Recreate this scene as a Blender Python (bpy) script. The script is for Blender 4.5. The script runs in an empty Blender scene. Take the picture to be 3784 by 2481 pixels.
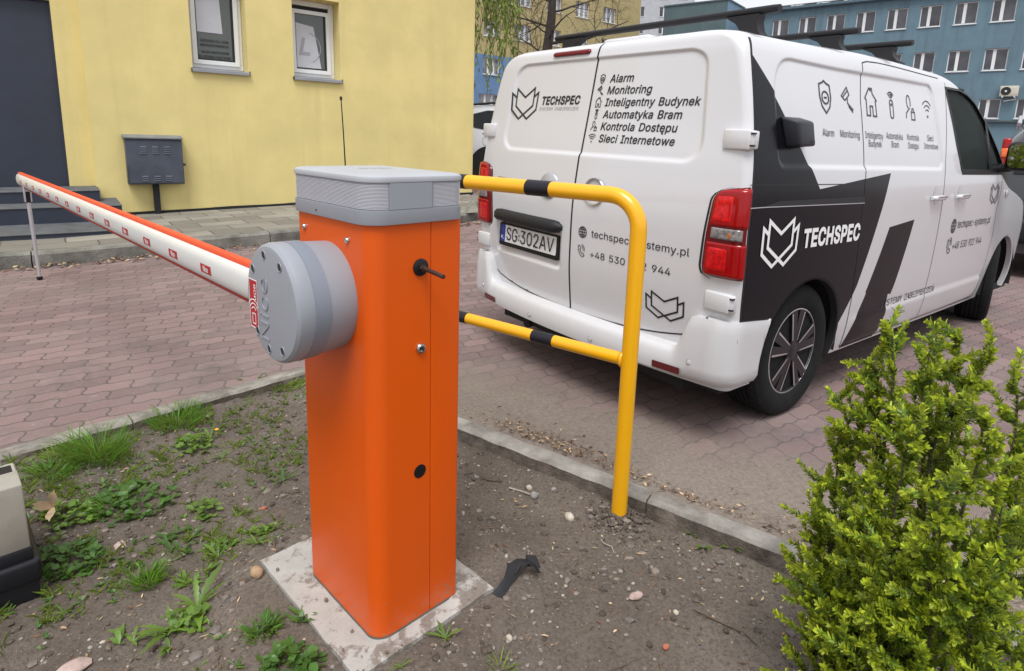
import bpy, bmesh, math, random
import numpy as np
from mathutils import Vector, Matrix, noise
from mathutils.geometry import delaunay_2d_cdt
random.seed(7); RNG = np.random.default_rng(7)
R = math.radians
S = bpy.context.scene
COL = S.collection

# ------------------------------------------------------------------ camera, world, sun, exposure
CAM_F, CAM_PITCH, CAM_ROLL, CAM_H = 2250.09, 0.193936, 0.032654, 1.3014
cd = bpy.data.cameras.new("camera"); cam = bpy.data.objects.new("camera", cd); COL.objects.link(cam)
fw = Vector((0, math.cos(CAM_PITCH), -math.sin(CAM_PITCH)))
up0 = Vector((0, math.sin(CAM_PITCH), math.cos(CAM_PITCH))); r0 = Vector((1, 0, 0))
rt = math.cos(CAM_ROLL)*r0 + math.sin(CAM_ROLL)*up0
up = -math.sin(CAM_ROLL)*r0 + math.cos(CAM_ROLL)*up0
cam.matrix_world = Matrix(((rt.x, up.x, -fw.x, 0), (rt.y, up.y, -fw.y, 0), (rt.z, up.z, -fw.z, CAM_H), (0, 0, 0, 1)))
cd.sensor_width = 36; cd.sensor_fit = 'HORIZONTAL'; cd.lens = CAM_F/3784*36
cd.shift_x = -35.66/3784; cd.shift_y = -285.25/3784
cd.clip_start = 0.05; cd.clip_end = 2000
S.camera = cam

SUN_EL, SUN_AZ = R(64), R(188)       # azimuth measured clockwise from +Y, as the sky texture does
w = bpy.data.worlds.new("World"); S.world = w; w.use_nodes = True
nt = w.node_tree; nt.nodes.clear()
sky = nt.nodes.new('ShaderNodeTexSky'); sky.sky_type = 'NISHITA'; sky.sun_disc = False
sky.sun_elevation = SUN_EL; sky.sun_rotation = SUN_AZ; sky.air_density = 1.0; sky.dust_density = 6.0; sky.ozone_density = 1.0
hs = nt.nodes.new('ShaderNodeHueSaturation'); hs.inputs['Saturation'].default_value = 0.42   # overcast: the blue is veiled
bg = nt.nodes.new('ShaderNodeBackground'); bg.inputs['Strength'].default_value = 0.108
wo = nt.nodes.new('ShaderNodeOutputWorld')
tc = nt.nodes.new('ShaderNodeTexCoord'); cn = nt.nodes.new('ShaderNodeTexNoise'); cn.inputs['Scale'].default_value = 2.2; cn.inputs['Detail'].default_value = 6
cr = nt.nodes.new('ShaderNodeValToRGB'); cr.color_ramp.elements[0].color = (7.4, 7.6, 8.1, 1); cr.color_ramp.elements[1].color = (9.6, 9.8, 10.2, 1); cr.color_ramp.elements[0].position = .3; cr.color_ramp.elements[1].position = .7
cm = nt.nodes.new('ShaderNodeMix'); cm.data_type = 'RGBA'; cm.inputs[0].default_value = .72      # cloud cover over the clear sky
nt.links.new(tc.outputs['Generated'], cn.inputs['Vector']); nt.links.new(cn.outputs[0], cr.inputs[0])
nt.links.new(sky.outputs[0], hs.inputs['Color']); nt.links.new(hs.outputs[0], cm.inputs[6]); nt.links.new(cr.outputs[0], cm.inputs[7]); nt.links.new(cm.outputs[2], bg.inputs['Color']); nt.links.new(bg.outputs[0], wo.inputs['Surface'])
sd = bpy.data.lights.new("sun", 'SUN'); sd.energy = 2.3; sd.angle = R(26); sd.color = (1, .985, .96)
so = bpy.data.objects.new("sun", sd); COL.objects.link(so)
sun_dir = Vector((math.sin(SUN_AZ)*math.cos(SUN_EL), math.cos(SUN_AZ)*math.cos(SUN_EL), math.sin(SUN_EL)))
so.rotation_euler = sun_dir.to_track_quat('Z', 'Y').to_euler()
vs = S.view_settings; vs.view_transform = 'Standard'; vs.look = 'None'; vs.exposure = 0.28; vs.gamma = 1

# ------------------------------------------------------------------ object helpers
def tag(o, label=None, cat=None, group=None, kind=None):
    for k, v in (('label', label), ('category', cat), ('group', group), ('kind', kind)):
        if v: o[k] = v
    return o
def thing(name, label, cat, loc=(0, 0, 0), rz=0, group=None, mat=None, parent=None):
    o = bpy.data.objects.new(name, None); COL.objects.link(o)
    if mat is not None: o.matrix_world = mat
    else: o.location = loc; o.rotation_euler = (0, 0, rz)
    if parent: o.parent = parent
    return tag(o, label, cat, group)
def copy_tree(o, parent=None):
    c = o.copy(); COL.objects.link(c); c.parent = parent
    for ch in list(o.children): copy_tree(ch, c)
    return c
def link_mesh(name, me, mats, parent=None, smooth=35):
    for m in (mats if isinstance(mats, (list, tuple)) else [mats]): me.materials.append(m)
    if smooth:
        me.polygons.foreach_set('use_smooth', [True]*len(me.polygons))
        if smooth < 180: me.set_sharp_from_angle(angle=R(smooth))
    me.update()
    o = bpy.data.objects.new(name, me); COL.objects.link(o)
    if parent: o.parent = parent
    return o
class MB:
    """collects shapes into one mesh"""
    def __init__(s): s.v = []; s.f = []; s.m = []
    def add(s, vs, fs, mi=0):
        b = len(s.v); s.v += [tuple(p) for p in vs]
        for f in fs: s.f.append(tuple(i+b for i in f)); s.m.append(mi)
        return s
    def box(s, x0, x1, y0, y1, z0, z1, mi=0):
        v = [(x, y, z) for z in (z0, z1) for y in (y0, y1) for x in (x0, x1)]
        return s.add(v, [(0, 2, 3, 1), (4, 5, 7, 6), (0, 1, 5, 4), (2, 6, 7, 3), (0, 4, 6, 2), (1, 3, 7, 5)], mi)
    def rbox(s, x0, x1, y0, y1, z0, z1, r=.01, seg=2, mi=0, M=None):
        bm = bmesh.new(); bmesh.ops.create_cube(bm, size=1)
        for v in bm.verts: v.co = Vector(((x0+x1)/2+v.co.x*(x1-x0), (y0+y1)/2+v.co.y*(y1-y0), (z0+z1)/2+v.co.z*(z1-z0)))
        bmesh.ops.bevel(bm, geom=bm.edges[:], offset=r, segments=seg, affect='EDGES', profile=.5)
        return s.bm(bm, mi, M)
    def bm(s, bm, mi=0, M=None):
        bm.verts.index_update()
        vs = [(M @ v.co if M else v.co)[:] for v in bm.verts]; fs = [[v.index for v in f.verts] for f in bm.faces]
        bm.free(); return s.add(vs, fs, mi)
    def loft(s, rings, closed=True, cap0=True, cap1=True, mi=0):
        n = len(rings[0]); vs = [p for r in rings for p in r]; fs = []
        for i in range(len(rings)-1):
            for j in range(n if closed else n-1):
                k = (j+1) % n; fs.append((i*n+j, i*n+k, (i+1)*n+k, (i+1)*n+j))
        if cap0: fs.append(tuple(range(n-1, -1, -1)))
        if cap1: fs.append(tuple((len(rings)-1)*n+j for j in range(n)))
        return s.add(vs, fs, mi)
    def prism(s, poly, z0, z1, mi=0, M=None):
        r = [[Vector((x, y, z)) for x, y in poly] for z in (z0, z1)]
        if M: r = [[M @ p for p in q] for q in r]
        return s.loft(r, mi=mi)
    def tube(s, path, rad, n=10, caps=True, mi=0, flat=1.0):
        path = [Vector(p) for p in path]; N = len(path); rings = []
        rr = rad if isinstance(rad, (list, tuple)) else [rad]*N
        prev = None
        for i, p in enumerate(path):
            t = (path[min(i+1, N-1)]-path[max(i-1, 0)]).normalized()
            if prev is None:
                a = Vector((0, 0, 1)) if abs(t.z) < .9 else Vector((1, 0, 0)); x = t.cross(a).normalized()
            else: x = (prev - t*prev.dot(t)).normalized()
            prev = x; y = t.cross(x)
            rings.append([p + (x*math.cos(a)+y*math.sin(a)*flat)*rr[i] for a in (2*math.pi*k/n for k in range(n))])
        return s.loft(rings, cap0=caps, cap1=caps, mi=mi)
    def lathe(s, prof, n=32, M=None, mi=0, closed_prof=False):
        """prof: (r, h) pairs turned about the local z axis"""
        rings = [[Vector((r*math.cos(a), r*math.sin(a), h)) for a in (2*math.pi*k/n for k in range(n))] for r, h in prof]
        if closed_prof: rings.append(rings[0])
        if M: rings = [[M @ p for p in q] for q in rings]
        return s.loft(rings, cap0=not closed_prof and prof[0][0] > 1e-6, cap1=not closed_prof and prof[-1][0] > 1e-6, mi=mi)
    def blob(s, c, rx, ry, rz, n=1, jit=.15, mi=0, seed=0):
        bm = bmesh.new(); bmesh.ops.create_icosphere(bm, subdivisions=n, radius=1); rs = random.Random(seed)
        M = Matrix.Translation(c) @ Matrix.Rotation(rs.random()*6.3, 4, 'Z')
        for v in bm.verts: v.co = Vector((v.co.x*rx, v.co.y*ry, v.co.z*rz))*(1+rs.uniform(-jit, jit))
        return s.bm(bm, mi, M)
    def build(s, name, mats, parent=None, smooth=35):
        me = bpy.data.meshes.new(name); me.from_pydata(s.v, [], s.f)
        if any(s.m): me.polygons.foreach_set('material_index', s.m)
        me.update()
        return link_mesh(name, me, mats, parent, smooth)
def grid_mesh(name, P, mats, parent=None, smooth=180, mask=None, flip=False):
    """P: (n, m, 3) array -> quad mesh, keeping only masked faces"""
    n, m = P.shape[:2]; idx = np.arange(n*m).reshape(n, m)
    q = np.stack([idx[:-1, :-1], idx[1:, :-1], idx[1:, 1:], idx[:-1, 1:]], -1)
    if flip: q = q[..., ::-1]
    q = q[mask] if mask is not None else q.reshape(-1, 4)
    used = np.unique(q); re = np.full(n*m, -1); re[used] = np.arange(len(used)); q = re[q]
    V = P.reshape(-1, 3)[used]
    me = bpy.data.meshes.new(name); me.vertices.add(len(V)); me.vertices.foreach_set('co', V.ravel().astype(np.float32))
    me.loops.add(q.size); me.loops.foreach_set('vertex_index', q.ravel().astype(np.int32))
    me.polygons.add(len(q)); me.polygons.foreach_set('loop_start', np.arange(0, q.size, 4, dtype=np.int32))
    me.update(calc_edges=True)
    return link_mesh(name, me, mats, parent, smooth)
def rrect(x0, x1, y0, y1, r, n=6):
    if not isinstance(r, (list, tuple)): r = [r]*4
    out = []
    for (cx, cy, a0), q in zip(((x1, y1, 0), (x0, y1, 90), (x0, y0, 180), (x1, y0, 270)), r):
        sx = -1 if cx == x1 else 1; sy = -1 if cy == y1 else 1
        for k in range(n+1):
            a = R(a0+90*k/n); out.append((cx+sx*q+q*math.cos(a), cy+sy*q+q*math.sin(a)))
    return out
def circle(cx, cy, r, n=20): return [(cx+r*math.cos(2*math.pi*k/n), cy+r*math.sin(2*math.pi*k/n)) for k in range(n)]

# glyph outlines: character -> (advance, loops) in thousandths of the font size
GLYPHS = {
'+': (453, '61,226 61,172 198,172 198,34 255,34 255,172 391,172 391,226 255,226 255,364 198,364 198,226'),
'-': (453, '114,188 337,188 337,244 114,244'),
'.': (188, '141,41 140,53 135,64 128,73 118,81 107,85 95,87 83,85 73,81 63,73 55,64 51,53 50,41 51,29 55,18 63,9 73,1 83,-3 95,-4 107,-3 118,1 128,9 135,18 140,29'),
'0': (453, '320,116 306,92 290,74 271,60 250,52 227,50 203,52 182,60 163,74 147,92 134,116 123,144 115,176 111,213 109,254 111,295 115,332 123,365 134,393 147,416 163,435 182,449 203,457 227,460 250,457 271,449 290,435 306,416 320,393 330,365 338,332 342,295 344,254 342,213 338,176 330,144;227,516 191,512 159,502 130,484 106,461 85,431 69,395 57,353 50,306 48,254 50,202 57,155 69,113 85,77 105,48 130,24 158,7 191,-3 227,-7 263,-3 295,7 323,24 348,48 368,77 384,113 396,155 403,202 405,254 403,306 396,353 384,395 368,431 348,461 323,484 295,502 262,512'),
'2': (453, '281,507 254,513 225,516 196,513 168,507 143,496 121,482 102,464 86,442 75,418 68,391 66,362 127,362 128,381 132,398 139,413 148,427 159,438 172,447 188,454 205,458 224,460 241,458 258,455 273,449 287,441 298,431 308,419 315,405 319,389 320,371 319,356 316,341 311,327 303,312 294,298 282,282 268,266 252,248 234,229 64,47 64,0 389,0 389,57 153,57 153,60 267,180 294,209 317,235 336,259 351,280 363,299 371,318 377,336 380,354 381,372 379,398 372,423 361,445 346,465 328,482 306,497'),
'3': (453, '288,452 288,448 157,299 157,248 201,248 229,246 254,241 275,234 292,223 306,211 316,196 323,180 328,163 329,145 328,125 323,108 315,93 304,80 291,69 275,61 258,55 239,51 219,50 200,51 182,54 165,59 150,66 137,76 126,87 118,100 112,115 109,132 44,132 48,104 57,79 70,57 88,38 108,22 133,10 159,1 188,-5 218,-7 251,-5 281,2 309,12 333,27 354,45 370,66 383,90 390,116 393,145 391,173 383,198 371,222 354,244 333,262 308,276 279,286 247,290 221,289 372,461 372,509 70,509 70,452'),
'4': (453, '109,166 311,509 247,509 40,158 40,105 282,105 282,0 343,0 343,105 413,105 413,163 343,163 343,318 282,318 282,163 109,163'),
'5': (453, '152,262 167,268 184,273 201,276 218,277 238,275 257,270 275,262 290,251 303,237 314,221 321,203 326,183 328,162 326,141 322,122 314,104 304,89 291,75 276,64 259,56 241,51 221,50 204,51 188,54 173,60 160,68 148,78 138,89 130,102 125,115 122,130 60,130 63,105 71,82 83,60 99,41 118,25 140,11 165,1 192,-5 221,-7 253,-4 282,3 309,15 332,32 352,52 369,76 381,102 388,132 391,163 390,187 386,210 379,231 370,251 358,269 345,285 330,299 313,311 294,321 274,328 252,332 229,334 212,333 194,330 178,325 162,318 148,311 136,301 134,301 151,452 366,452 366,509 96,509 67,253 128,246 139,255'),
'8': (453, '117,121 115,139 117,157 122,173 130,189 140,202 154,213 169,223 187,230 206,234 226,235 247,234 265,230 283,223 298,213 312,202 322,189 330,173 335,157 337,139 335,121 331,106 323,91 313,79 300,69 285,60 267,54 248,50 226,49 205,50 185,54 167,60 152,69 139,79 129,91 121,106;153,265 134,260 117,252 101,241 87,228 75,212 65,195 58,176 53,156 52,135 54,109 62,84 74,62 91,42 111,25 136,11 163,1 193,-5 226,-7 259,-5 289,1 317,11 341,25 362,42 378,62 391,84 398,109 401,135 399,156 395,176 387,195 377,212 365,228 351,241 335,252 319,260 300,265 300,267 323,276 343,289 359,308 372,330 379,354 382,380 379,405 373,429 361,450 346,469 328,485 306,498 282,508 255,514 226,516 197,514 170,508 146,498 124,485 106,469 90,450 79,429 73,405 70,380 73,354 80,330 93,308 109,289 129,276 153,267;138,407 145,420 153,432 164,442 177,449 192,455 208,459 226,460 244,459 260,455 275,449 288,442 299,432 308,420 314,407 318,392 319,376 318,359 314,344 307,330 298,318 287,308 274,300 260,294 244,291 226,290 209,291 193,294 178,300 165,308 154,318 145,330 138,344 134,359 133,376 134,392'),
'9': (453, '101,459 85,436 73,411 66,382 64,352 66,321 72,294 83,269 98,247 116,229 137,214 161,203 188,197 218,195 232,195 245,198 257,202 268,207 278,213 130,0 200,0 315,168 340,207 359,240 373,270 382,296 387,322 389,347 387,378 380,408 368,434 352,458 333,478 310,494 285,506 256,513 226,516 196,513 168,506 143,494 120,479;293,435 305,422 314,407 322,390 326,371 327,350 326,330 322,312 314,295 305,280 293,267 279,257 263,249 245,245 226,243 207,245 190,250 174,257 160,268 148,280 138,295 131,313 127,331 125,352 127,372 131,390 138,407 148,423 160,435 174,446 190,454 207,459 226,460 245,459 263,454 279,446'),
'A': (480, '191,302 197,322 204,345 213,371 222,402 233,437 239,456 244,438 255,402 264,372 272,346 280,323 287,302 324,199 154,199;344,142 395,0 463,0 276,509 201,509 16,0 85,0 135,142'),
'B': (456, '245,57 125,57 125,231 248,231 269,229 289,225 306,218 320,209 333,197 342,184 350,169 354,153 355,137 353,115 344,96 330,80 309,67 281,60;343,278 356,286 368,295 378,307 387,320 393,336 397,353 398,374 396,398 390,421 381,442 367,461 350,477 329,491 304,501 274,507 241,509 60,509 60,0 247,0 284,2 317,8 344,18 368,31 386,48 400,67 410,88 416,111 418,136 416,161 411,184 402,203 391,220 378,234 363,245 347,254 331,260 315,262 315,267 329,272;240,452 270,449 294,442 313,429 326,412 333,393 336,372 335,355 330,340 323,326 314,314 302,304 288,296 273,290 256,287 238,285 125,285 125,452'),
'C': (510, '300,453 315,449 330,444 344,437 357,428 369,418 380,407 389,395 397,380 404,365 408,348 473,348 467,373 459,397 448,418 435,438 419,456 402,471 383,485 362,496 340,504 317,511 293,514 267,516 225,512 186,501 150,484 119,459 92,429 70,393 53,352 44,305 40,254 44,203 53,157 70,115 92,79 119,49 150,25 186,7 225,-3 267,-7 293,-6 317,-2 341,5 363,13 383,24 402,38 420,53 435,71 448,91 459,112 467,135 473,160 408,160 404,144 397,128 389,114 380,102 369,90 357,81 344,72 330,65 315,60 300,56 284,54 267,53 237,56 210,63 184,76 161,94 141,117 125,145 113,177 106,213 103,254 106,295 113,332 125,364 141,391 161,414 184,432 209,445 237,453 267,456 284,455'),
'D': (502, '268,3 312,14 351,31 384,54 411,83 433,119 449,159 458,205 462,255 458,306 449,351 433,391 412,426 385,455 353,478 315,495 273,505 225,509 125,509 93,509 60,509 60,0 96,0 125,0 219,0;320,428 344,410 364,388 379,361 390,329 397,294 399,255 397,216 390,181 379,149 363,122 343,99 318,81 288,68 254,60 215,57 125,57 125,452 221,452 258,449 291,441'),
'E': (419, '125,452 372,452 372,509 60,509 60,0 375,0 375,57 125,57 125,229 355,229 355,286 125,286'),
'G': (520, '300,453 315,448 330,443 344,436 356,427 368,417 378,406 387,393 395,379 402,365 408,349 474,349 468,373 460,395 449,416 436,436 421,453 403,469 384,483 363,494 340,504 316,510 291,514 265,516 223,512 184,501 149,484 117,459 91,429 69,393 53,352 43,305 40,254 43,203 53,157 69,116 91,79 118,49 149,25 185,7 225,-3 269,-7 308,-4 344,5 377,19 406,38 431,62 451,91 466,124 475,160 478,200 478,256 283,256 283,199 415,199 413,173 407,147 396,123 382,102 365,85 345,71 322,61 296,55 269,53 238,56 210,63 184,76 161,95 141,117 125,145 113,177 106,213 103,254 106,295 113,332 125,364 141,392 160,414 183,432 209,445 236,453 265,456 283,455'),
'H': (517, '392,289 125,289 125,509 60,509 60,0 125,0 125,232 392,232 392,0 457,0 457,509 392,509'),
'I': (300, '31,452 118,452 118,57 31,57 31,0 269,0 269,57 183,57 183,452 269,452 269,509 31,509'),
'J': (396, '248,74 230,61 209,53 185,50 160,53 139,61 122,74 108,93 100,117 98,145 98,173 33,173 33,145 38,100 52,63 75,33 106,11 143,-2 185,-7 227,-2 263,11 294,33 318,63 332,100 336,145 336,509 272,509 272,145 269,117 261,93'),
'K': (467, '60,0 125,0 125,167 198,245 372,0 449,0 243,288 448,509 364,509 212,344 199,331 187,317 174,303 162,289 151,275 139,261 128,246 124,242 125,334 125,509 60,509'),
'L': (393, '125,509 60,509 60,0 361,0 361,57 125,57'),
'M': (628, '120,401 120,416 120,430 119,436 124,424 129,408 134,392 140,376 145,361 150,347 155,333 159,321 163,310 167,300 170,291 286,0 342,0 456,291 459,300 463,310 467,322 472,335 477,348 482,363 487,378 492,393 498,409 503,425 507,437 506,428 506,413 506,398 505,383 505,369 505,354 505,340 504,327 504,314 504,302 504,291 504,0 568,0 568,509 476,509 352,187 349,179 346,169 342,158 338,146 334,134 330,121 326,108 322,95 318,83 315,73 311,84 307,97 303,110 299,123 295,135 291,147 287,159 284,170 280,179 277,187 152,509 60,509 60,0 122,0 122,291 122,302 122,315 122,328 121,342 121,357 121,372 121,386'),
'N': (523, '123,363 122,384 121,406 120,429 120,430 123,425 136,402 148,381 159,363 168,346 177,331 186,317 194,303 202,290 387,0 463,0 463,509 399,509 399,195 399,184 399,171 399,157 399,142 400,126 401,108 402,90 403,78 396,90 388,107 379,122 371,137 363,151 355,163 349,174 343,183 136,509 60,509 60,0 125,0 125,291 125,301 125,313 124,328 124,345'),
'O': (533, '392,116 372,94 349,76 324,63 296,55 267,53 237,55 210,63 184,76 161,94 142,117 125,144 113,176 106,213 103,254 106,295 113,332 125,364 142,392 161,415 184,433 210,445 237,453 267,456 296,453 324,446 349,433 372,415 392,392 408,365 420,332 428,295 430,254 428,213 420,176 408,144;267,516 225,512 186,501 150,484 119,459 92,429 70,393 53,352 44,305 40,254 44,203 53,157 70,115 92,79 119,49 150,25 186,7 225,-3 267,-7 309,-3 348,7 384,25 415,49 442,79 464,115 480,157 490,203 493,254 490,305 480,352 464,393 442,429 415,459 384,484 348,501 309,512'),
'P': (445, '232,452 257,451 279,446 297,439 312,428 324,416 333,402 339,385 343,367 344,348 343,328 339,310 333,294 324,279 312,266 297,256 279,248 257,244 233,242 125,242 125,452;305,195 332,207 356,223 375,243 390,265 400,291 407,318 409,348 407,377 400,404 390,430 375,452 356,471 332,487 305,499 272,506 235,509 60,509 60,0 125,0 125,186 235,186 272,188'),
'R': (449, '233,452 258,451 279,446 298,440 313,430 325,419 334,405 340,389 344,371 345,352 344,333 340,316 334,300 325,287 313,276 298,267 280,260 258,256 234,255 125,255 125,452;390,271 401,296 407,323 409,352 407,381 401,408 390,433 376,455 356,473 333,489 305,500 273,506 236,509 60,509 60,0 125,0 125,198 236,198 247,198 353,0 428,0 313,210 333,217 356,232 376,250'),
'S': (447, '384,213 372,226 359,238 344,248 328,256 312,264 295,270 279,275 264,279 212,293 198,297 184,302 169,308 155,315 142,324 131,334 122,345 117,359 115,376 117,391 121,405 129,418 139,430 152,440 167,448 185,454 204,457 225,459 254,456 280,449 302,437 320,421 332,402 337,378 401,378 398,403 390,427 377,449 360,468 340,484 316,498 289,508 259,514 227,516 195,514 165,508 138,498 113,484 92,468 75,448 62,425 54,400 52,372 56,341 67,313 86,289 112,269 145,253 184,239 245,222 263,217 280,211 296,205 310,197 322,189 332,179 340,168 344,154 346,139 344,122 338,106 329,92 317,79 303,69 286,60 267,54 246,50 224,49 204,50 185,53 166,59 150,66 136,76 123,88 114,102 108,118 104,137 38,137 42,109 51,83 64,60 81,40 102,23 128,9 156,-1 188,-7 224,-9 261,-7 294,0 323,11 349,25 370,43 386,64 399,87 406,112 408,139 407,161 402,180 395,198'),
'T': (449, '32,452 193,452 193,0 257,0 257,452 417,452 417,509 32,509'),
'V': (480, '463,509 395,509 290,206 283,187 276,165 267,138 257,107 247,71 241,53 236,71 225,106 215,137 207,164 199,187 192,206 84,509 16,509 204,0 278,0'),
'W': (686, '510,145 506,128 503,111 499,94 495,76 493,63 490,76 486,94 482,111 478,128 474,145 470,162 466,179 462,196 380,509 306,509 224,196 220,179 215,162 211,145 207,128 203,111 200,94 196,76 193,61 190,76 187,94 183,111 179,128 175,145 172,162 167,179 163,196 82,509 16,509 155,0 230,0 318,323 324,347 330,371 335,395 340,420 343,436 346,417 351,391 357,368 362,345 368,323 455,0 530,0 670,509 603,509 523,196 519,179 515,162'),
'Y': (472, '381,509 280,344 270,327 260,310 251,293 242,275 237,262 231,274 222,292 213,309 203,327 192,344 91,509 16,509 203,208 203,0 268,0 268,208 455,509'),
'Z': (438, '397,509 40,509 40,452 223,452 244,452 265,452 285,452 306,453 323,453 318,446 306,431 295,415 284,400 273,385 42,46 42,0 399,0 399,57 214,57 193,57 173,57 152,57 131,56 115,55 122,65 134,81 146,97 157,113 169,129 397,462'),
'a': (389, '267,184 272,187 276,190 276,138 274,122 270,108 263,93 254,80 242,68 228,59 211,51 192,47 170,45 156,46 142,48 130,52 119,57 109,64 102,72 96,82 93,93 92,105 93,118 97,130 103,139 112,147 122,153 134,159 147,163 161,166 175,168 182,169 191,170 200,171 210,173 221,174 231,176 241,178 251,180 259,182;125,211 108,206 92,200 78,193 64,184 53,174 43,161 36,146 32,128 30,108 32,84 38,63 48,45 60,29 76,15 94,5 115,-3 137,-7 160,-9 181,-7 199,-4 215,1 229,8 242,16 252,25 260,34 267,43 272,52 277,52 277,0 337,0 337,251 335,278 330,301 322,320 312,336 300,350 286,360 271,369 255,375 239,379 223,382 208,384 194,384 173,383 153,380 133,375 114,368 95,358 79,346 64,331 51,313 41,291 100,274 104,283 110,292 118,301 127,309 137,316 149,322 163,327 178,330 196,331 212,330 227,327 240,322 251,315 260,307 267,297 272,285 275,272 276,257 276,255 274,246 271,240 265,235 257,231 247,229 234,227 218,225 200,223 178,220 161,217 143,214'),
'c': (396, '231,328 242,325 252,321 261,316 270,311 278,304 284,297 290,289 295,281 300,272 303,262 362,277 356,293 349,308 340,322 330,335 318,346 305,356 291,364 276,371 260,377 243,381 226,384 207,384 174,382 144,374 117,360 93,341 72,318 56,291 44,260 37,225 34,187 37,150 44,116 56,85 72,58 93,35 117,16 144,3 174,-5 207,-8 226,-7 244,-5 261,-1 277,5 292,12 306,21 319,32 331,43 341,56 350,70 357,86 363,102 304,117 301,107 297,98 292,89 285,80 279,73 271,66 262,60 253,55 243,52 232,49 220,47 207,46 184,49 163,55 145,66 130,80 118,97 108,117 102,139 98,163 96,187 98,212 102,236 108,258 118,278 130,296 145,310 163,321 184,328 207,330 220,329'),
'd': (424, '236,-3 252,4 266,12 277,21 287,31 295,41 301,50 307,59 313,59 313,0 372,0 372,509 311,509 311,319 306,319 301,327 295,336 287,346 278,355 267,364 253,373 237,379 218,383 196,384 165,382 137,374 112,361 89,342 70,320 55,293 43,261 36,227 34,189 36,151 43,116 55,84 70,57 89,34 111,16 137,3 165,-6 195,-8 217,-7;182,49 162,55 145,66 130,80 118,97 109,117 102,139 98,163 96,189 98,215 102,239 108,261 118,281 130,298 145,311 162,322 182,328 205,330 227,328 246,322 263,312 278,299 290,282 300,263 306,241 310,216 312,189 310,162 306,138 299,115 290,95 278,78 263,65 246,55 226,49 205,47'),
'e': (404, '263,314 277,301 288,286 298,269 304,248 308,226 309,221 97,221 97,231 102,251 109,270 119,286 131,301 146,313 164,323 183,328 205,330 227,328 246,323;205,384 172,382 142,373 115,359 91,340 71,317 55,290 44,258 36,224 34,187 37,150 44,116 56,85 72,58 92,35 117,16 145,3 177,-5 212,-8 237,-7 261,-3 283,4 302,14 320,26 335,39 348,55 358,72 365,91 306,105 300,93 294,82 285,73 276,65 265,58 254,53 241,49 227,47 212,46 190,48 169,53 151,61 135,73 121,88 110,106 102,127 98,151 96,169 371,169 371,194 370,227 365,256 357,282 347,305 334,324 319,341 303,355 285,366 266,374 246,380 226,383'),
'g': (425, '163,322 182,328 205,330 227,328 247,322 264,312 279,299 291,283 300,264 307,242 311,219 312,193 311,166 307,142 300,121 290,103 278,87 264,75 246,66 227,61 205,59 183,61 163,66 145,76 131,88 118,104 109,123 102,144 98,167 96,193 98,218 102,241 109,262 118,282 130,298 145,312;187,-96 169,-93 154,-88 142,-82 131,-74 122,-66 114,-57 107,-49 101,-41 51,-69 59,-84 70,-97 82,-110 97,-122 114,-132 134,-140 156,-146 180,-149 207,-151 237,-149 265,-144 291,-136 314,-124 334,-109 350,-90 363,-67 370,-40 372,-9 372,379 313,379 313,319 308,319 302,327 296,336 288,346 279,356 267,365 253,373 237,379 218,383 196,384 166,382 138,374 112,361 90,342 71,320 55,293 43,263 36,229 34,191 36,154 43,120 55,90 71,65 90,43 113,27 138,14 165,7 195,5 217,6 236,10 252,16 266,23 277,32 287,41 294,51 301,60 306,68 311,68 311,-6 308,-34 298,-58 282,-75 261,-87 236,-95 207,-97'),
'h': (410, '341,321 328,340 313,356 295,369 275,377 252,383 227,384 200,382 175,374 152,362 132,344 116,319 114,314 114,509 53,509 53,0 114,0 114,227 115,248 119,266 126,283 136,297 147,308 161,317 176,324 192,328 210,329 235,326 256,318 273,304 286,286 293,263 296,235 296,0 357,0 357,240 355,271 350,298'),
'i': (167, '105,518 95,522 84,524 73,522 63,518 54,512 47,504 43,494 41,483 43,472 47,463 54,455 63,448 73,444 84,443 95,444 105,448 114,455 121,463 125,472 126,483 125,494 121,504 114,512;53,379 53,0 114,0 114,379'),
'k': (381, '360,379 284,379 121,212 114,212 114,509 53,509 53,0 114,0 114,140 154,178 294,0 372,0 201,217'),
'l': (189, '160,53 157,52 152,52 146,52 135,53 126,57 120,62 117,71 114,83 114,99 114,509 53,509 53,84 55,59 62,37 74,20 91,8 112,0 139,-2 147,-2 154,-2 162,-1 169,0 175,1 181,3 170,54 167,54 164,53'),
'm': (610, '496,254 496,0 557,0 557,255 555,283 550,307 541,328 529,346 514,361 497,372 478,380 458,385 437,386 417,385 398,381 381,375 364,366 350,356 337,343 326,329 318,312 317,309 314,320 303,342 287,361 268,375 245,383 219,386 203,385 187,382 172,376 158,368 144,358 132,346 122,331 114,314 112,310 112,379 53,379 53,0 114,0 114,238 115,257 119,274 126,289 135,302 145,312 158,320 171,326 185,329 199,330 220,328 238,322 253,311 265,297 272,280 274,260 274,0 335,0 335,247 336,263 340,277 345,290 353,302 363,312 374,320 387,326 402,329 419,330 438,329 456,323 473,313 485,298 493,279'),
'n': (410, '341,321 328,340 313,356 295,369 275,377 252,383 227,384 200,382 175,374 152,362 132,344 116,319 112,310 112,379 53,379 53,0 114,0 114,227 115,248 119,266 126,283 136,297 147,308 161,317 176,324 192,328 210,329 235,326 256,318 273,304 286,286 293,263 296,235 296,0 357,0 357,240 355,271 350,298'),
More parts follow.
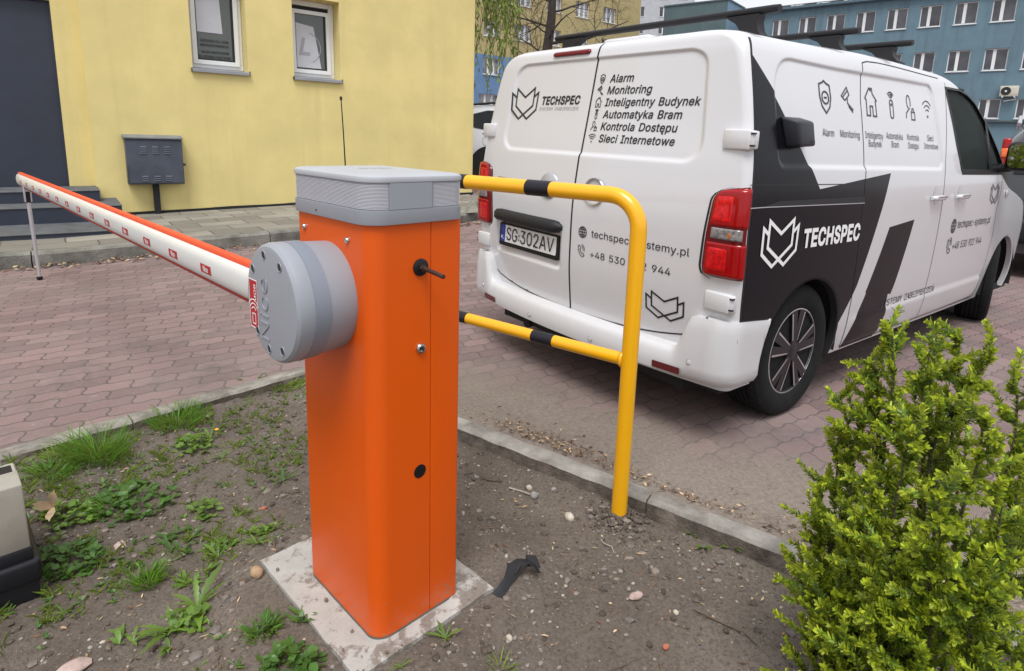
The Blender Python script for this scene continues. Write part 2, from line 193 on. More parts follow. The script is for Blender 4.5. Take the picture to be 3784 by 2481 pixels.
'o': (415, '298,97 285,80 270,66 252,55 231,49 207,46 184,49 163,55 145,66 130,80 118,97 108,117 102,139 98,163 96,187 98,212 102,236 108,258 118,278 130,296 145,310 163,321 184,328 207,330 231,328 252,321 270,310 285,296 298,278 307,258 314,236 318,212 319,187 318,163 314,139 307,117;207,384 174,382 144,374 117,360 93,341 72,318 56,291 44,260 37,225 34,187 37,150 44,116 56,85 72,58 93,35 117,16 144,3 174,-5 207,-8 241,-5 271,3 299,16 323,35 343,58 359,85 371,116 379,150 381,187 379,225 371,260 359,291 343,318 323,341 299,360 271,374 241,382'),
'p': (424, '114,59 118,59 124,50 130,41 138,31 147,21 159,12 173,4 189,-3 208,-7 229,-8 260,-6 288,3 313,16 336,34 355,57 370,84 381,116 388,151 390,189 388,227 381,261 370,293 354,320 335,342 313,361 287,374 259,382 229,384 207,383 188,379 171,373 158,364 147,355 137,346 130,336 123,327 118,319 112,319 112,379 53,379 53,-143 114,-143;198,49 179,55 162,65 147,78 135,95 125,115 118,138 114,162 113,189 114,216 118,241 125,263 134,282 147,299 161,312 178,322 198,328 220,330 243,328 262,322 280,311 295,298 307,281 316,261 323,239 327,215 328,189 327,163 323,139 316,117 306,97 294,80 279,66 262,55 242,49 220,47'),
'r': (259, '241,323 243,322 243,384 240,384 235,384 229,384 223,385 218,385 213,385 191,383 171,377 152,367 137,354 124,339 115,321 112,321 112,379 53,379 53,0 114,0 114,237 115,254 119,269 126,284 135,296 146,306 159,315 174,321 190,324 207,326 215,326 223,325 230,324 236,324'),
's': (365, '115,370 95,360 79,347 65,332 55,314 49,295 47,274 50,249 58,227 72,208 92,192 118,180 149,170 212,155 229,150 243,144 254,136 262,126 266,115 268,103 265,88 258,74 244,62 227,53 206,47 181,45 160,47 141,52 124,60 111,72 101,87 94,107 36,94 41,73 50,54 62,38 76,24 93,12 112,3 133,-3 157,-7 182,-8 210,-7 236,-2 260,6 281,18 298,31 312,47 323,65 329,85 331,107 328,131 320,153 306,171 287,187 261,200 229,209 172,223 152,229 136,235 124,243 115,253 110,264 109,277 111,292 119,305 131,317 147,326 166,331 187,333 210,331 228,325 243,316 254,304 262,291 268,277 324,290 318,308 309,324 299,339 286,352 271,363 254,372 234,379 212,383 187,384 161,383 137,378'),
't': (227, '202,54 197,53 191,52 185,51 180,50 175,50 170,50 156,51 144,55 136,61 130,70 127,83 126,98 126,327 204,327 204,379 126,379 126,471 65,471 65,379 6,379 6,327 65,327 65,93 68,64 77,41 92,21 113,7 138,-1 168,-4 176,-4 184,-3 192,-3 200,-2 207,0 213,2'),
'u': (410, '200,50 175,53 154,61 137,75 124,94 116,117 114,144 114,379 53,379 53,139 54,109 60,82 69,59 82,39 97,23 115,11 135,2 158,-3 182,-5 209,-3 234,5 257,17 277,35 294,60 298,70 298,0 357,0 357,379 296,379 296,153 295,132 290,113 283,97 274,83 263,71 249,62 234,55 218,51'),
'w': (567, '300,243 305,225 309,207 314,189 319,172 368,0 429,0 545,379 480,379 434,214 427,189 420,163 413,135 406,106 399,75 397,67 395,75 388,106 382,136 375,163 368,189 362,214 316,379 252,379 206,214 199,189 192,163 186,135 179,105 172,74 170,66 168,75 161,107 154,137 147,164 140,190 133,214 87,379 23,379 138,0 199,0 248,172 253,189 258,207 263,225 267,243 272,262 277,280 281,299 284,309 286,299 291,280 295,262'),
'y': (389, '82,-145 91,-145 109,-144 125,-141 139,-136 153,-128 165,-119 177,-107 187,-93 196,-77 204,-58 371,379 305,379 224,155 216,132 209,110 202,87 196,64 195,58 193,64 187,87 180,109 173,132 165,155 84,379 17,379 163,-1 151,-36 145,-51 138,-64 130,-74 122,-81 113,-86 104,-89 94,-90 83,-89 71,-87 61,-86 47,-139 52,-140 57,-142 65,-143 73,-144'),
'Ó': (533, '392,116 372,94 349,76 324,63 296,55 267,53 237,55 210,63 184,76 161,94 142,117 125,144 113,176 106,213 103,254 106,295 113,332 125,364 142,392 161,415 184,433 210,445 237,453 267,456 296,453 324,446 349,433 372,415 392,392 408,365 420,332 428,295 430,254 428,213 420,176 408,144;267,516 225,512 186,501 150,484 119,459 92,429 70,393 53,352 44,305 40,254 44,203 53,157 70,115 92,79 119,49 150,25 186,7 225,-3 267,-7 309,-3 348,7 384,25 415,49 442,79 464,115 480,157 490,203 493,254 490,305 480,352 464,393 442,429 415,459 384,484 348,501 309,512;356,659 288,659 240,558 290,558'),
'ę': (404, '244,-17 238,-25 234,-33 230,-41 226,-50 223,-58 221,-66 220,-74 220,-82 222,-102 230,-118 243,-131 259,-141 278,-146 299,-148 312,-148 323,-146 334,-143 343,-140 351,-137 358,-133 341,-88 336,-90 332,-92 327,-94 322,-96 316,-97 310,-97 301,-96 294,-94 288,-90 284,-84 282,-78 281,-70 282,-60 285,-50 290,-39 297,-28 305,-16 314,-4 323,9 332,23 342,38 351,54 358,72 365,91 306,105 300,93 294,82 285,73 276,65 265,58 254,53 241,49 227,47 212,46 190,48 169,53 151,61 135,73 121,88 110,106 102,127 98,151 96,169 371,169 371,194 370,227 365,256 357,282 347,305 334,324 319,341 303,355 285,366 266,374 246,380 226,383 205,384 172,382 142,373 115,359 91,340 71,317 55,290 44,258 36,224 34,187 37,150 44,116 56,85 72,58 92,35 117,16 145,3 177,-5 212,-8 237,-7 252,-4 249,-9;97,231 102,251 109,270 119,286 131,301 146,313 164,323 183,328 205,330 227,328 246,323 263,314 277,301 288,286 298,269 304,248 308,226 309,221 97,221'),
'Ł': (413, '382,57 145,57 145,247 270,319 270,384 145,312 145,509 81,509 81,274 16,237 16,173 81,210 81,0 382,0'),
'Ń': (523, '123,363 122,384 121,406 120,429 120,430 123,425 136,402 148,381 159,363 168,346 177,331 186,317 194,303 202,290 387,0 463,0 463,509 399,509 399,195 399,184 399,171 399,157 399,142 400,126 401,108 402,90 403,78 396,90 388,107 379,122 371,137 363,151 355,163 349,174 343,183 136,509 60,509 60,0 125,0 125,291 125,301 125,313 124,328 124,345;283,659 235,558 285,558 351,659'),
}

# ------------------------------------------------------------------ flat lettering and line icons (2-D verts, faces)
def _offset(L, d):
    n = len(L); ar = sum(L[i][0]*L[(i+1) % n][1]-L[(i+1) % n][0]*L[i][1] for i in range(n)); s = d if ar > 0 else -d; out = []
    for i in range(n):
        a, p, b = Vector(L[i-1]), Vector(L[i]), Vector(L[(i+1) % n]); d1, d2 = (p-a), (b-p)
        if d1.length < 1e-6 or d2.length < 1e-6: out.append(L[i]); continue
        d1.normalize(); d2.normalize(); n1, n2 = Vector((d1.y, -d1.x)), Vector((d2.y, -d2.x)); m = n1+n2; m = m.normalized() if m.length > .1 else n1
        out.append((p+m*(s/max(.5, m.dot(n1))))[:])
    return out
_gl = {}
def glyph(ch, bold):
    if (ch, bold) in _gl: return _gl[ch, bold]
    adv, data = GLYPHS[ch]; loops = [[tuple(int(q)/1000 for q in p.split(',')) for p in l.split()] for l in data.split(';')]
    if bold: loops = [_offset(l, bold if sum(inside(l[0], o) for j, o in enumerate(loops) if j != i) % 2 == 0 else -bold) for i, l in enumerate(loops)]
    pts = []; ed = []
    for l in loops: k = len(pts); pts += [Vector(p) for p in l]; ed += [(k+i, k+(i+1) % len(l)) for i in range(len(l))]
    V, _, F, *_r = delaunay_2d_cdt(pts, ed, [], 0, 1e-6)
    A = np.array([[V[i][:] for i in f] for f in F]).mean(1); w_ = np.zeros(len(A), int)
    for l in loops:
        for (x0, y0), (x1, y1) in zip(l, l[1:]+l[:1]):
            if y0 == y1: continue
            c = (A[:, 1] >= min(y0, y1)) & (A[:, 1] < max(y0, y1)); xi = x0+(A[:, 1]-y0)*(x1-x0)/(y1-y0); w_ += np.where(c & (xi > A[:, 0]), 1 if y1 > y0 else -1, 0)
    _gl[ch, bold] = adv/1000, [v[:] for v in V], [f for f, q in zip(F, w_) if q != 0]
    return _gl[ch, bold]
def text2d(s, shear=0, bold=0):
    """letter outlines (units of the font size), filled"""
    V = []; F = []; x0 = 0
    for ch in s:
        if ch == ' ' or ch not in GLYPHS: x0 += .27 if ch == ' ' else .2; continue
        adv, v, f = glyph(ch, bold); k = len(V); V += [(x0+x+y*shear, y) for x, y in v]; F += [tuple(i+k for i in t) for t in f]; x0 += adv+bold*.9
    return V, F
def inside(p, poly):
    c = False; n = len(poly)
    for i in range(n):
        a, b = poly[i], poly[(i+1) % n]
        if (a[1] > p[1]) != (b[1] > p[1]) and p[0] < (b[0]-a[0])*(p[1]-a[1])/(b[1]-a[1])+a[0]: c = not c
    return c
_cap = []
def text_fit(s, x0, x1, base, cap, shear=0, bold=0):
    """text whose outline runs from x0 to x1 on baseline base with capital height cap"""
    if not _cap: _cap.append(max(p[1] for p in text2d('H')[0]))
    v, f = text2d(s, shear, bold); a = min(p[0] for p in v); b = max(p[0] for p in v)
    return [(x0+(x-a)/(b-a)*(x1-x0), base+y*cap/_cap[0]) for x, y in v], f
def stroke(pts, wd, closed=False):
    pts = [Vector(p) for p in pts]; n = len(pts); v = []; f = []
    for i in range(n):
        a = pts[(i-1) % n] if (closed or i > 0) else None; b = pts[(i+1) % n] if (closed or i < n-1) else None
        d1 = (pts[i]-a).normalized() if a is not None else None; d2 = (b-pts[i]).normalized() if b is not None else None
        d1 = d1 or d2; d2 = d2 or d1
        n1 = Vector((-d1.y, d1.x)); n2 = Vector((-d2.y, d2.x)); m = (n1+n2)
        m = m.normalized() if m.length > 1e-6 else n1
        k = wd/2/max(.35, m.dot(n1)); v += [(pts[i]+m*k)[:], (pts[i]-m*k)[:]]
    for i in range(n if closed else n-1):
        j = (i+1) % n; f.append((2*i, 2*i+1, 2*j+1, 2*j))
    return v, f
def arc(cx, cy, r, a0, a1, n=10, ry=None): return [(cx+r*math.cos(R(a0+(a1-a0)*k/n)), cy+(ry or r)*math.sin(R(a0+(a1-a0)*k/n))) for k in range(n+1)]
def join2d(items):
    V = []; F = []
    for v, f in items:
        b = len(V); V += list(v); F += [tuple(i+b for i in q) for q in f]
    return V, F
def xf2d(item, sx, sy, ox, oy): return [(x*sx+ox, y*sy+oy) for x, y in item[0]], item[1]
LOGO = [(-.085, .125), (-.12, .148), (-.118, .052), (-.04, 0), (.083, .075), (.083, .174), (0, .124), (-.083, .174), (-.083, .075), (.04, 0), (.118, .052), (.12, .148), (.085, .125)]
def icon(kind, wd=.06):
    """line icons about one unit tall, centred on the origin"""
    if kind == 'shield': return join2d([stroke([(0, .5), (.12, .43), (.3, .38), (.32, 0), (.22, -.3), (0, -.5), (-.22, -.3), (-.32, 0), (-.3, .38), (-.12, .43)], wd, True), stroke(circle(0, -.02, .19, 16), wd, True), stroke([(-.08, -.02), (.08, -.02)], wd)])
    if kind == 'camera': return join2d([stroke([(-.45, .12), (.02, .5), (.17, .2), (-.2, -.05)], wd, True), stroke([(-.38, .05), (.08, .38)], wd), stroke([(0, .05), (.0, -.15), (.42, -.4)], wd), stroke([(.05, -.25), (.38, -.5)], wd)])
    if kind == 'house': return join2d([stroke([(-.42, .12), (-.05, .5), (.05, .42), (.05, .5), (.16, .5), (.16, .32), (.42, .08), (.34, .05), (.36, -.5), (.1, -.5), (.1, -.15), (-.1, -.15), (-.1, -.5), (-.36, -.5), (-.34, .05)], wd, True)])
    if kind == 'remote': return join2d([stroke(rrect(-.13, .13, -.5, .2, .12, 4), wd, True), stroke(circle(0, .02, .03, 8), wd, True)] + [stroke(arc(0, .2, r, 40, 140, 6), wd) for r in (.12, .21, .3)])
    if kind == 'person': return join2d([stroke(arc(-.1, .22, .17, -40, 250, 14, .28), wd), stroke([(-.02, -.02), (-.18, -.12), (-.38, -.25), (-.42, -.48)], wd), stroke([(.08, -.5), (.4, -.5), (.4, -.18), (.08, -.18)], wd, True), stroke(arc(.24, -.18, .1, 0, 180, 6, .16), wd)])
    if kind == 'wifi': return join2d([stroke(arc(0, -.35, r, 45, 135, 8), wd) for r in (.3, .52, .75)] + [stroke(circle(0, -.4, .05, 8), wd, True)])
    if kind == 'globe': return join2d([stroke(circle(0, 0, .45, 20), wd, True), stroke(arc(0, 0, .2, 0, 360, 16, .45), wd), stroke([(0, .45), (0, -.45)], wd), stroke([(-.45, 0), (.45, 0)], wd), stroke([(-.38, .22), (.38, .22)], wd), stroke([(-.38, -.22), (.38, -.22)], wd)])
    if kind == 'phone': return join2d([stroke([(-.42, .3), (-.25, .4), (-.12, .15), (-.22, .05), (.0, -.25), (.12, -.2), (.3, -.38), (.15, -.5), (-.1, -.45), (-.38, -.05)], wd, True), stroke(arc(-.1, .1, .25, -20, 80, 6), wd), stroke(arc(-.1, .1, .4, -20, 80, 8), wd)])
def decal_mesh(name, items, mapping, m, parent, z=0):
    V, F = join2d(items); mb = MB(); mb.add([mapping(x, y) for x, y in V], F)
    return mb.build(name, m, parent, 0)

# ------------------------------------------------------------------ materials
class NT:
    def __init__(s, m): s.t = m.node_tree; s.n = s.t.nodes; s.l = s.t.links
    def new(s, t, **kw):
        x = s.n.new(t)
        for k, v in kw.items(): setattr(x, k, v)
        return x
    def link(s, a, b): s.l.new(a, b)
    def val(s, sock, v):
        if hasattr(v, 'is_output'): s.link(v, sock)
        elif v is not None: sock.default_value = v
    def math(s, op, a, b=None, c=None):
        x = s.new('ShaderNodeMath', operation=op)
        for i, q in enumerate((a, b, c)): s.val(x.inputs[i], q)
        return x.outputs[0]
    def noise(s, scale, detail=4, rough=.55, vec=None, dist=0):
        x = s.new('ShaderNodeTexNoise'); x.inputs['Scale'].default_value = scale; x.inputs['Detail'].default_value = detail
        x.inputs['Roughness'].default_value = rough; x.inputs['Distortion'].default_value = dist
        if vec: s.link(vec, x.inputs['Vector'])
        return x.outputs[0]
    def ramp(s, fac, stops):
        x = s.new('ShaderNodeValToRGB'); e = x.color_ramp.elements
        while len(e) < len(stops): e.new(.5)
        for q, (p, c) in zip(e, stops): q.position = p; q.color = (*c, 1) if len(c) == 3 else c
        s.link(fac, x.inputs[0]); return x.outputs[0]
    def mix(s, fac, a, b):
        x = s.new('ShaderNodeMix', data_type='RGBA'); s.val(x.inputs[0], fac)
        for i, q in ((6, a), (7, b)):
            if isinstance(q, tuple): q = (*q, 1) if len(q) == 3 else q
            s.val(x.inputs[i], q)
        return x.outputs[2]
    def bump(s, h, strength=.3, dist=.01):
        x = s.new('ShaderNodeBump'); x.inputs['Strength'].default_value = strength; x.inputs['Distance'].default_value = dist
        s.link(h, x.inputs['Height']); return x.outputs[0]
    def coords(s, kind='Object'): return s.new('ShaderNodeTexCoord').outputs[kind]
def mat(name, col=(.5, .5, .5), rough=.5, metal=0, var=0, vscale=6, bump=0, bscale=80, coat=0, spec=.5, trans=0, alpha=1, ior=None, bdist=.003, dirt=None):
    m = bpy.data.materials.new(name); m.use_nodes = True; t = NT(m); b = t.n['Principled BSDF']
    b.inputs['Base Color'].default_value = (*col, 1); b.inputs['Roughness'].default_value = rough; b.inputs['Metallic'].default_value = metal
    b.inputs['Coat Weight'].default_value = coat; b.inputs['Coat Roughness'].default_value = .06; b.inputs['Specular IOR Level'].default_value = spec
    b.inputs['Transmission Weight'].default_value = trans; b.inputs['Alpha'].default_value = alpha
    if ior: b.inputs['IOR'].default_value = ior
    co = t.coords() if (var or bump or dirt) else None
    c = None
    if var:
        f = t.noise(vscale, 6, .6, co)
        lo = tuple(max(0, x*(1-var)) for x in col); hi = tuple(min(1, x*(1+var)) for x in col)
        c = t.ramp(f, [(.3, lo), (.7, hi)])
    if dirt:   # (colour, scale, threshold, strength): blotches of dirt
        f = t.noise(dirt[1], 8, .65, co); k = t.ramp(f, [(dirt[2], (0, 0, 0)), (dirt[2]+.18, (dirt[3],)*3)])
        c = t.mix(k, c if c else col, dirt[0])
    if c: t.link(c, b.inputs['Base Color'])
    if bump: t.link(t.bump(t.noise(bscale, 5, .6, co), bump, bdist), b.inputs['Normal'])
    return m
# ------------------------------------------------------------------ ground levels
VYAW, VPI, VRO = 0.676379, -0.011283, 0.011652
V0 = Vector((0.80441, 3.63299, -0.03237))
_fx = Vector((math.cos(VYAW)*math.cos(VPI), math.sin(VYAW)*math.cos(VPI), math.sin(VPI))); _l0 = Vector((-math.sin(VYAW), math.cos(VYAW), 0))
_k0 = _fx.cross(_l0); _ly = _l0*math.cos(VRO)+_k0*math.sin(VRO); _kz = _fx.cross(_ly)
VAN_M = Matrix(((_fx.x, _ly.x, _kz.x, V0.x), (_fx.y, _ly.y, _kz.y, V0.y), (_fx.z, _ly.z, _kz.z, V0.z), (0, 0, 0, 1)))
WA = 0.647553; W0 = Vector((-3.537, 9.191, 0)); WT = Vector((math.cos(WA), math.sin(WA), 0)); WN = Vector((-math.sin(WA), math.cos(WA), 0))
def sstep(a, b, x):
    t = min(1, max(0, (x-a)/(b-a))); return t*t*(3-2*t)
def road_z(x, y):
    z = V0.z-(_kz.x*(x-V0.x)+_kz.y*(y-V0.y))/_kz.z
    d = math.hypot(x, y-4); z *= 1-sstep(9, 30, d)
    q = (x+4.2)*WT.x+(y-4.8)*WT.y; n = (x-W0.x)*WN.x+(y-W0.y)*WN.y
    rise = .042*min(9, max(0, q-.3))*sstep(-5.6, -3, n)
    return z+max(rise, .36*sstep(10, 16, y))
def wallp(s, n, z=0): return W0+WT*s+WN*n+Vector((0, 0, z))

# island of bare soil: corner behind the barrier, kerb lines run towards the camera
IC = Vector((-1.13, 3.245)); KL = Vector((.795, .924)).normalized(); KR = Vector((1.149, -.773)).normalized()
IL = IC-KL*5.2; IR = IC+KR*7.5
ISLAND = [IC, IL, Vector((IL.x, -1.6)), Vector((IR.x, -1.6)), IR]
def paver_mat():
    m = bpy.data.materials.new('block_paving'); m.use_nodes = True; t = NT(m); b = t.n['Principled BSDF']; b.inputs['Roughness'].default_value = .85
    geo = t.new('ShaderNodeNewGeometry'); mp = t.new('ShaderNodeMapping'); mp.inputs['Rotation'].default_value = (0, 0, -PAVE_ANGLE)
    t.link(geo.outputs['Position'], mp.inputs['Vector'])
    sx = t.new('ShaderNodeSeparateXYZ'); t.link(mp.outputs[0], sx.inputs[0])
    def tri(v, per, amp): return t.math('MULTIPLY', t.math('SINE', t.math('MULTIPLY', v, 2*math.pi/per)), amp)
    X = t.math('ADD', sx.outputs[0], tri(sx.outputs[1], .105, .0085)); Y = t.math('ADD', sx.outputs[1], tri(sx.outputs[0], .1, .0062))
    n0 = t.noise(5, 2, .5, geo.outputs['Position'])
    Y = t.math('ADD', Y, t.math('MULTIPLY', t.math('SUBTRACT', n0, .5), .025))
    cx = t.new('ShaderNodeCombineXYZ'); t.link(X, cx.inputs[0]); t.link(Y, cx.inputs[1])
    br = t.new('ShaderNodeTexBrick'); br.offset = .5; br.inputs['Scale'].default_value = 1; br.inputs['Brick Width'].default_value = .2; br.inputs['Row Height'].default_value = .105
    br.inputs['Mortar Size'].default_value = .0046; br.inputs['Mortar Smooth'].default_value = .25; br.inputs['Bias'].default_value = -.1
    br.inputs['Color1'].default_value = (.140, .088, .086, 1); br.inputs['Color2'].default_value = (.232, .148, .142, 1); br.inputs['Mortar'].default_value = (.055, .046, .043, 1)
    t.link(cx.outputs[0], br.inputs['Vector'])
    fine = t.noise(160, 4, .7, geo.outputs['Position']); big = t.noise(1.1, 5, .6, geo.outputs['Position'])
    c = t.mix(t.ramp(fine, [(.35, (0, 0, 0)), (.75, (.35,)*3)]), br.outputs['Color'], (.33, .265, .25))
    c = t.mix(t.ramp(big, [(.42, (0, 0, 0)), (.72, (.55,)*3)]), c, (.20, .172, .160))
    st_ = t.noise(2.7, 7, .7, geo.outputs['Position'], .6); c = t.mix(t.ramp(st_, [(.53, (0, 0, 0)), (.68, (.65,)*3)]), c, (.105, .086, .08))
    c = t.mix(t.ramp(t.noise(14, 6, .75, geo.outputs['Position']), [(.60, (0, 0, 0)), (.72, (.45,)*3)]), c, (.36, .30, .27))
    # soil trodden out along the kerb of the island: real dirt lying on the blocks near that line
    nrm = Vector((-KR.y, KR.x)); dk = t.new('ShaderNodeVectorMath', operation='DOT_PRODUCT'); dk.inputs[1].default_value = (nrm.x, nrm.y, 0)
    t.link(geo.outputs['Position'], dk.inputs[0]); d = t.math('SUBTRACT', dk.outputs['Value'], nrm.dot(IC))
    along = t.new('ShaderNodeVectorMath', operation='DOT_PRODUCT'); along.inputs[1].default_value = (KR.x, KR.y, 0); t.link(geo.outputs['Position'], along.inputs[0])
    al = t.math('SUBTRACT', along.outputs['Value'], KR.dot(IC))
    near = t.math('MULTIPLY', t.math('SUBTRACT', 1.0, t.math('DIVIDE', d, 1.15)), t.ramp(t.math('MULTIPLY', al, .3), [(.05, (0,)*3), (.2, (1,)*3)]))
    dn = t.noise(3.2, 7, .65, geo.outputs['Position']); k = t.math('ADD', near, t.math('SUBTRACT', dn, .62))
    k = t.ramp(k, [(.12, (0, 0, 0)), (.55, (.9,)*3)])
    soil = t.ramp(t.noise(60, 6, .7, geo.outputs['Position']), [(.3, (.13, .105, .085)), (.7, (.25, .215, .18))])
    c = t.mix(k, c, soil)
    t.link(c, b.inputs['Base Color'])
    h = t.math('SUBTRACT', t.math('MULTIPLY', fine, .18), t.math('MULTIPLY', br.outputs['Fac'], t.math('SUBTRACT', 1.0, k)))
    t.link(t.bump(h, .7, .006), b.inputs['Normal'])
    return m
PAVE_ANGLE = R(34)
M_pave = paver_mat()
def soil_mat():
    m = bpy.data.materials.new('bare_soil'); m.use_nodes = True; t = NT(m); b = t.n['Principled BSDF']; b.inputs['Roughness'].default_value = .95
    p = t.new('ShaderNodeNewGeometry').outputs['Position']
    a = t.noise(2.2, 6, .6, p); f = t.noise(85, 7, .72, p); g = t.noise(260, 3, .6, p)
    c = t.ramp(a, [(.3, (.105, .083, .066)), (.52, (.165, .135, .110)), (.75, (.235, .198, .165))])
    c = t.mix(t.ramp(f, [(.38, (.75,)*3), (.52, (0, 0, 0))]), c, (.075, .060, .048))
    c = t.mix(t.ramp(f, [(.60, (0, 0, 0)), (.74, (.8,)*3)]), c, (.34, .30, .255))
    vo = t.new('ShaderNodeTexVoronoi'); vo.inputs['Scale'].default_value = 75; vo.inputs['Randomness'].default_value = 1; t.link(p, vo.inputs['Vector'])
    sp = t.ramp(vo.outputs['Distance'], [(.12, (.85,)*3), (.2, (0, 0, 0))])
    pick = t.new('ShaderNodeSeparateColor'); t.link(vo.outputs['Color'], pick.inputs[0])
    pk = t.ramp(pick.outputs[0], [(.93, (0, 0, 0)), (.94, (1, 1, 1))])
    c = t.mix(t.math('MULTIPLY', sp, pk), c, t.ramp(pick.outputs[1], [(.2, (.42, .38, .33)), (.8, (.55, .50, .42))]))
    t.link(c, b.inputs['Base Color'])
    h = t.math('ADD', t.math('MULTIPLY', f, 1.0), t.math('MULTIPLY', g, .35)); h = t.math('ADD', h, t.math('MULTIPLY', t.math('MULTIPLY', sp, pk), .5))
    t.link(t.bump(h, .9, .012), b.inputs['Normal']); return m
M_soil = soil_mat()
M_kerb = mat('kerb_concrete', (.25, .236, .212), .9, var=.4, vscale=9, bump=.7, bscale=110, bdist=.007, dirt=((.13, .108, .09), 6, .50, .8))
M_kerbdirt = mat('soil_stained_concrete', (.12, .10, .082), .95, var=.5, vscale=18, bump=.8, bscale=90, bdist=.008)
M_edge = mat('edging_concrete', (.26, .243, .212), .9, var=.35, vscale=12, bump=.7, bscale=120, bdist=.007, dirt=((.13, .108, .088), 7, .46, .85))

# road sheet: constrained triangulation with the island left out, dense near the camera
def build_road():
    pts = []; off = .045
    hole = [Vector(p) for p in ISLAND]
    xs = np.concatenate([np.linspace(-600, -40, 8), np.linspace(-30, -9, 8), np.arange(-8, 8.01, .5), np.linspace(9, 30, 8), np.linspace(40, 600, 8)])
    ys = np.concatenate([np.linspace(-600, -40, 6), np.linspace(-20, -1, 6), np.arange(0, 17.01, .5), np.linspace(18, 40, 8), np.linspace(60, 900, 8)])
    for x in xs:
        for y in ys:
            if not inside((x, y), hole): pts.append(Vector((x, y)))
    n0 = len(pts); pts += hole; k = len(hole)
    V, E, F, *_ = delaunay_2d_cdt(pts, [(n0+i, n0+(i+1) % k) for i in range(k)], [], 0, 1e-4)
    F = [f for f in F if not inside((sum((V[i] for i in f), Vector((0, 0)))/len(f))[:], [h[:] for h in hole])]
    mb = MB(); mb.add([(p.x, p.y, road_z(p.x, p.y)) for p in V], F)
    return tag(mb.build('road', M_pave, None, 180), kind='structure')
build_road()
def soil_z(x, y):
    p = Vector((x, y)); nl = Vector((-KL.y, KL.x)); nr = Vector((-KR.y, KR.x))
    dl = abs((p-IC).dot(nl)); dr = abs((p-IC).dot(nr))
    z = road_z(x, y)-.012-.05*sstep(.0, .5, dl)*1.0
    z = min(z, road_z(x, y)-.048+.018*sstep(.05, .5, dr)) if dr < .5 else min(z, road_z(x, y)-.03)
    z += .020*(noise.noise(Vector((x*2.1, y*2.1, 0))))+.010*noise.noise(Vector((x*7, y*7, 3)))+.008*noise.noise(Vector((x*23, y*23, 5)))+.0065*noise.noise(Vector((x*55, y*55, 9)))
    # flattened round the pad, mound at the foot of the hoop post
    dp = math.hypot(x+.385, y-1.59); k = 1-sstep(.34, .62, dp)
    return z*(1-k)+(-.014+.008*noise.noise(Vector((x*9, y*9, 1))))*k
def build_soil():
    xs = np.concatenate([np.arange(IL.x-.1, -2.61, .15), np.arange(-2.6, 2.4, .0175), np.arange(2.4, IR.x+.2, .15)])
    ys = np.concatenate([np.arange(-1.6, .9, .2), np.arange(.9, 3.45, .0175)])
    P = np.zeros((len(xs), len(ys), 3))
    isl = [v[:] for v in ISLAND]; ins = np.zeros((len(xs), len(ys)), bool)
    nl = Vector((-KL.y, KL.x)); nr = Vector((-KR.y, KR.x))
    for i, x in enumerate(xs):
        for j, y in enumerate(ys):
            P[i, j] = (x, y, soil_z(x, y)); p = Vector((x, y))-IC
            ins[i, j] = p.dot(nl) < .10 and p.dot(nr) < .10      # cells reach under the kerbs
    mask = ins[:-1, :-1] | ins[1:, :-1] | ins[1:, 1:] | ins[:-1, 1:]
    return tag(grid_mesh('soil', P, M_soil, None, 180, mask), kind='structure')
build_soil()

def kerb_run(name, a, d, length, inner, outer, top, bottom, m, piece=1.0, follow=True, wob=.002):
    """kerb stones laid end to end along d from a; inner/outer are offsets across it"""
    nrm = Vector((-d.y, d.x)); n = max(1, int(length/piece)); rs = random.Random(len(name)); mb = MB()
    for i in range(n):
        p = a+d*(i*piece+.002); q = a+d*((i+1)*piece-.004); j = rs.uniform(-wob, wob); k = rs.uniform(-wob, wob)
        rings = []
        N = 30
        for t in range(N+1):
            c = p.lerp(q, t/N); z = road_z(c.x, c.y)
            def at(o, h, seed=0):
                e = nrm*(o+.0055*noise.noise(Vector((c.x*9, c.y*9, o*40)))); return (c.x+e.x, c.y+e.y, z+h+k+.005*noise.noise(Vector((c.x*14, c.y*14, 2+o*30))))
            rings.append([at(inner, bottom), at(inner, top-.012), at(inner+.012, top), at(outer-.012, top), at(outer, top-.012), at(outer, bottom)])
        k0 = len(mb.f); mb.loft(rings)
        for fi in range(k0, len(mb.f)):
            if (fi-k0) % 6 == 0 and fi < len(mb.f)-2: mb.m[fi] = 1
    return tag(mb.build(name, [m, M_kerbdirt], None, 40), kind='structure')
kerb_run('kerb', IC+KR*.0, KR, 7.4, -.046, .042, .006, -.16, M_kerb)
kerb_run('kerb_edging', IC-KL*4.93, KL, 5.0, -.035, .055, .006, -.12, M_edge)

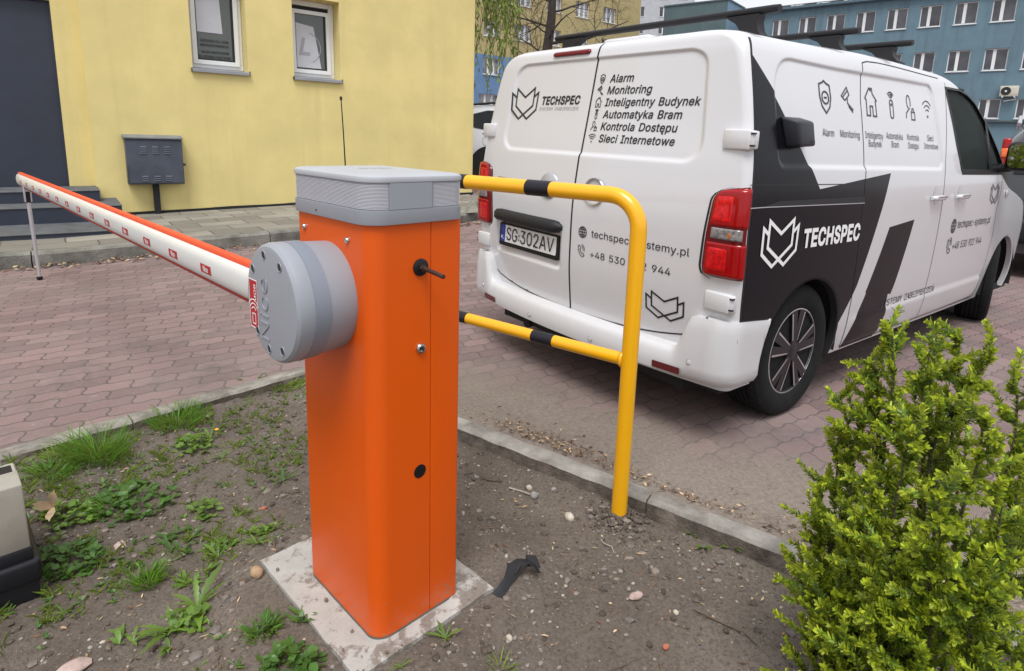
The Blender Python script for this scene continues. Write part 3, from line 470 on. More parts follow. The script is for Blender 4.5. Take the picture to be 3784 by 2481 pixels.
# ------------------------------------------------------------------ pavement in front of the yellow house
def slab_mat():
    m = bpy.data.materials.new('paving_slabs'); m.use_nodes = True; t = NT(m); b = t.n['Principled BSDF']; b.inputs['Roughness'].default_value = .9
    p = t.coords(); br = t.new('ShaderNodeTexBrick'); br.offset = .5; br.inputs['Scale'].default_value = 1; br.inputs['Brick Width'].default_value = .5; br.inputs['Row Height'].default_value = .36
    br.inputs['Mortar Size'].default_value = .008; br.inputs['Mortar Smooth'].default_value = .3; br.inputs['Bias'].default_value = .0
    dn = t.noise(3, 3, .5, p); va = t.new('ShaderNodeVectorMath', operation='ADD'); vs_ = t.new('ShaderNodeVectorMath', operation='SCALE')
    cc = t.new('ShaderNodeCombineXYZ'); t.link(t.math('SUBTRACT', dn, .5), cc.inputs[0]); t.link(t.math('SUBTRACT', dn, .5), cc.inputs[1]); t.link(cc.outputs[0], vs_.inputs[0]); vs_.inputs['Scale'].default_value = .05
    t.link(p, va.inputs[0]); t.link(vs_.outputs[0], va.inputs[1]); t.link(va.outputs[0], br.inputs['Vector'])
    br.inputs['Color1'].default_value = (.15, .138, .118, 1); br.inputs['Color2'].default_value = (.30, .282, .245, 1); br.inputs['Mortar'].default_value = (.06, .053, .042, 1)
    big = t.noise(1.6, 6, .65, p); c = t.mix(t.ramp(big, [(.4, (0, 0, 0)), (.7, (.7,)*3)]), br.outputs['Color'], (.14, .128, .105))
    c = t.mix(t.ramp(t.noise(90, 5, .7, p), [(.3, (.35,)*3), (.7, (0, 0, 0))]), c, (.13, .12, .10))
    t.link(c, b.inputs['Base Color']); t.link(t.bump(t.math('SUBTRACT', t.math('MULTIPLY', t.noise(70, 5, .6, p), .4), br.outputs['Fac']), .7, .008), b.inputs['Normal']); return m
M_slab = slab_mat()
def pave_z(s, n):
    """pavement level: kerb height at the road, rising towards the wall"""
    p = wallp(s, -2.72); zk = road_z(p.x, p.y)+.125; zw = max(.2+.024*s, .13)
    return zk+(zw-zk)*min(1, max(0, (n+2.72)/2.72))
def build_pavement():
    P = []; ss = np.linspace(-9, 3.2, 50); ns = np.linspace(0, 1, 12)
    for s in ss:
        row = []
        for u in ns:
            n = -2.60+2.62*u
            lim = 1.75+1.45*u                  # right end runs obliquely back to the house corner
            s2 = -9+(s+9)/(12.2)*(lim+9)
            p = wallp(s2, n); row.append((s2, n, pave_z(s2, n)))
        P.append(row)
    o = grid_mesh('pavement', np.array(P), M_slab, None, 180); o.matrix_world = Matrix(((WT.x, WN.x, 0, W0.x), (WT.y, WN.y, 0, W0.y), (0, 0, 1, 0), (0, 0, 0, 1)))
    tag(o, kind='structure')
    mb = MB(); rs = random.Random(3)
    s = -9.0
    path = []
    while s < 1.0:
        path.append((s, s+.99)); s += 1.0
    for a, b in path:
        rings = []; dz = rs.uniform(-.008, .008); dn = rs.uniform(-.008, .008)
        for t in range(9):
            q = a+(b-a)*t/8; z = pave_z(q, -2.72)+dz+.004*noise.noise(Vector((q*6, 0, 0))); g = 0.006*noise.noise(Vector((q*5, 4, 0)))
            rings.append([wallp(q, -2.60, z-.3), wallp(q, -2.60, z), wallp(q, -2.70+dn+g, z), wallp(q, -2.725+dn+g, z-.02), wallp(q, -2.74+dn, z-.3)])
        mb.loft(rings)
    # rounded end of the kerb and the oblique run to the house
    rings = []
    for t in range(15):
        k = t/14
        if k < .4: a = k/.4; s_, n_ = 1.0+.72*math.sin(a*1.2), -2.60+.42*(1-math.cos(a*1.2))
        else: a = (k-.4)/.6; s_, n_ = 1.67+a*1.6, -2.33+a*2.33
        z = pave_z(s_, n_)+.002
        dx, dy = (1, 0) if k < .05 else ((math.cos(k/.4*1.2), math.sin(k/.4*1.2)) if k < .4 else (.57, .82))
        o2 = (dy, -dx)
        rings.append([wallp(s_, n_, z-.3), wallp(s_, n_, z), wallp(s_+o2[0]*.11, n_+o2[1]*.11, z), wallp(s_+o2[0]*.13, n_+o2[1]*.13, z-.02), wallp(s_+o2[0]*.14, n_+o2[1]*.14, z-.3)])
    mb.loft(rings)
    tag(mb.build('pavement_kerb', mat('weathered_kerb', (.175, .168, .148), .92, var=.45, vscale=5, bump=.7, bscale=60, bdist=.01, dirt=((.075, .068, .055), 3.5, .5, .8)), None, 40), kind='structure')
build_pavement()

# ------------------------------------------------------------------ yellow house on the left
def plaster(name, col, sc=.5): return mat(name, col, .9, var=.10, vscale=1.2, bump=.5, bscale=190, bdist=.004, dirt=(tuple(c*.82 for c in col), .8, .5, .2))
M_yel = plaster('yellow_plaster', (.72, .60, .255))
_t = NT(M_yel); _mp = _t.new('ShaderNodeMapping'); _mp.inputs['Scale'].default_value = (2.5, 1, .12); _t.link(_t.coords(), _mp.inputs['Vector'])
_b = _t.n['Principled BSDF']; _src = _b.inputs['Base Color'].links[0].from_socket; _t.link(_t.mix(_t.ramp(_t.noise(1.4, 6, .7, _mp.outputs[0]), [(.52, (0, 0, 0)), (.75, (.28,)*3)]), _src, (.50, .40, .17)), _b.inputs['Base Color'])
M_navy = mat('navy_paint', (.026, .033, .053), .5, var=.12, vscale=3, bump=.15, bscale=60)
M_black = mat('black_bitumen', (.012, .012, .014), .8)
M_pvc = mat('white_pvc', (.78, .79, .80), .35, var=.03, vscale=4)
M_dark = mat('dark_gap', (.006, .006, .007), .6)
M_gasket = mat('black_gasket', (.012, .012, .014), .6)
M_sill = mat('grey_sill_metal', (.30, .31, .34), .45, metal=.3, var=.08)
M_glass_int = mat('window_glass_greenish', (.075, .088, .078), .06, spec=.8)
M_paper = mat('white_paper', (.52, .53, .58), .6, var=.05)
M_textblack = mat('black_lettering', (.012, .013, .016), .45)
M_lgrey = mat('grey_lettering', (.30, .30, .31), .5)
house_M = Matrix(((WT.x, WN.x, 0, W0.x), (WT.y, WN.y, 0, W0.y), (0, 0, 1, 0), (0, 0, 0, 1)))   # x along the wall, y into the house
house = thing('yellow_house', 'yellow plastered house with dark door and small white windows on the left', 'house', mat=house_M)
WIN = [(-1.195, -.495, 2.09, 3.5), (.14, .838, 2.09, 3.22)]
WD = .30
def wall_with_holes(mb, s0, s1, z0, z1, holes, y=0, depth=WD):
    ss = sorted({s0, s1, *[h[0] for h in holes], *[h[1] for h in holes]}); zs = sorted({z0, z1, *[h[2] for h in holes], *[h[3] for h in holes]})
    for a, b in zip(ss, ss[1:]):
        for c, d in zip(zs, zs[1:]):
            if any(h[0] <= a and b <= h[1] and h[2] <= c and d <= h[3] for h in holes): continue
            mb.add([(a, y, c), (b, y, c), (b, y, d), (a, y, d)], [(0, 1, 2, 3)])
    for a, b, c, d in holes:
        mb.add([(a, y, c), (b, y, c), (b, y, d), (a, y, d), (a, y+depth, c), (b, y+depth, c), (b, y+depth, d), (a, y+depth, d)], [(0, 4, 5, 1), (1, 5, 6, 2), (2, 6, 7, 3), (3, 7, 4, 0)])
wb = MB(); wall_with_holes(wb, -2.39, 3.25, .0, 6.4, WIN)
wb.add([(3.25, 0, 0), (3.25, 9, 0), (3.25, 9, 6.4), (3.25, 0, 6.4), (-2.39, 0, 6.4), (-2.39, 9, 6.4), (-2.39, .12, 0), (-2.39, .12, 6.4), (-2.39, 0, 0)], [(0, 1, 2, 3), (3, 2, 5, 4), (8, 4, 7, 6)])
wall_with_holes(wb, -9, -2.39, 0, 6.4, [(-3.72, -2.66, .50, 2.74)], .12, .10)
wb.add([(-9, .12, 6.4), (-2.39, .12, 6.4), (-2.39, 9, 6.4), (-9, 9, 6.4)], [(0, 1, 2, 3)])
wb.build('wall', M_yel, house, 0)
mb = MB(); rings = []
for s in np.linspace(-2.42, 3.262, 12): rings.append([(s, -.012, -.1), (s, -.012, max(.2+.024*s, .13)+.035+.006*math.sin(s*5)), (s, .01, max(.2+.024*s, .13)+.035), (s, .01, -.1)])
mb.loft(rings); mb.build('plinth', M_black, house, 0)
mb = MB(); mb.box(-2.66, -2.385, .09, .125, .30, .53); mb.box(-2.40, -2.384, -.013, .12, .1, .30); mb.build('plinth', M_navy, house, 0)
mb = MB(); mb.rbox(-3.72, -2.662, .19, .25, .50, 2.738, .004, 1); mb.box(-3.72, -2.665, .175, .2, .50, .53); door = mb.build('door', M_navy, house, 30)
mb = MB(); mb.box(-2.675, -2.660, .16, .22, .5, 2.74); mb.box(-3.7, -2.675, .16, .22, 2.725, 2.74); mb.build('door_frame', M_navy, house, 0)
for i, (a, b, c, d) in enumerate(WIN):
    yw = WD-.05; f = MB(); pw = .075
    f.rbox(a+.002, b-.002, yw, yw+.07, c+.03, c+.03+pw, .006, 1); f.rbox(b-pw, b-.002, yw, yw+.07, c+.03+pw, d, .006, 1); f.rbox(a+.002, a+pw, yw, yw+.07, c+.03+pw, d, .006, 1)
    if i: f.rbox(a+pw, b-pw, yw, yw+.07, d-pw, d-.002, .006, 1)
    win = f.build('window', M_pvc, house, 40)
    tilt = .03 if i else 0
    sb = MB(); e = .02; x0, x1, z0, z1 = a+pw-e, b-pw+e-.012*i, c+.03+pw-e, (d-pw-.06 if i else d+.4)
    def ty(z): return tilt*(z-z0)/1.0
    for (p, q, r_, s_) in ((x0, x1, z0, z0+.055), (x0, x0+.055, z0+.055, z1), (x1-.055, x1, z0+.055, z1), (x0+.055, x1-.055, z1-.055, z1)):
        vv = [(x, yw-.028+dy+ty(z), z) for z in (r_, s_) for dy in (0, .05) for x in (p, q)]
        sb.add(vv, [(0, 1, 3, 2), (4, 6, 7, 5), (0, 4, 5, 1), (2, 3, 7, 6), (0, 2, 6, 4), (1, 5, 7, 3)])
    sb.build('sash', M_pvc, win, 0)
    g = MB()
    for (p, q, r_, s_) in ((x0+.055, x1-.055, z0+.055, z0+.08), (x1-.085, x1-.055, z0+.08, z1-.055), (x0+.055, x0+.07, z0+.08, z1-.055)):
        g.add([(p, yw-.006+ty(r_), r_), (q, yw-.006+ty(r_), r_), (q, yw-.006+ty(s_), s_), (p, yw-.006+ty(s_), s_)], [(0, 1, 2, 3)])
    g.build('gasket', M_gasket, win, 0)
    p = MB(); p.add([(x0+.05, yw+.002+ty(z0), z0+.05), (x1-.05, yw+.002+ty(z0), z0+.05), (x1-.05, yw+.002+ty(z1), z1-.05), (x0+.05, yw+.002+ty(z1), z1-.05)], [(0, 1, 2, 3)])
    p.build('pane', M_glass_int, win, 0)
    bk = MB(); bk.box(a, b, WD, WD+.05, c, d); bk.build('room_dark', M_dark, win, 0)
    sl = MB(); rr = [[(x, WD-.03, c+.03), (x, -.03, c-.002), (x, -.045, c-.008), (x, -.045, c-.045), (x, -.035, c-.045), (x, -.035, c-.014), (x, WD-.03, c+.01)] for x in (a-.012, b+.012)]
    sl.loft(rr); sl.build('sill', M_sill, win, 0)
    ec = MB(); ec.box(a-.018, a-.011, -.048, .01, c-.048, c+.002); ec.build('sill_end_cap', M_gasket, win, 0); ec = MB(); ec.box(b+.011, b+.018, -.048, .2, c-.048, c+.012); ec.build('sill_end_cap', M_gasket, win, 0)
    ym = yw-.004
    if i == 0:
        decal_mesh('poster', [([(x0+.055, 2.60), (x1-.20, 2.60), (x1-.24, 3.4), (x0+.055, 3.4)], [(0, 1, 2, 3)])], lambda x, y: (x, ym, y), M_paper, win)
        L = [text_fit('SZKOLENIA DLA OSÓB', x0+.10, x1-.13, 2.475, .034, 0, .012), text_fit('NIEPEŁNOSPRAWNYCH', x0+.10, x1-.13, 2.415, .034, 0, .012), text_fit('NAJEM SAMOCHODÓW', x0+.11, x1-.13, 2.325, .034, 0, .012), text_fit('NA EGZAMIN PAŃSTWOWY', x0+.07, x1-.10, 2.262, .034, 0, .012)]
        decal_mesh('lettering', L, lambda x, y: (x, ym-.002, y), M_textblack, win)
    else:
        decal_mesh('poster', [([(x0+.055, 2.25), (x1-.14, 2.25), (x1-.24, 2.86), (x0+.055, 2.9)], [(0, 1, 2, 3)])], lambda x, y: (x, ym+ty(y), y), M_paper, win)
        cx, cz = x0+.20, 2.55
        decal_mesh('lettering', [stroke([(cx-.02, cz+.14), (cx-.07, cz-.09), (cx+.07, cz-.09)], .05), stroke(arc(cx, cz, .23, -62, 70, 14), .014)], lambda x, y: (x, ym-.002+ty(y), y), mat('faded_lettering', (.33, .34, .38), .6), win)
# steps of the entrance, navy risers and worn grey treads
M_tread = mat('worn_grey_tread', (.085, .09, .10), .8, var=.3, vscale=5, dirt=((.19, .185, .175), 6, .58, .6), bump=.3)
steps = thing('entrance_steps', 'three broad navy painted steps below the dark house door', 'steps', mat=house_M)
for (out, z, zb_, sr) in ((1.78, .215, -.05, -2.06), (1.02, .395, .0, -2.2), (.52, .53, .0, -2.38)):
    mb = MB(); mb.box(-6.5, sr, -out, .12 if z > .5 else -out+.9, zb_, z-.012); st = mb.build('step', M_navy, steps, 0)
    mb = MB(); mb.rbox(-6.5, sr+.004, -out-.01, .118 if z > .5 else -out+.9, z-.012, z, .004, 1); mb.build('tread', M_tread, st, 30)
# meter cabinet on the wall
M_cabpaint = mat('slate_cabinet_paint', (.060, .070, .095), .5, var=.25, vscale=4, bump=.25, bscale=14, bdist=.006, dirt=((.035, .035, .04), 5, .6, .5))
bx = thing('wall_meter_cabinet', 'dented slate grey metal meter cabinet with louvres on the yellow wall', 'utility box', mat=house_M)
mb = MB(); mb.rbox(-2.05, -1.41, -.16, -.002, .56, 1.145, .006, 1); body = mb.build('cabinet_body', M_cabpaint, bx, 40)
mb = MB(); mb.loft([[(x, -.002, 1.15), (x, -.19, 1.146), (x, -.19, 1.160), (x, -.002, 1.195)] for x in (-2.07, -1.40)]); mb.build('cabinet_roof', mat('dusty_cabinet_roof', (.16, .17, .185), .6, var=.2), bx, 0)
mb = MB(); mb.rbox(-2.035, -1.415, -.172, -.160, .575, 1.125, .003, 1); dr = mb.build('door', M_cabpaint, bx, 40)
lv = MB()
for zz in (1.035, .655):
    for xx in (-1.86, -1.725, -1.595):
        lv = MB()
        for k in range(3 if zz < 1 else 4): lv.loft([[(x, -.1715, zz-.026*k+.018-(.0)), (x, -.182, zz-.026*k), (x, -.1715, zz-.026*k)] for x in (xx-.036, xx+.036)])
        lv.build('louvre', M_cabpaint, dr, 0)
mb = MB(); mb.box(-1.414, -1.385, -.165, -.15, .80, .83); mb.build('latch', M_gasket, bx, 0)
mb = MB(); mb.box(-1.775, -1.705, -.10, -.02, .165, .56); mb.build('cable_duct', M_black, bx, 0)
# ------------------------------------------------------------------ buildings and trees behind
def window_unit(mb_frame, mb_glass, mb_sill, x0, x1, z0, z1, leaves=2, depth=.18, fr=.07, slim=False):
    """reveal is cut in the wall; frame, sashes and glass sit back in it (local y = into the wall)"""
    y = depth
    for a, b, c, d in ((x0, x1, z0, z0+fr), (x0, x1, z1-fr, z1), (x0, x0+fr, z0+fr, z1-fr), (x1-fr, x1, z0+fr, z1-fr)): mb_frame.box(a, b, y-.04, y+.02, c, d)
    for k in range(1, leaves):
        xm = x0+(x1-x0)*(k/leaves if not slim else .42); mb_frame.box(xm-.09, xm+.09, y-.05, y+.015, z0+fr, z1-fr)
    mb_glass.box(x0+fr, x1-fr, y, y+.01, z0+fr, z1-fr)
    mb_sill.box(x0-.05, x1+.05, -.06, y-.04, z0-.05, z0-.005)
def bg_glass(name, dark, light):
    m = bpy.data.materials.new(name); m.use_nodes = True; t = NT(m); b = t.n['Principled BSDF']; b.inputs['Roughness'].default_value = .05; b.inputs['Specular IOR Level'].default_value = .9
    f = t.noise(.9, 3, .5, t.coords()); t.link(t.ramp(f, [(.35, dark), (.65, light)]), b.inputs['Base Color']); return m
M_bgpvc = mat('far_white_frames', (.72, .73, .74), .5)
M_bgglass = bg_glass('far_window_glass', (.012, .013, .018), (.07, .07, .085))
M_bgglass2 = bg_glass('curtained_window_glass', (.06, .06, .065), (.38, .39, .41))
def facade(thing_, wallmats, s0, s1, z0, z1, wins, bands=None, depth=.2, glass=None, leaves=2, slim=False, back=8):
    """wall mesh with openings plus one window part (> pane, sill) per opening"""
    mb = MB(); ss = sorted({s0, s1, *[w_[0] for w_ in wins], *[w_[1] for w_ in wins]}); zs = sorted({z0, z1, *[w_[2] for w_ in wins], *[w_[3] for w_ in wins], *([bands[0]] if bands else [])})
    for a, b in zip(ss, ss[1:]):
        for c, d in zip(zs, zs[1:]):
            if any(w_[0] <= a and b <= w_[1] and w_[2] <= c and d <= w_[3] for w_ in wins): continue
            mb.add([(a, 0, c), (b, 0, c), (b, 0, d), (a, 0, d)], [(0, 1, 2, 3)], 1 if bands and d <= bands[0]+1e-6 else 0)
    for a, b, c, d in wins:
        mb.add([(a, 0, c), (b, 0, c), (b, 0, d), (a, 0, d), (a, depth, c), (b, depth, c), (b, depth, d), (a, depth, d)], [(0, 4, 5, 1), (1, 5, 6, 2), (2, 6, 7, 3), (3, 7, 4, 0)], 1 if bands and d <= bands[0] else 0)
    for (q0, q1, mi) in (((z0, bands[0], 1), (bands[0], z1, 0)) if bands else ((z0, z1, 0),)):
        mb.add([(s0, 0, q0), (s0, back, q0), (s0, back, q1), (s0, 0, q1), (s1, 0, q0), (s1, back, q0), (s1, back, q1), (s1, 0, q1)], [(0, 3, 2, 1), (4, 5, 6, 7)], mi)
    mb.add([(s0, 0, z1), (s1, 0, z1), (s1, back, z1), (s0, back, z1)], [(0, 1, 2, 3)], 0)
    mb.build('wall', wallmats, thing_, 0)
    for i, (a, b, c, d) in enumerate(wins):
        F, G, L = MB(), MB(), MB(); window_unit(F, G, L, a, b, c, d, leaves, depth, .06, slim)
        wo_ = F.build('window', M_bgpvc, thing_, 0); G.build('pane', glass or M_bgglass, wo_, 0); L.build('sill', M_bgpvc, wo_, 0)
def far(D, px=None): return D
CP = Vector((0, 0, CAM_H))
def scaled(p, k): return CP+(Vector(p)-CP)*k
K = 1.2
def zz(z, k): return CAM_H+(z-CAM_H)*k
# yellow and blue apartment block (facade parallel to the house wall)
o = scaled((2.2065, 44.8, 0), K); yb_M = Matrix(((WT.x, WN.x, 0, o.x), (WT.y, WN.y, 0, o.y), (0, 0, 1, 0), (0, 0, 0, 1)))
yb = thing('apartment_block', 'long yellow apartment block with blue ground floors behind the bare tree', 'apartment block', mat=yb_M)
YW = [(s*K, (s+1.32)*K, zz(z-1.03, K), zz(z, K)) for z in (13.2, 10.95, 8.75, 6.37) for s in (-11.5, -8.95, -6.4, -3.93, -1.3, 1.32, 3.99)] + [(s*K, (s+1.6)*K, zz(3.1, K), zz(4.1, K)) for s in (-9.3, -6.67, -4.0, -1.4, 1.2, 3.8)]
facade(yb, [plaster('apartment_yellow', (.40, .335, .165)), plaster('apartment_blue', (.125, .225, .39))], -14*K, 7.9*K, 0, zz(14.6, K), YW, (zz(6.56, K),), .2, M_bgglass2, 3)
# blue office building on the right
K2 = 1.35; BA = 2.449333; bt = Vector((-math.cos(BA), -math.sin(BA), 0)); bi = Vector((-math.sin(BA)*-1, 0, 0)); bnv = Vector((math.sin(BA), -math.cos(BA), 0))
o = scaled((20.72, 31.565, 0), K2); bb_M = Matrix(((bt.x, bnv.x, 0, o.x), (bt.y, bnv.y, 0, o.y), (0, 0, 1, 0), (0, 0, 0, 1)))
bb = thing('office_building', 'blue grey plastered office building with three rows of windows beyond the van', 'office building', mat=bb_M)
BW = []
for k in range(-7, 4):
    s = k*1.452; BW += [(s*K2, (s+.91)*K2, zz(7.43, K2), zz(8.45, K2)), (s*K2, (s+.91)*K2, zz(5.22, K2), zz(6.22, K2)), ((s+.1)*K2, (s+.96)*K2, zz(2.98, K2), zz(3.9, K2))]
M_blue = plaster('blue_grey_plaster', (.125, .205, .255))
_t = NT(M_blue); _mp = _t.new('ShaderNodeMapping'); _mp.inputs['Scale'].default_value = (1.2, 1, .09); _t.link(_t.coords(), _mp.inputs['Vector'])
_b = _t.n['Principled BSDF']; _src = _b.inputs['Base Color'].links[0].from_socket; _t.link(_t.mix(_t.ramp(_t.noise(1.6, 5, .65, _mp.outputs[0]), [(.48, (0, 0, 0)), (.72, (.55,)*3)]), _src, (.07, .11, .13)), _b.inputs['Base Color'])
facade(bb, [M_blue], -10.1*K2, 5.5*K2, -.5, zz(8.95, K2), BW, None, .16, M_bgglass, 2, True, 12)
mb = MB(); mb.box(-10.15*K2, 5.5*K2, -.28, .3, zz(8.9, K2), zz(8.9, K2)+.16); mb.box(-10.15*K2, 5.5*K2, -.34, -.22, zz(8.9, K2)+.05, zz(8.9, K2)+.22); mb.build('cornice', mat('teal_cornice', (.08, .135, .17), .7, var=.2), bb, 0)
mb = MB(); mb.box(-10.1*K2, 5.5*K2, -.2, .02, zz(2.80, K2), zz(2.80, K2)+.10); mb.build('ledge', mat('dirty_ledge', (.07, .085, .09), .8), bb, 0)
mb = MB(); rs = random.Random(4); zr = zz(8.9, K2)+.2
for k in range(26):
    x = -10*K2+k*.62; mb.tube([(x, .5, zr-.1), (x, .5, zr+.28)], .03, 6)
    if k % 3 == 1: mb.box(x-.5, x+.35, .3, 1.0, zr+.12, zr+.2)
for zq in (.15, .28): mb.tube([(-10*K2, .5, zr+zq), (0, .55, zr+zq-.03), (5.5*K2, .5, zr+zq)], .03, 6)
mb.build('roof_pipes', mat('dark_roof_metal', (.05, .05, .055), .6), bb, 30)
ac = thing('air_conditioner', 'cream air conditioner outdoor unit on the blue office facade', 'air conditioner', mat=bb_M)
mb = MB(); mb.rbox(2.30*K2, 3.0*K2, -.42, -.10, zz(3.98, K2), zz(4.46, K2), .03, 2); mb.build('casing', mat('cream_casing', (.52, .50, .42), .5, var=.1), ac, 40)
mb = MB(); mb.prism(circle(0, 0, .26, 24), 0, .012, M=Matrix.Translation((2.53*K2, -.42, zz(4.22, K2))) @ Matrix.Rotation(R(90), 4, 'X')); fan = mb.build('fan_grille', M_gasket, ac, 40)
mb = MB(); mb.prism(circle(0, 0, .06, 12), 0, .02, M=Matrix.Translation((2.53*K2, -.425, zz(4.22, K2))) @ Matrix.Rotation(R(90), 4, 'X')); mb.build('fan_hub', M_bgpvc, fan, 40)
mb = MB(); mb.box(2.4*K2, 2.46*K2, -.45, 0, zz(3.93, K2), zz(3.98, K2)); mb.box(2.85*K2, 2.9*K2, -.45, 0, zz(3.93, K2), zz(3.98, K2)); mb.tube([(2.9*K2, -.2, zz(4.0, K2)), (2.92*K2, -.1, zz(3.85, K2)), (2.5*K2, -.05, zz(3.78, K2))], .04, 8); mb.build('bracket', M_bgpvc, ac, 30)
# stair tower at its left end: dark teal face and paler blue return
def ang_M(p, a): return Matrix(((math.cos(a), -math.sin(a), 0, p.x), (math.sin(a), math.cos(a), 0, p.y), (0, 0, 1, 0), (0, 0, 0, 1)))
tw = thing('stair_tower', 'dark teal flat roofed building part left of the blue office', 'building', mat=ang_M(Vector((11.4, 54.7, 0)), math.atan2(-3.3, 4.3)))
facade(tw, [plaster('teal_plaster', (.085, .130, .140))], 0, 5.42, -.5, 12.6, [(1.05, 2.2, 8.6, 10.1)], None, .15, M_bgglass, 2, False, .01)
mb = MB(); mb.box(5.42, 5.44, .01, 3.9, -.5, 12.6); mb.box(0, 5.42, 3.85, 3.9, -.5, 12.6); mb.build('side_wall', plaster('sky_blue_plaster', (.17, .27, .37)), tw, 0)
mb = MB(); mb.box(-.06, 5.5, -.06, 3.95, 12.6, 12.72); mb.build('roof', mat('teal_roof_edge', (.07, .10, .11), .7), tw, 0)
# pale tower block far off
gb = thing('tower_block', 'pale grey tower block with small windows far behind the yellow flats', 'tower block', mat=ang_M(Vector((23.5, 118, 0)), R(-6)))
GW = [(s, s+1.5, z, z+1.7) for z in np.arange(6.0, 27.5, 3.0) for s in (-4, .2, 3.6)] 
facade(gb, [plaster('grey_plaster', (.42, .44, .47))], -6, 6.3, 0, 30, GW, None, .2, M_bgglass, 2, False, 14)
mb = MB(); mb.box(6.3, 6.36, .01, 14, 0, 30.02); mb.build('gable', plaster('pale_gable', (.52, .54, .57)), gb, 0)

# ---- bare tree
M_bark = mat('dark_bark', (.045, .037, .032), .95, var=.4, vscale=9, bump=.8, bscale=30, bdist=.02)
def branch(mb, p, d, L, r, lev, rs, out=None, up=.12):
    n = 7; pts = [p]; rad = [r]; dd = d.normalized()
    for i in range(n):
        dd = (dd+Vector((rs.uniform(-1, 1), rs.uniform(-1, 1), rs.uniform(-.7, 1)*.8+up))*.26).normalized(); pts.append(pts[-1]+dd*L/n); rad.append(r*(1-.82*(i+1)/n))
    mb.tube(pts, rad, 7 if lev < 2 else 4, caps=lev < 2)
    if lev >= 4: return
    for k in range([7, 6, 6, 3][lev]):
        i = rs.randint(1, n-1); a = rs.uniform(0, 2*math.pi); side = dd.cross(Vector((math.cos(a), math.sin(a), .2))).normalized()
        branch(mb, pts[i], (side*1.0+dd*.5).normalized(), L*rs.uniform(.42, .68), max(.0045, rad[i]*.5), lev+1, rs, up=rs.uniform(-.2, .3))
tp = Vector((.68, 27.5, road_z(.68, 27.5)-.05))
tree = thing('bare_tree', 'leafless dark trunked tree in front of the yellow flats', 'tree', tp)
mb = MB(); tr = []
for i in range(10): tr.append(Vector((.012*i*i*.45+.06*math.sin(i*1.3), .04*math.cos(i*1.1), i*1.0)))
mb.tube(tr, [.29, .26, .245, .235, .225, .21, .19, .16, .12, .06], 14); mb.build('trunk', M_bark, tree, 60)
mb = MB(); rs = random.Random(11)
for (z, a, L, r_) in ((4.0, 200, 2.0, .035), (4.6, 170, 2.6, .04), (5.0, 15, 3.6, .075), (5.4, 215, 2.4, .035), (5.7, 185, 3.0, .05), (6.3, 5, 3.2, .05), (6.7, 150, 3.0, .045), (7.1, 30, 3.0, .045), (7.4, 200, 3.0, .06), (7.8, 340, 3.0, .06), (8.4, 90, 2.4, .05), (8.8, 250, 2.2, .04), (5.2, 270, 2.4, .06)):
    i = int(z); p = tr[i].lerp(tr[min(9, i+1)], z-i); branch(mb, p, Vector((math.cos(R(a)), math.sin(R(a))*.7, .22)), L, r_, 1, rs)
mb.build('crown', M_bark, tree, 60)
# ---- weeping tree with fresh leaves beside the house corner
M_leafw = mat('fresh_willow_leaf', (.20, .27, .04), .6, var=.35, vscale=2)
wp = Vector((-2.75, 21.5, road_z(-2.75, 21.5)-.05)); wt_ = thing('weeping_willow', 'weeping tree with hanging fresh green strands beside the yellow house corner', 'tree', wp)
mb = MB(); mb.tube([(0, 0, 0), (.05, .1, 2), (.2, 0, 4), (.1, .1, 6.5), (0, 0, 8.5)], [.3, .26, .22, .16, .05], 12)
rs = random.Random(5); strands = []; lf = MB()
for k in range(14):
    a = rs.uniform(0, 6.28); z = rs.uniform(4.5, 8); L = rs.uniform(.6, 2.0); tip = Vector((math.cos(a)*L, math.sin(a)*L, z+rs.uniform(.2, .8))); mb.tube([(0.1, 0, z-.6), tip*.5+Vector((0, 0, z*.5)), tip], [.06, .04, .015], 6)
mb.build('trunk', M_bark, wt_, 60); tw_ = MB()
for k in range(270):
    a = rs.uniform(0, 6.28); L = 2.5*math.sqrt(rs.random()); top = Vector((math.cos(a)*L, math.sin(a)*L, 8.6-L*.55+rs.uniform(-1.2, .3))); ln = rs.uniform(1.6, 4.6); n = int(ln/.22)
    pts = [top+Vector((.10*math.sin(i*.7+k), .10*math.cos(i*.6+k), -i*.22)) for i in range(n)]; tw_.tube(pts, .009, 3, caps=False)
    thin = 1 if rs.random() < .6 else 0
    for p in pts:
        if p.z < 1.9+rs.random(): break
        for j in range(1+thin*2):
            q = p+Vector((rs.uniform(-.06, .06), rs.uniform(-.06, .06), rs.uniform(-.1, .1))); d = Vector((rs.uniform(-.6, .6), rs.uniform(-.6, .6), -1)).normalized()*rs.uniform(.12, .26); sd_ = d.cross(Vector((rs.random()-.5, rs.random()-.5, .1))).normalized()*.032
            lf.add([q, q+d*.5+sd_, q+d, q+d*.5-sd_], [(0, 1, 2, 3)])
tw_.build('twigs', mat('willow_twig', (.10, .09, .04), .8), wt_, 0); lf.build('crown', M_leafw, wt_, 0)
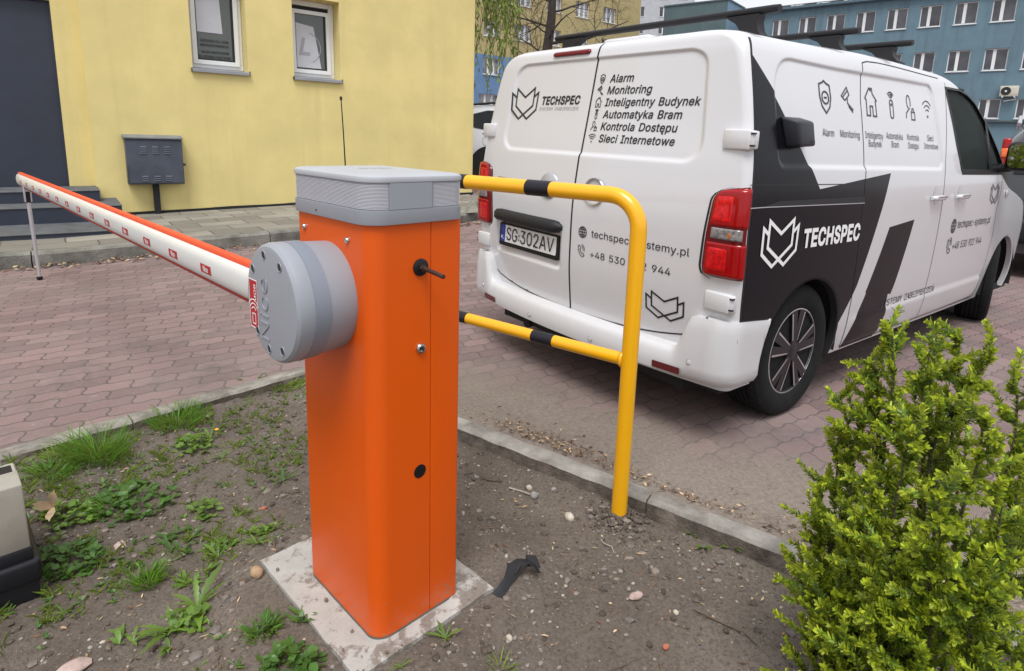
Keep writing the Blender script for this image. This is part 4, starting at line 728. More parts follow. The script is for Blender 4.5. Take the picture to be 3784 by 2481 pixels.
# ------------------------------------------------------------------ barrier gate
M_orange = mat('orange_powder_coat', (.66, .088, .002), .36, var=.04, vscale=2, bump=.10, bscale=900, bdist=.0006, spec=.4, dirt=((.42, .10, .025), 3.5, .60, .35))
_t = NT(M_orange); _b = _t.n['Principled BSDF']; _src = _b.inputs['Base Color'].links[0].from_socket; _co = _t.coords(); _sx = _t.new('ShaderNodeSeparateXYZ'); _t.link(_co, _sx.inputs[0])
_lo = _t.math('SUBTRACT', 1.0, _t.math('MULTIPLY', _sx.outputs[2], 5.5)); _sp = _t.math('ADD', _t.math('MULTIPLY', _lo, .24), _t.noise(85, 4, .7, _co)); _sp = _t.math('ADD', _sp, _t.math('MULTIPLY', _t.math('SUBTRACT', _t.noise(7, 4, .6, _co), .5), .35))
_t.link(_t.mix(_t.ramp(_sp, [(.74, (0, 0, 0)), (.84, (.6,)*3)]), _src, (.24, .17, .12)), _b.inputs['Base Color'])
M_grey = mat('grey_abs_plastic', (.275, .29, .325), .48, var=.03, vscale=4, bump=.08, bscale=700, bdist=.0008)
M_greyband = mat('blue_grey_band', (.20, .225, .27), .5)
M_greycap = mat('pale_grey_cap', (.38, .395, .425), .5, var=.04, bump=.08, bscale=600, bdist=.001)
M_lens = mat('smoky_clear_lens', (.50, .50, .54), .2, spec=.5, coat=.2)
M_steel = mat('bright_steel', (.55, .55, .55), .22, metal=1)
M_alu = mat('brushed_aluminium', (.55, .55, .58), .38, metal=.6, var=.06)
M_armwhite = mat('white_lacquered_aluminium', (.66, .665, .66), .32, var=.02, coat=.2)
M_red = mat('orange_red_rubber', (.72, .075, .02), .5)
M_label = mat('red_label', (.42, .008, .016), .4)
M_white = mat('white_lettering', (.80, .80, .80), .45)
M_blackpl = mat('black_plastic', (.008, .008, .009), .45, spec=.3)
M_rust = mat('brown_black_steel', (.035, .018, .014), .6, var=.4, vscale=30)
CAB_YAW = .788793; CAB = Vector((-.34444, 1.35895, 0)); CW_, CD_ = .3776, .2687
cab_M = Matrix(((math.cos(CAB_YAW), -math.sin(CAB_YAW), 0, CAB.x), (math.sin(CAB_YAW), math.cos(CAB_YAW), 0, CAB.y), (0, 0, 1, -.002), (0, 0, 0, 1)))
# concrete pad
M_pad = bpy.data.materials.new('cast_concrete'); M_pad.use_nodes = True
_t = NT(M_pad); _b = _t.n['Principled BSDF']; _b.inputs['Roughness'].default_value = .9; _p = _t.coords()
_c = _t.ramp(_t.noise(6, 6, .6, _p), [(.3, (.31, .30, .28)), (.7, (.45, .44, .415))])
_d = _t.math('ADD', _t.math('MULTIPLY', _t.noise(5, 8, .72, _p), .8), _t.math('MULTIPLY', _t.noise(22, 5, .7, _p), .3))
_k = _t.ramp(_d, [(.565, (0, 0, 0)), (.615, (.9,)*3)]); _c = _t.mix(_k, _c, _t.ramp(_t.noise(80, 5, .7, _p), [(.3, (.12, .098, .08)), (.7, (.23, .195, .165))]))
_t.link(_c, _b.inputs['Base Color']); _t.link(_t.bump(_t.math('ADD', _t.noise(120, 5, .65, _p), _t.math('MULTIPLY', _k, .7)), .5, .006), _b.inputs['Normal'])
P = []
for i, x in enumerate(np.linspace(-.09, .361, 30)):
    P.append([(x+.004*noise.noise(Vector((y*14, 1, 0)))*(i in (0, 29)), y+.004*noise.noise(Vector((x*14, 5, 0)))*(j in (0, 35)), .002*noise.noise(Vector((x*20, y*20, 0)))) for j, y in enumerate(np.linspace(-.055, .52, 36))])
bm = bmesh.new(); vv = [[bm.verts.new(p) for p in row] for row in P]
for a in range(29):
    for b in range(35): bm.faces.new((vv[a][b], vv[a+1][b], vv[a+1][b+1], vv[a][b+1]))
ext = bmesh.ops.extrude_edge_only(bm, edges=[e for e in bm.edges if e.is_boundary])
for v in ext['geom']:
    if isinstance(v, bmesh.types.BMVert): v.co.z = -.09; v.co.x += .006*noise.noise(v.co*30)
mb = MB(); mb.bm(bm)
pad = mb.build('concrete_pad', M_pad, None, 40); pad.matrix_world = cab_M
tag(pad, 'square cast concrete pad smeared with soil under the orange barrier cabinet', 'concrete base')

bar = thing('barrier_gate', 'orange barrier gate cabinet with grey head and white lowered boom', 'barrier gate', mat=cab_M)
def rr_path(x0, x1, y0, y1, r, n=10): return rrect(x0, x1, y0, y1, r, n)
SEAM = .1685
# body: front shell wraps the corner, rear access panel behind the seam
z1 = 1.104
front = [(SEAM, .0)]
full = rrect(0, CD_, 0, CW_, [.012, .03, .045, .012], 10)
mb = MB(); fp = [p for p in full if p[0] < SEAM-.001]
# order the front shell: from (SEAM,0) round the near corner to (SEAM,CW_)
left = sorted([p for p in fp if p[1] < CW_/2], key=lambda p: -p[0]+p[1]); left2 = sorted([p for p in fp if p[1] >= CW_/2], key=lambda p: p[1]+p[0])
mb.prism([(SEAM, CW_)] + left2[::-1] + left[::-1] + [(SEAM, 0)], .004, z1); mb.build('cabinet', M_orange, bar, 50)
mb = MB(); rp = rrect(SEAM+.003, CD_, .0008, CW_, [.012, .002, .002, .012], 6); mb.prism(rp, .004, z1); mb.build('access_panel', M_orange, bar, 50)
mb = MB(); mb.box(SEAM-.02, SEAM+.02, .006, CW_-.006, .006, z1-.01); mb.prism(rrect(-.0025, CD_+.0025, -.0025, CW_+.0025, .045, 8), -.001, .0032); mb.build('base_frame', mat('base_sealant_grey', (.10, .09, .08), .8), bar, 0)
# head
hx0, hx1, hy0, hy1 = -.009, CD_+.009, -.009, CW_+.009; HR = [.045, .045, .055, .045]
head = MB()
def ring(off, z): return [Vector((x, y, z)) for x, y in rrect(hx0+off, hx1-off, hy0+off, hy1-off, [max(.006, r-off) for r in HR], 10)]
head.loft([ring(.004, 1.098), ring(.0, 1.101), ring(0, 1.131), ring(.002, 1.1318), ring(.004, 1.132), ring(.004, 1.194), ring(.002, 1.1945), ring(-.001, 1.196), ring(-.002, 1.203), ring(.0, 1.208), ring(.006, 1.2115), ring(.02, 1.2135), ring(.06, 1.2155), ring(.11, 1.216)])
hd = head.build('head', M_greycap, bar, 32)
lb = MB(); lb.loft([ring(-.0002, 1.0985), ring(-.0008, 1.1), ring(-.0008, 1.1315), ring(.001, 1.132)], cap0=False, cap1=False); lb.build('lower_rim', M_grey, hd, 60)
# lens: ribbed strip round the head except for the plain block on the right face
outl = rrect(hx0+.002, hx1-.002, hy0+.002, hy1-.002, [.043, .043, .053, .043], 12)
def strip(keep, name, m, zs, offs):
    segs = []; cur = []
    n = len(outl)
    dense = []
    for i in range(n):
        a, b = Vector(outl[i]), Vector(outl[(i+1) % n]); k = max(1, int((b-a).length/.02))
        dense += [a.lerp(b, t/k) for t in range(k)]
    N = len(dense); ok = [keep(p) for p in dense]; st = next(i for i in range(N) if ok[i] and not ok[i-1])
    i = st; runs = []
    cnt = 0
    while cnt < N:
        if ok[(st+cnt) % N]:
            r = []
            while cnt < N and ok[(st+cnt) % N]: r.append((st+cnt) % N); cnt += 1
            runs.append(r)
        else: cnt += 1
    mb = MB()
    for r in runs:
        rings = []
        for j in r:
            p = dense[j]; t = (dense[(j+1) % N]-dense[j-1]).normalized(); nn = Vector((t.y, -t.x))
            rings.append([Vector((p.x+nn.x*o, p.y+nn.y*o, z)) for z, o in zip(zs, offs)])
        mb.loft(rings, closed=False, cap0=False, cap1=False)
    return mb.build(name, m, hd, 20)
zs = []; of = []; NR = 19
for k in range(NR):
    z = 1.134+.0595*k/NR; zs += [z, z+.0595/NR*.5]; of += [-.0014, .0010]
zs.append(1.1935); of.append(-.0022)
blk = lambda p: (p.y < hy0+.02 and .047 < p.x < .168)
strip(lambda p: not blk(p), 'flashing_lens', M_lens, zs, of)
mb = MB(); mb.rbox(.047, .168, hy0-.0005, hy0+.02, 1.1325, 1.195, .001, 1); mb.build('plain_block', M_grey, hd, 0)
V_, F_ = text_fit('Nice', -.045, .045, 0, .032, 0, .004)
mb = MB(); mb.add([(CD_/2-x*1.0, CW_/2+.02-y, 1.2164) for x, y in V_], F_); mb.build('embossed_lettering', M_grey, hd, 0)
mb = MB(); mb.prism(circle(0, 0, .0022, 8), 0, .001, M=Matrix.Translation((hx0-.0017, .235, 1.112)) @ Matrix.Rotation(R(-90), 4, 'Y')); mb.build('screw_hole', M_dark, hd, 0)
# round drive housing; its axis runs along local -x
DC = (.196, .9005); DM = Matrix.Translation((0, DC[0], DC[1])) @ Matrix.Rotation(R(-90), 4, 'Y')     # local z -> -x
mb = MB(); mb.lathe([(.1365, 0), (.137, .002), (.1425, .092)], 72, DM); drum = mb.build('drive_housing', M_grey, bar, 40)
mb = MB(); mb.lathe([(.1435, .0915), (.144, .0925), (.1455, .134), (.143, .144), (.137, .1505), (.127, .1525), (.0, .1528)], 72, DM); cover = mb.build('drive_cover', M_grey, bar, 28)
mb = MB(); rings = []
for k in range(41):     # recessed paler band round the camera side of the cover
    a = R(4-196*k/40); rings.append([DM @ Vector((r*math.cos(a), r*math.sin(a), h)) for r, h in ((.142, .072), (.1445, .0724), (.1462, .1095), (.1435, .110))])
mb.loft(rings, closed=False); mb.build('band', M_greyband, drum, 60)
M_bolthole = mat('bolt_hole_dark', (.02, .022, .026), .6)
for a in (37, 78, 122, -46, -82, -120):
    y, z = .117*math.cos(R(a)), .117*math.sin(R(a)); M_ = Matrix.Translation((-.1526, DC[0]+y, DC[1]+z)) @ Matrix.Rotation(R(-90), 4, 'Y')
    mb = MB(); mb.lathe([(.0115, .0003), (.0105, .0018), (.0088, .0004), (.008, -.006), (.0, -.006)], 18, M_); mb.prism(circle(0, 0, .0086, 14), .0003, .0012, 1, M_); mb.build('bolt_recess', [M_grey, M_bolthole], cover, 40)
def disc_map(y0, z0, h): return lambda x, y: (-.1529-h, y0+y, z0+x)     # text reads upwards; its up side is +y (viewer's left)
LN = []
for (cx, shp) in ((0, 'N'), (1, 'i'), (2, 'c'), (3, 'e')): pass
V_, F_ = text_fit('Nice', 0, .152, 0, .048, 0, -.012)
bm = bmesh.new(); bv = [bm.verts.new(disc_map(.206, .806, .0)(x, y)) for x, y in V_]
for f in F_:
    try: bm.faces.new([bv[i] for i in f])
    except ValueError: pass
ex = bmesh.ops.extrude_face_region(bm, geom=bm.faces[:])
for v in ex['geom']:
    if isinstance(v, bmesh.types.BMVert): v.co.x -= .0022
mb = MB(); mb.bm(bm); mb.build('embossed_lettering', M_grey, cover, 20)
lx0, lx1 = .818, .944
decal_mesh('label', [(rrect(lx0, lx1, .268, .318, .001, 2), [tuple(range(12))])], lambda x, y: (-.1534, y, x), M_white, cover)
decal_mesh('label', [(rrect(lx0+.003, lx1-.003, .2705, .3155, .001, 2), [tuple(range(12))])], lambda x, y: (-.1537, y, x), M_label, cover)
decal_mesh('lettering', [text_fit('MOB', lx0+.07, lx1-.012, .276, .012, 0, .01)] + [stroke(arc(lx0+.038, .293, r, -55, 55, 8), .003) for r in (.016, .026, .036)] + [stroke(rrect(lx0+.012, lx0+.038, .284, .302, .002, 2), .003, True)], lambda x, y: (-.1541, y, x), M_white, cover)
for y, z in ((.322, 1.059), (.100, 1.053)):
    mb = MB(); mb.lathe([(.0085, 0), (.0085, .002), (.0065, .006), (.0, .0075)], 18, Matrix.Translation((0, y, z)) @ Matrix.Rotation(R(-90), 4, 'Y')); mb.build('screw', M_steel, bar, 50)
FR = Matrix.Rotation(R(90), 4, 'X')     # local z -> -y (out of the right face)
mb = MB(); mb.lathe([(.0215, 0), (.0215, .004), (.019, .006), (.0, .006)], 28, Matrix.Translation((.138, 0, .987)) @ FR); rel = mb.build('release_socket', M_blackpl, bar, 40)
mb = MB(); mb.tube([(.138, 0, .987), (.139, -.018, .986), (.142, -.088, .978)], [.006, .0055, .0055], 10); mb.tube([(.1385, -.008, .9865), (.1387, -.016, .986)], .009, 6); mb.build('release_key', M_rust, rel, 40)
mb = MB(); mb.lathe([(.0135, 0), (.0135, .004), (.0115, .007), (.0075, .008), (.007, .004), (0, .004)], 24, Matrix.Translation((.138, 0, .779)) @ FR); lk = mb.build('lock', M_steel, bar, 40)
mb = MB(); mb.rbox(.1345, .1415, -.0085, -.003, .7755, .7825, .001, 1); mb.build('key_slot', M_blackpl, lk, 0)
mb = MB(); mb.lathe([(.0185, -.001), (.0185, .0012), (.0, .0014)], 24, Matrix.Translation((.1365, 0, .441)) @ FR); mb.build('plug', M_blackpl, bar, 60)
mb = MB(); mb.tube([(.16, .39, 1.17), (.155, .39, 1.30), (.150, .39, 1.395)], [.0022, .0017, .0014], 8); mb.rbox(.135, .185, CW_, .40, 1.15, 1.185, .004, 1); an = mb.build('antenna', M_blackpl, bar, 40)
mb = MB(); mb.tube([(.150, .39, 1.392), (.1498, .39, 1.402)], .0036, 8); mb.build('antenna_tip', M_gasket, an, 40)
# boom: flattened white tube with rubber edges, sagging a little
AX, A0, A1 = -.080, .235, 5.30
def boom_z(y): return .888-.0085*(y-.3)-.0006*(y-.3)**2*.2
secs = []
def sec(y, w=.029, h=.0465):
    zc = boom_z(y); pts = []
    for k in range(28):
        a = 2*math.pi*k/28; cx_, cy_ = math.cos(a), math.sin(a); e = .62
        pts.append(Vector((AX+w*math.copysign(abs(cx_)**e, cx_)*1.0, y, zc+h*math.copysign(abs(cy_)**.9, cy_))))
    return pts
mb = MB(); mb.loft([sec(y) for y in np.linspace(A0, A1-.004, 24)]+[sec(A1, .026, .043)]); arm = mb.build('boom', M_armwhite, bar, 50)
for sgn, hh in ((1, .0125), (-1, .012)):
    n = 3 if sgn > 0 else 2; ys = np.linspace(.30, A1-.01, n+1)
    for a, b in zip(ys, ys[1:]):
        rings = []
        for y in np.linspace(a+.0015, b-.0015, 9):
            zc = boom_z(y)+sgn*.0455; rings.append([Vector((AX+q, y, zc+sgn*r)) for q, r in ((-.0125, -.004), (-.0135, .004), (-.010, hh), (.010, hh), (.0135, .004), (.0125, -.004))])
        mb = MB(); mb.loft(rings); mb.build('rubber_edge', M_red if sgn > 0 else mat('dark_red_rubber', (.36, .03, .02), .55), arm, 40)
mb = MB(); mb.tube([(AX, A1-.012, boom_z(A1)), (AX, A1+.005, boom_z(A1))], [.030, .027], 16); mb.build('end_cap', M_armwhite, arm, 40)
def arm_map(y0):
    def f(x, z):      # x along the boom towards the cabinet is +; surface of the near (camera) side
        y = y0-x; q = min(1, abs(z)/.0465); w = .029*(max(0, 1-q**(2/.9)))**(.62/2); return (AX-w-.0006, y, boom_z(y)+z)
    return f
NL = 14
for k in range(NL):
    yl = .778+.3265*k; hw_ = .046; g = []
    zsn = np.linspace(-.021, .007, 6)
    lbv = [(x, z) for z in zsn for x in np.linspace(-hw_, hw_, 3)]; lbf = [(3*i+j, 3*i+j+1, 3*i+j+4, 3*i+j+3) for i in range(5) for j in range(2)]
    l_ = decal_mesh('label', [(lbv, lbf)], arm_map(yl), M_label, arm)
    f2 = arm_map(yl)
    decal_mesh('lettering', [text_fit('Nice', -.022, .022, -.015, .017, 0, .02)], lambda x, z: (f2(x, z)[0]-.0006, f2(x, z)[1], f2(x, z)[2]), M_white, arm)
# folding support leg near the tip
LY = 4.975; lz = boom_z(LY)-.05
leg = MB(); leg.tube([(AX, LY, lz-.10), (AX+.012, LY+.0, .075)], [.0145, .0125], 12); lg = leg.build('support_leg', M_alu, bar, 50)
mb = MB(); mb.rbox(AX-.024, AX-.014, LY-.022, LY+.022, lz-.11, lz+.012, .002, 1); mb.rbox(AX+.014, AX+.024, LY-.022, LY+.022, lz-.11, lz+.012, .002, 1); mb.rbox(AX-.024, AX+.024, LY-.03, LY+.03, lz+.004, lz+.014, .002, 1); mb.build('bracket', M_alu, lg, 40)
mb = MB(); mb.rbox(AX-.015, AX+.015, LY-.017, LY+.017, lz-.115, lz-.03, .003, 1); mb.build('hinge_block', M_blackpl, lg, 40)
mb = MB(); mb.lathe([(.017, 0), (.021, .012), (.021, .026), (.013, .03), (0, .03)][::1], 16, Matrix.Translation((AX+.012, LY, .047))); mb.build('rubber_foot', M_blackpl, lg, 40)

# ------------------------------------------------------------------ yellow protective hoop
M_hoop = mat('yellow_gloss_paint', (.80, .40, .004), .28, var=.03, vscale=3, coat=.3, bump=.05, bscale=40, bdist=.002, dirt=((.40, .24, .06), 26, .66, .55))
M_tape = mat('black_tape', (.012, .012, .018), .4, spec=.3)
HB = Vector((.400, 2.082, -.08)); HD = Vector((-.808, .589, 0)).normalized()
hoop = thing('protective_hoop', 'yellow tubular crash hoop with black bands behind the barrier cabinet', 'guard rail', HB)
HT, HLEN, HRAD, HR_B = 1.118+.08, 1.46, .0295, .115
def hoop_path():
    pts = [Vector((0, 0, -.12)), Vector((0, 0, .4)), Vector((0, 0, HT-HR_B))]
    for k in range(1, 9): a = R(90*k/8); pts.append(HD*(HR_B-HR_B*math.cos(a))+Vector((0, 0, HT-HR_B+HR_B*math.sin(a))))
    for k in range(0, 9): a = R(90-90*k/8); pts.append(HD*(HLEN-HR_B+HR_B*math.cos(a))+Vector((0, 0, HT-HR_B+HR_B*math.sin(a))))
    pts += [HD*HLEN+Vector((0, 0, .3)), HD*HLEN+Vector((0, 0, -.12))]
    return pts
mb = MB(); mb.tube(hoop_path(), HRAD, 24); mb.build('bent_tube', M_hoop, hoop, 60)
LZ = .53+.08
mb = MB(); mb.tube([HD*.005+Vector((0, 0, LZ)), HD*(HLEN-.005)+Vector((0, 0, LZ))], .0235, 20); cr = mb.build('cross_rail', M_hoop, hoop, 60)
mb = MB(); mb.lathe([(.030, -.002), (.033, .004), (.0275, .012), (.0245, .016)], 20, Matrix.Translation(Vector((0, 0, LZ))+HD*.022) @ HD.to_track_quat('Z', 'Y').to_matrix().to_4x4()); mb.build('weld', M_hoop, hoop, 60)
def band(z, r, t0, t1):
    mb = MB(); n = 6; mb.tube([HD*(t0+(t1-t0)*k/n)+Vector((0, 0, z)) for k in range(n+1)], r+.0012, 24); return mb.build('black_band', M_tape, hoop, 60)
BANDS_T = [(.365, .475), (.785, .895), (1.2, 1.3)]; BANDS_L = [(.325, .425), (.772, .87), (1.15, 1.25)]
for a, b in BANDS_T: band(HT, HRAD, a, b)
for a, b in BANDS_L: band(LZ, .0235, a, b)

# ------------------------------------------------------------------ beige enclosure cut by the left edge
enc_M = Matrix(((math.cos(CAB_YAW), -math.sin(CAB_YAW), 0, -1.39), (math.sin(CAB_YAW), math.cos(CAB_YAW), 0, 1.557), (0, 0, 1, -.04), (0, 0, 0, 1)))
enc = thing('photocell_bollard', 'beige plastic housing on a black rubber foot at the left edge of the soil', 'housing', mat=enc_M)
M_beige = mat('weathered_beige_plastic', (.33, .315, .27), .7, var=.12, vscale=9, bump=.25, bscale=160, dirt=((.20, .18, .15), 8, .6, .5))
mb = MB(); mb.rbox(-.34, 0, 0, .105, .135, .338, .006, 2); mb.rbox(-.34, 0, .105, .20, .135, .322, .004, 1); mb.rbox(-.34, -.03, .19, .285, .135, .338, .005, 2); mb.build('housing', M_beige, enc, 40)
mb = MB(); mb.rbox(-.05, -.008, .115, .185, .30, .3235, .003, 1); mb.build('socket', M_dark, enc, 0)
mb = MB(); mb.rbox(-.36, .004, -.006, .29, .095, .142, .006, 2); mb.rbox(-.37, .018, -.02, .30, .035, .105, .012, 3); mb.rbox(-.36, .008, -.01, .29, -.05, .045, .006, 2); mb.build('rubber_foot', mat('black_rubber', (.010, .011, .015), .45, var=.2, spec=.35), enc, 40)
def pchip(xs, ys):
    xs=np.array(xs,float); ys=np.array(ys,float); h=np.diff(xs); d=np.diff(ys)/h
    m=np.zeros_like(ys); m[0]=d[0]; m[-1]=d[-1]
    for i in range(1,len(xs)-1):
        if d[i-1]*d[i]>0:
            w1=2*h[i]+h[i-1]; w2=h[i]+2*h[i-1]; m[i]=(w1+w2)/(w1/d[i-1]+w2/d[i])
    def F(x):
        x=np.clip(np.asarray(x,float),xs[0],xs[-1]); i=np.clip(np.searchsorted(xs,x)-1,0,len(xs)-2)
        t=(x-xs[i])/h[i]; t2=t*t; t3=t2*t
        return (2*t3-3*t2+1)*ys[i]+(t3-2*t2+t)*h[i]*m[i]+(-2*t3+3*t2)*ys[i+1]+(t3-t2)*h[i]*m[i+1]
    return F
HW=pchip([.22,.35,.45,.6,.85,1.05,1.22,1.5,1.70,1.80,1.845,1.87,1.885],[.905,.932,.945,.955,.96,.957,.945,.895,.845,.815,.778,.72,.62])
XR=pchip([.22,.433,.711,.942,1.21,1.452,1.69,1.79,1.84,1.868,1.885],[-.66,-.685,-.716,-.72,-.698,-.659,-.621,-.606,-.594,-.562,-.47])
XF=pchip([.22,.5,.75,.95,1.0,1.06,1.12,1.2,1.5,1.75,1.84,1.885],[4.0,4.15,4.14,4.05,3.98,3.75,3.45,3.25,2.82,2.40,2.15,1.85])
BOWF=pchip([.22,.6,1.2,1.75,1.885],[.085,.078,.052,.008,.0])
RC=pchip([.22,1.2,1.55,1.7,1.8,1.885],[.05,.045,.045,.05,.065,.12])
def narrow(x): return 1-.03*(np.clip((np.asarray(x,float)-1.8),0,3)/2.0)**2
def sidehw(x,z): return HW(z)*narrow(x)
def rearx(y,z): return XR(z)+BOWF(z)*(np.abs(y)/HW(z))**2
def corner(z):
    hw=HW(z); rc=RC(z); bw=BOWF(z); th0=np.arctan(2*bw*(hw-rc)/hw**2); ye=hw-rc+rc*np.sin(th0)
    xc=XR(z)+bw*(ye/hw)**2+rc*np.cos(th0)
    return hw,rc,th0,ye,xc
# ------------------------------------------------------------------ white panel van
M_wpaint = mat('white_van_paint', (.60, .60, .62), .22, coat=.7, var=.015, vscale=1.5, dirt=((.48, .46, .43), 2.2, .70, .22))
M_bumper = mat('white_bumper_paint', (.56, .56, .575), .30, coat=.4, var=.02, dirt=((.40, .38, .355), 9, .66, .35))
M_tyre = mat('tyre_rubber', (.010, .010, .011), .9, spec=.25, var=.3, vscale=30, bump=.3, bscale=120)
M_liner = mat('wheel_arch_liner', (.012, .012, .013), .9, bump=.4, bscale=60)
M_rimdark = mat('rim_gunmetal', (.055, .055, .062), .28, metal=.8)
M_rimface = mat('rim_diamond_cut', (.62, .62, .64), .3, metal=.8)
M_seam = mat('panel_gap', (.010, .010, .012), .6)
M_trim = mat('textured_black_trim', (.014, .014, .017), .5, bump=.3, bscale=260, bdist=.002, spec=.3)
M_lampred = mat('red_lamp_lens', (.30, .002, .004), .10, spec=.35, coat=.2)
M_lampred2 = mat('deep_red_lamp_rim', (.13, .002, .004), .14, spec=.35, coat=.25)
M_lampbright = mat('red_lamp_reflector', (.55, .006, .008), .16, spec=.35, coat=.2, var=.4, vscale=55)
M_lampclear = mat('clear_lamp_lens', (.20, .19, .19), .1, coat=.4, var=.6, vscale=60, spec=.6)
M_amber = mat('amber_bulb', (.45, .12, .03), .3)
T = Matrix.Translation; RZ = lambda a: Matrix.Rotation(a, 4, 'Z')
M_glass = mat('tinted_car_glass', (.55, .68, .66), .02, trans=.96, ior=1.02, spec=.9)
M_cabin = mat('dark_cabin', (.014, .017, .018), .8)
M_mirror = mat('mirror_glass', (.85, .87, .88), .03, metal=1)
M_ink = mat('black_vinyl_lettering', (.014, .014, .018), .4)
M_chrome = mat('satin_chrome', (.62, .62, .64), .2, metal=1)
M_plate = mat('plate_white', (.72, .73, .74), .35)
M_plblue = mat('plate_blue', (.01, .03, .30), .4)
# white paint with the black vinyl shapes of the side, masked by polygons in the side plane (x, z)
VIN = [[(-1.2, 1.92), (-.662, 1.80), (-.424, 1.574), (-.046, 1.158), (-1.2, 1.158)],
       [(-1.2, 1.16), (-.046, 1.158), (.05, .42), (-1.2, .42)],
       [(-.299, 1.134), (-.046, 1.158), (.753, 1.236), (.511, .626), (.37, .417), (-.124, .43)],
       [(.811, .934), (1.201, .965), (1.046, .60), (1.02, .52), (.64, .575)],
       [(.675, .62), (1.05, .62), (.985, .40), (1.0, .262), (.505, .262)]]
def vinyl_mat():
    m = bpy.data.materials.new('white_paint_black_vinyl'); m.use_nodes = True; t = NT(m); b = t.n['Principled BSDF']; b.inputs['Roughness'].default_value = .22; b.inputs['Coat Weight'].default_value = .7; b.inputs['Coat Roughness'].default_value = .05
    p = t.coords(); tot = None
    for poly in VIN:
        ar = sum(poly[i][0]*poly[(i+1) % len(poly)][1]-poly[(i+1) % len(poly)][0]*poly[i][1] for i in range(len(poly))); mn = None
        for i in range(len(poly)):
            (x0, z0), (x1, z1) = poly[i], poly[(i+1) % len(poly)]; nx, nz = -(z1-z0), (x1-x0)
            if ar < 0: nx, nz = -nx, -nz
            l = math.hypot(nx, nz); nx /= l; nz /= l
            d = t.new('ShaderNodeVectorMath', operation='DOT_PRODUCT'); t.link(p, d.inputs[0]); d.inputs[1].default_value = (nx, 0, nz)
            e = t.math('SUBTRACT', d.outputs['Value'], nx*x0+nz*z0); mn = e if mn is None else t.math('MINIMUM', mn, e)
        tot = mn if tot is None else t.math('MAXIMUM', tot, mn)
    sp = t.new('ShaderNodeSeparateXYZ'); t.link(p, sp.inputs[0]); right = t.math('LESS_THAN', sp.outputs[1], -.3)
    k = t.math('MULTIPLY', t.math('GREATER_THAN', tot, 0), right)
    wn = t.ramp(t.noise(2.0, 6, .6, p), [(.3, (.59, .59, .61)), (.7, (.61, .61, .63))])
    t.link(t.mix(k, wn, (.006, .006, .009)), b.inputs['Base Color']); t.link(t.math('SUBTRACT', .7, t.math('MULTIPLY', k, .67)), b.inputs['Coat Weight']); t.link(t.math('SUBTRACT', .5, t.math('MULTIPLY', k, .36)), b.inputs['Specular IOR Level'])
    return m
M_vinyl = vinyl_mat()
van = thing('panel_van', 'white panel van with black vinyl graphics and roof bars seen from behind', 'van', mat=VAN_M)

def sd_rr(a, b, ca, cb, ha, hb, r):
    qa = np.abs(a-ca)-ha+r; qb = np.abs(b-cb)-hb+r
    return np.hypot(np.maximum(qa, 0), np.maximum(qb, 0))+np.minimum(np.maximum(qa, qb), 0)-r
def sm(x): x = np.clip(x, 0, 1); return x*x*(3-2*x)
def rear_recess(y, z):
    top = 1.755-.12*(np.abs(y)/.75)**2.2*.5
    d = sd_rr(y, z, 0, 1.509, .72-.055*np.clip((z-1.3)/.45, 0, 1), .260, .105)
    r = .011*sm((-d)/.019)
    d2 = sd_rr(y, z, .398, .738, .322, .112, .03); r = r+.016*sm((-d2)/.018)*sm((z-.60)/.02+.5)     # plate pocket
    r = r-.007*np.exp(-((z-1.10)/.05)**2)*(np.abs(y) < .9)*0
    return r
def side_recess(x, z):
    lo = 1.25; ztop = 1.742+.026*np.clip((x-.2)/1.2, 0, 1)
    xr_ = 1.555-.10*np.clip((z-1.3)/.45, 0, 1); xl = -.425
    qa = np.maximum(x-xr_, xl-x); qb = np.maximum(z-ztop, lo-z); r = .07
    # large radius at the upper rear corner
    d = np.maximum(qa, qb); rr = np.where((x < 0.1) & (z > 1.5), .19, .06)
    ua, ub = qa+rr, qb+rr; d = np.hypot(np.maximum(ua, 0), np.maximum(ub, 0))+np.minimum(np.maximum(ua, ub), 0)-rr
    rec = .011*sm((-d)/.020)
    rec = rec-.010*sm((.47-z)/.05)*sm((z-.27)/.03)*(x > .40)*(x < 2.75)*sm((x-.42)/.35)        # sill moulding
    rec = rec+.004*sm((1.14-z)/.02)*sm((z-1.05)/.02)*0
    return rec
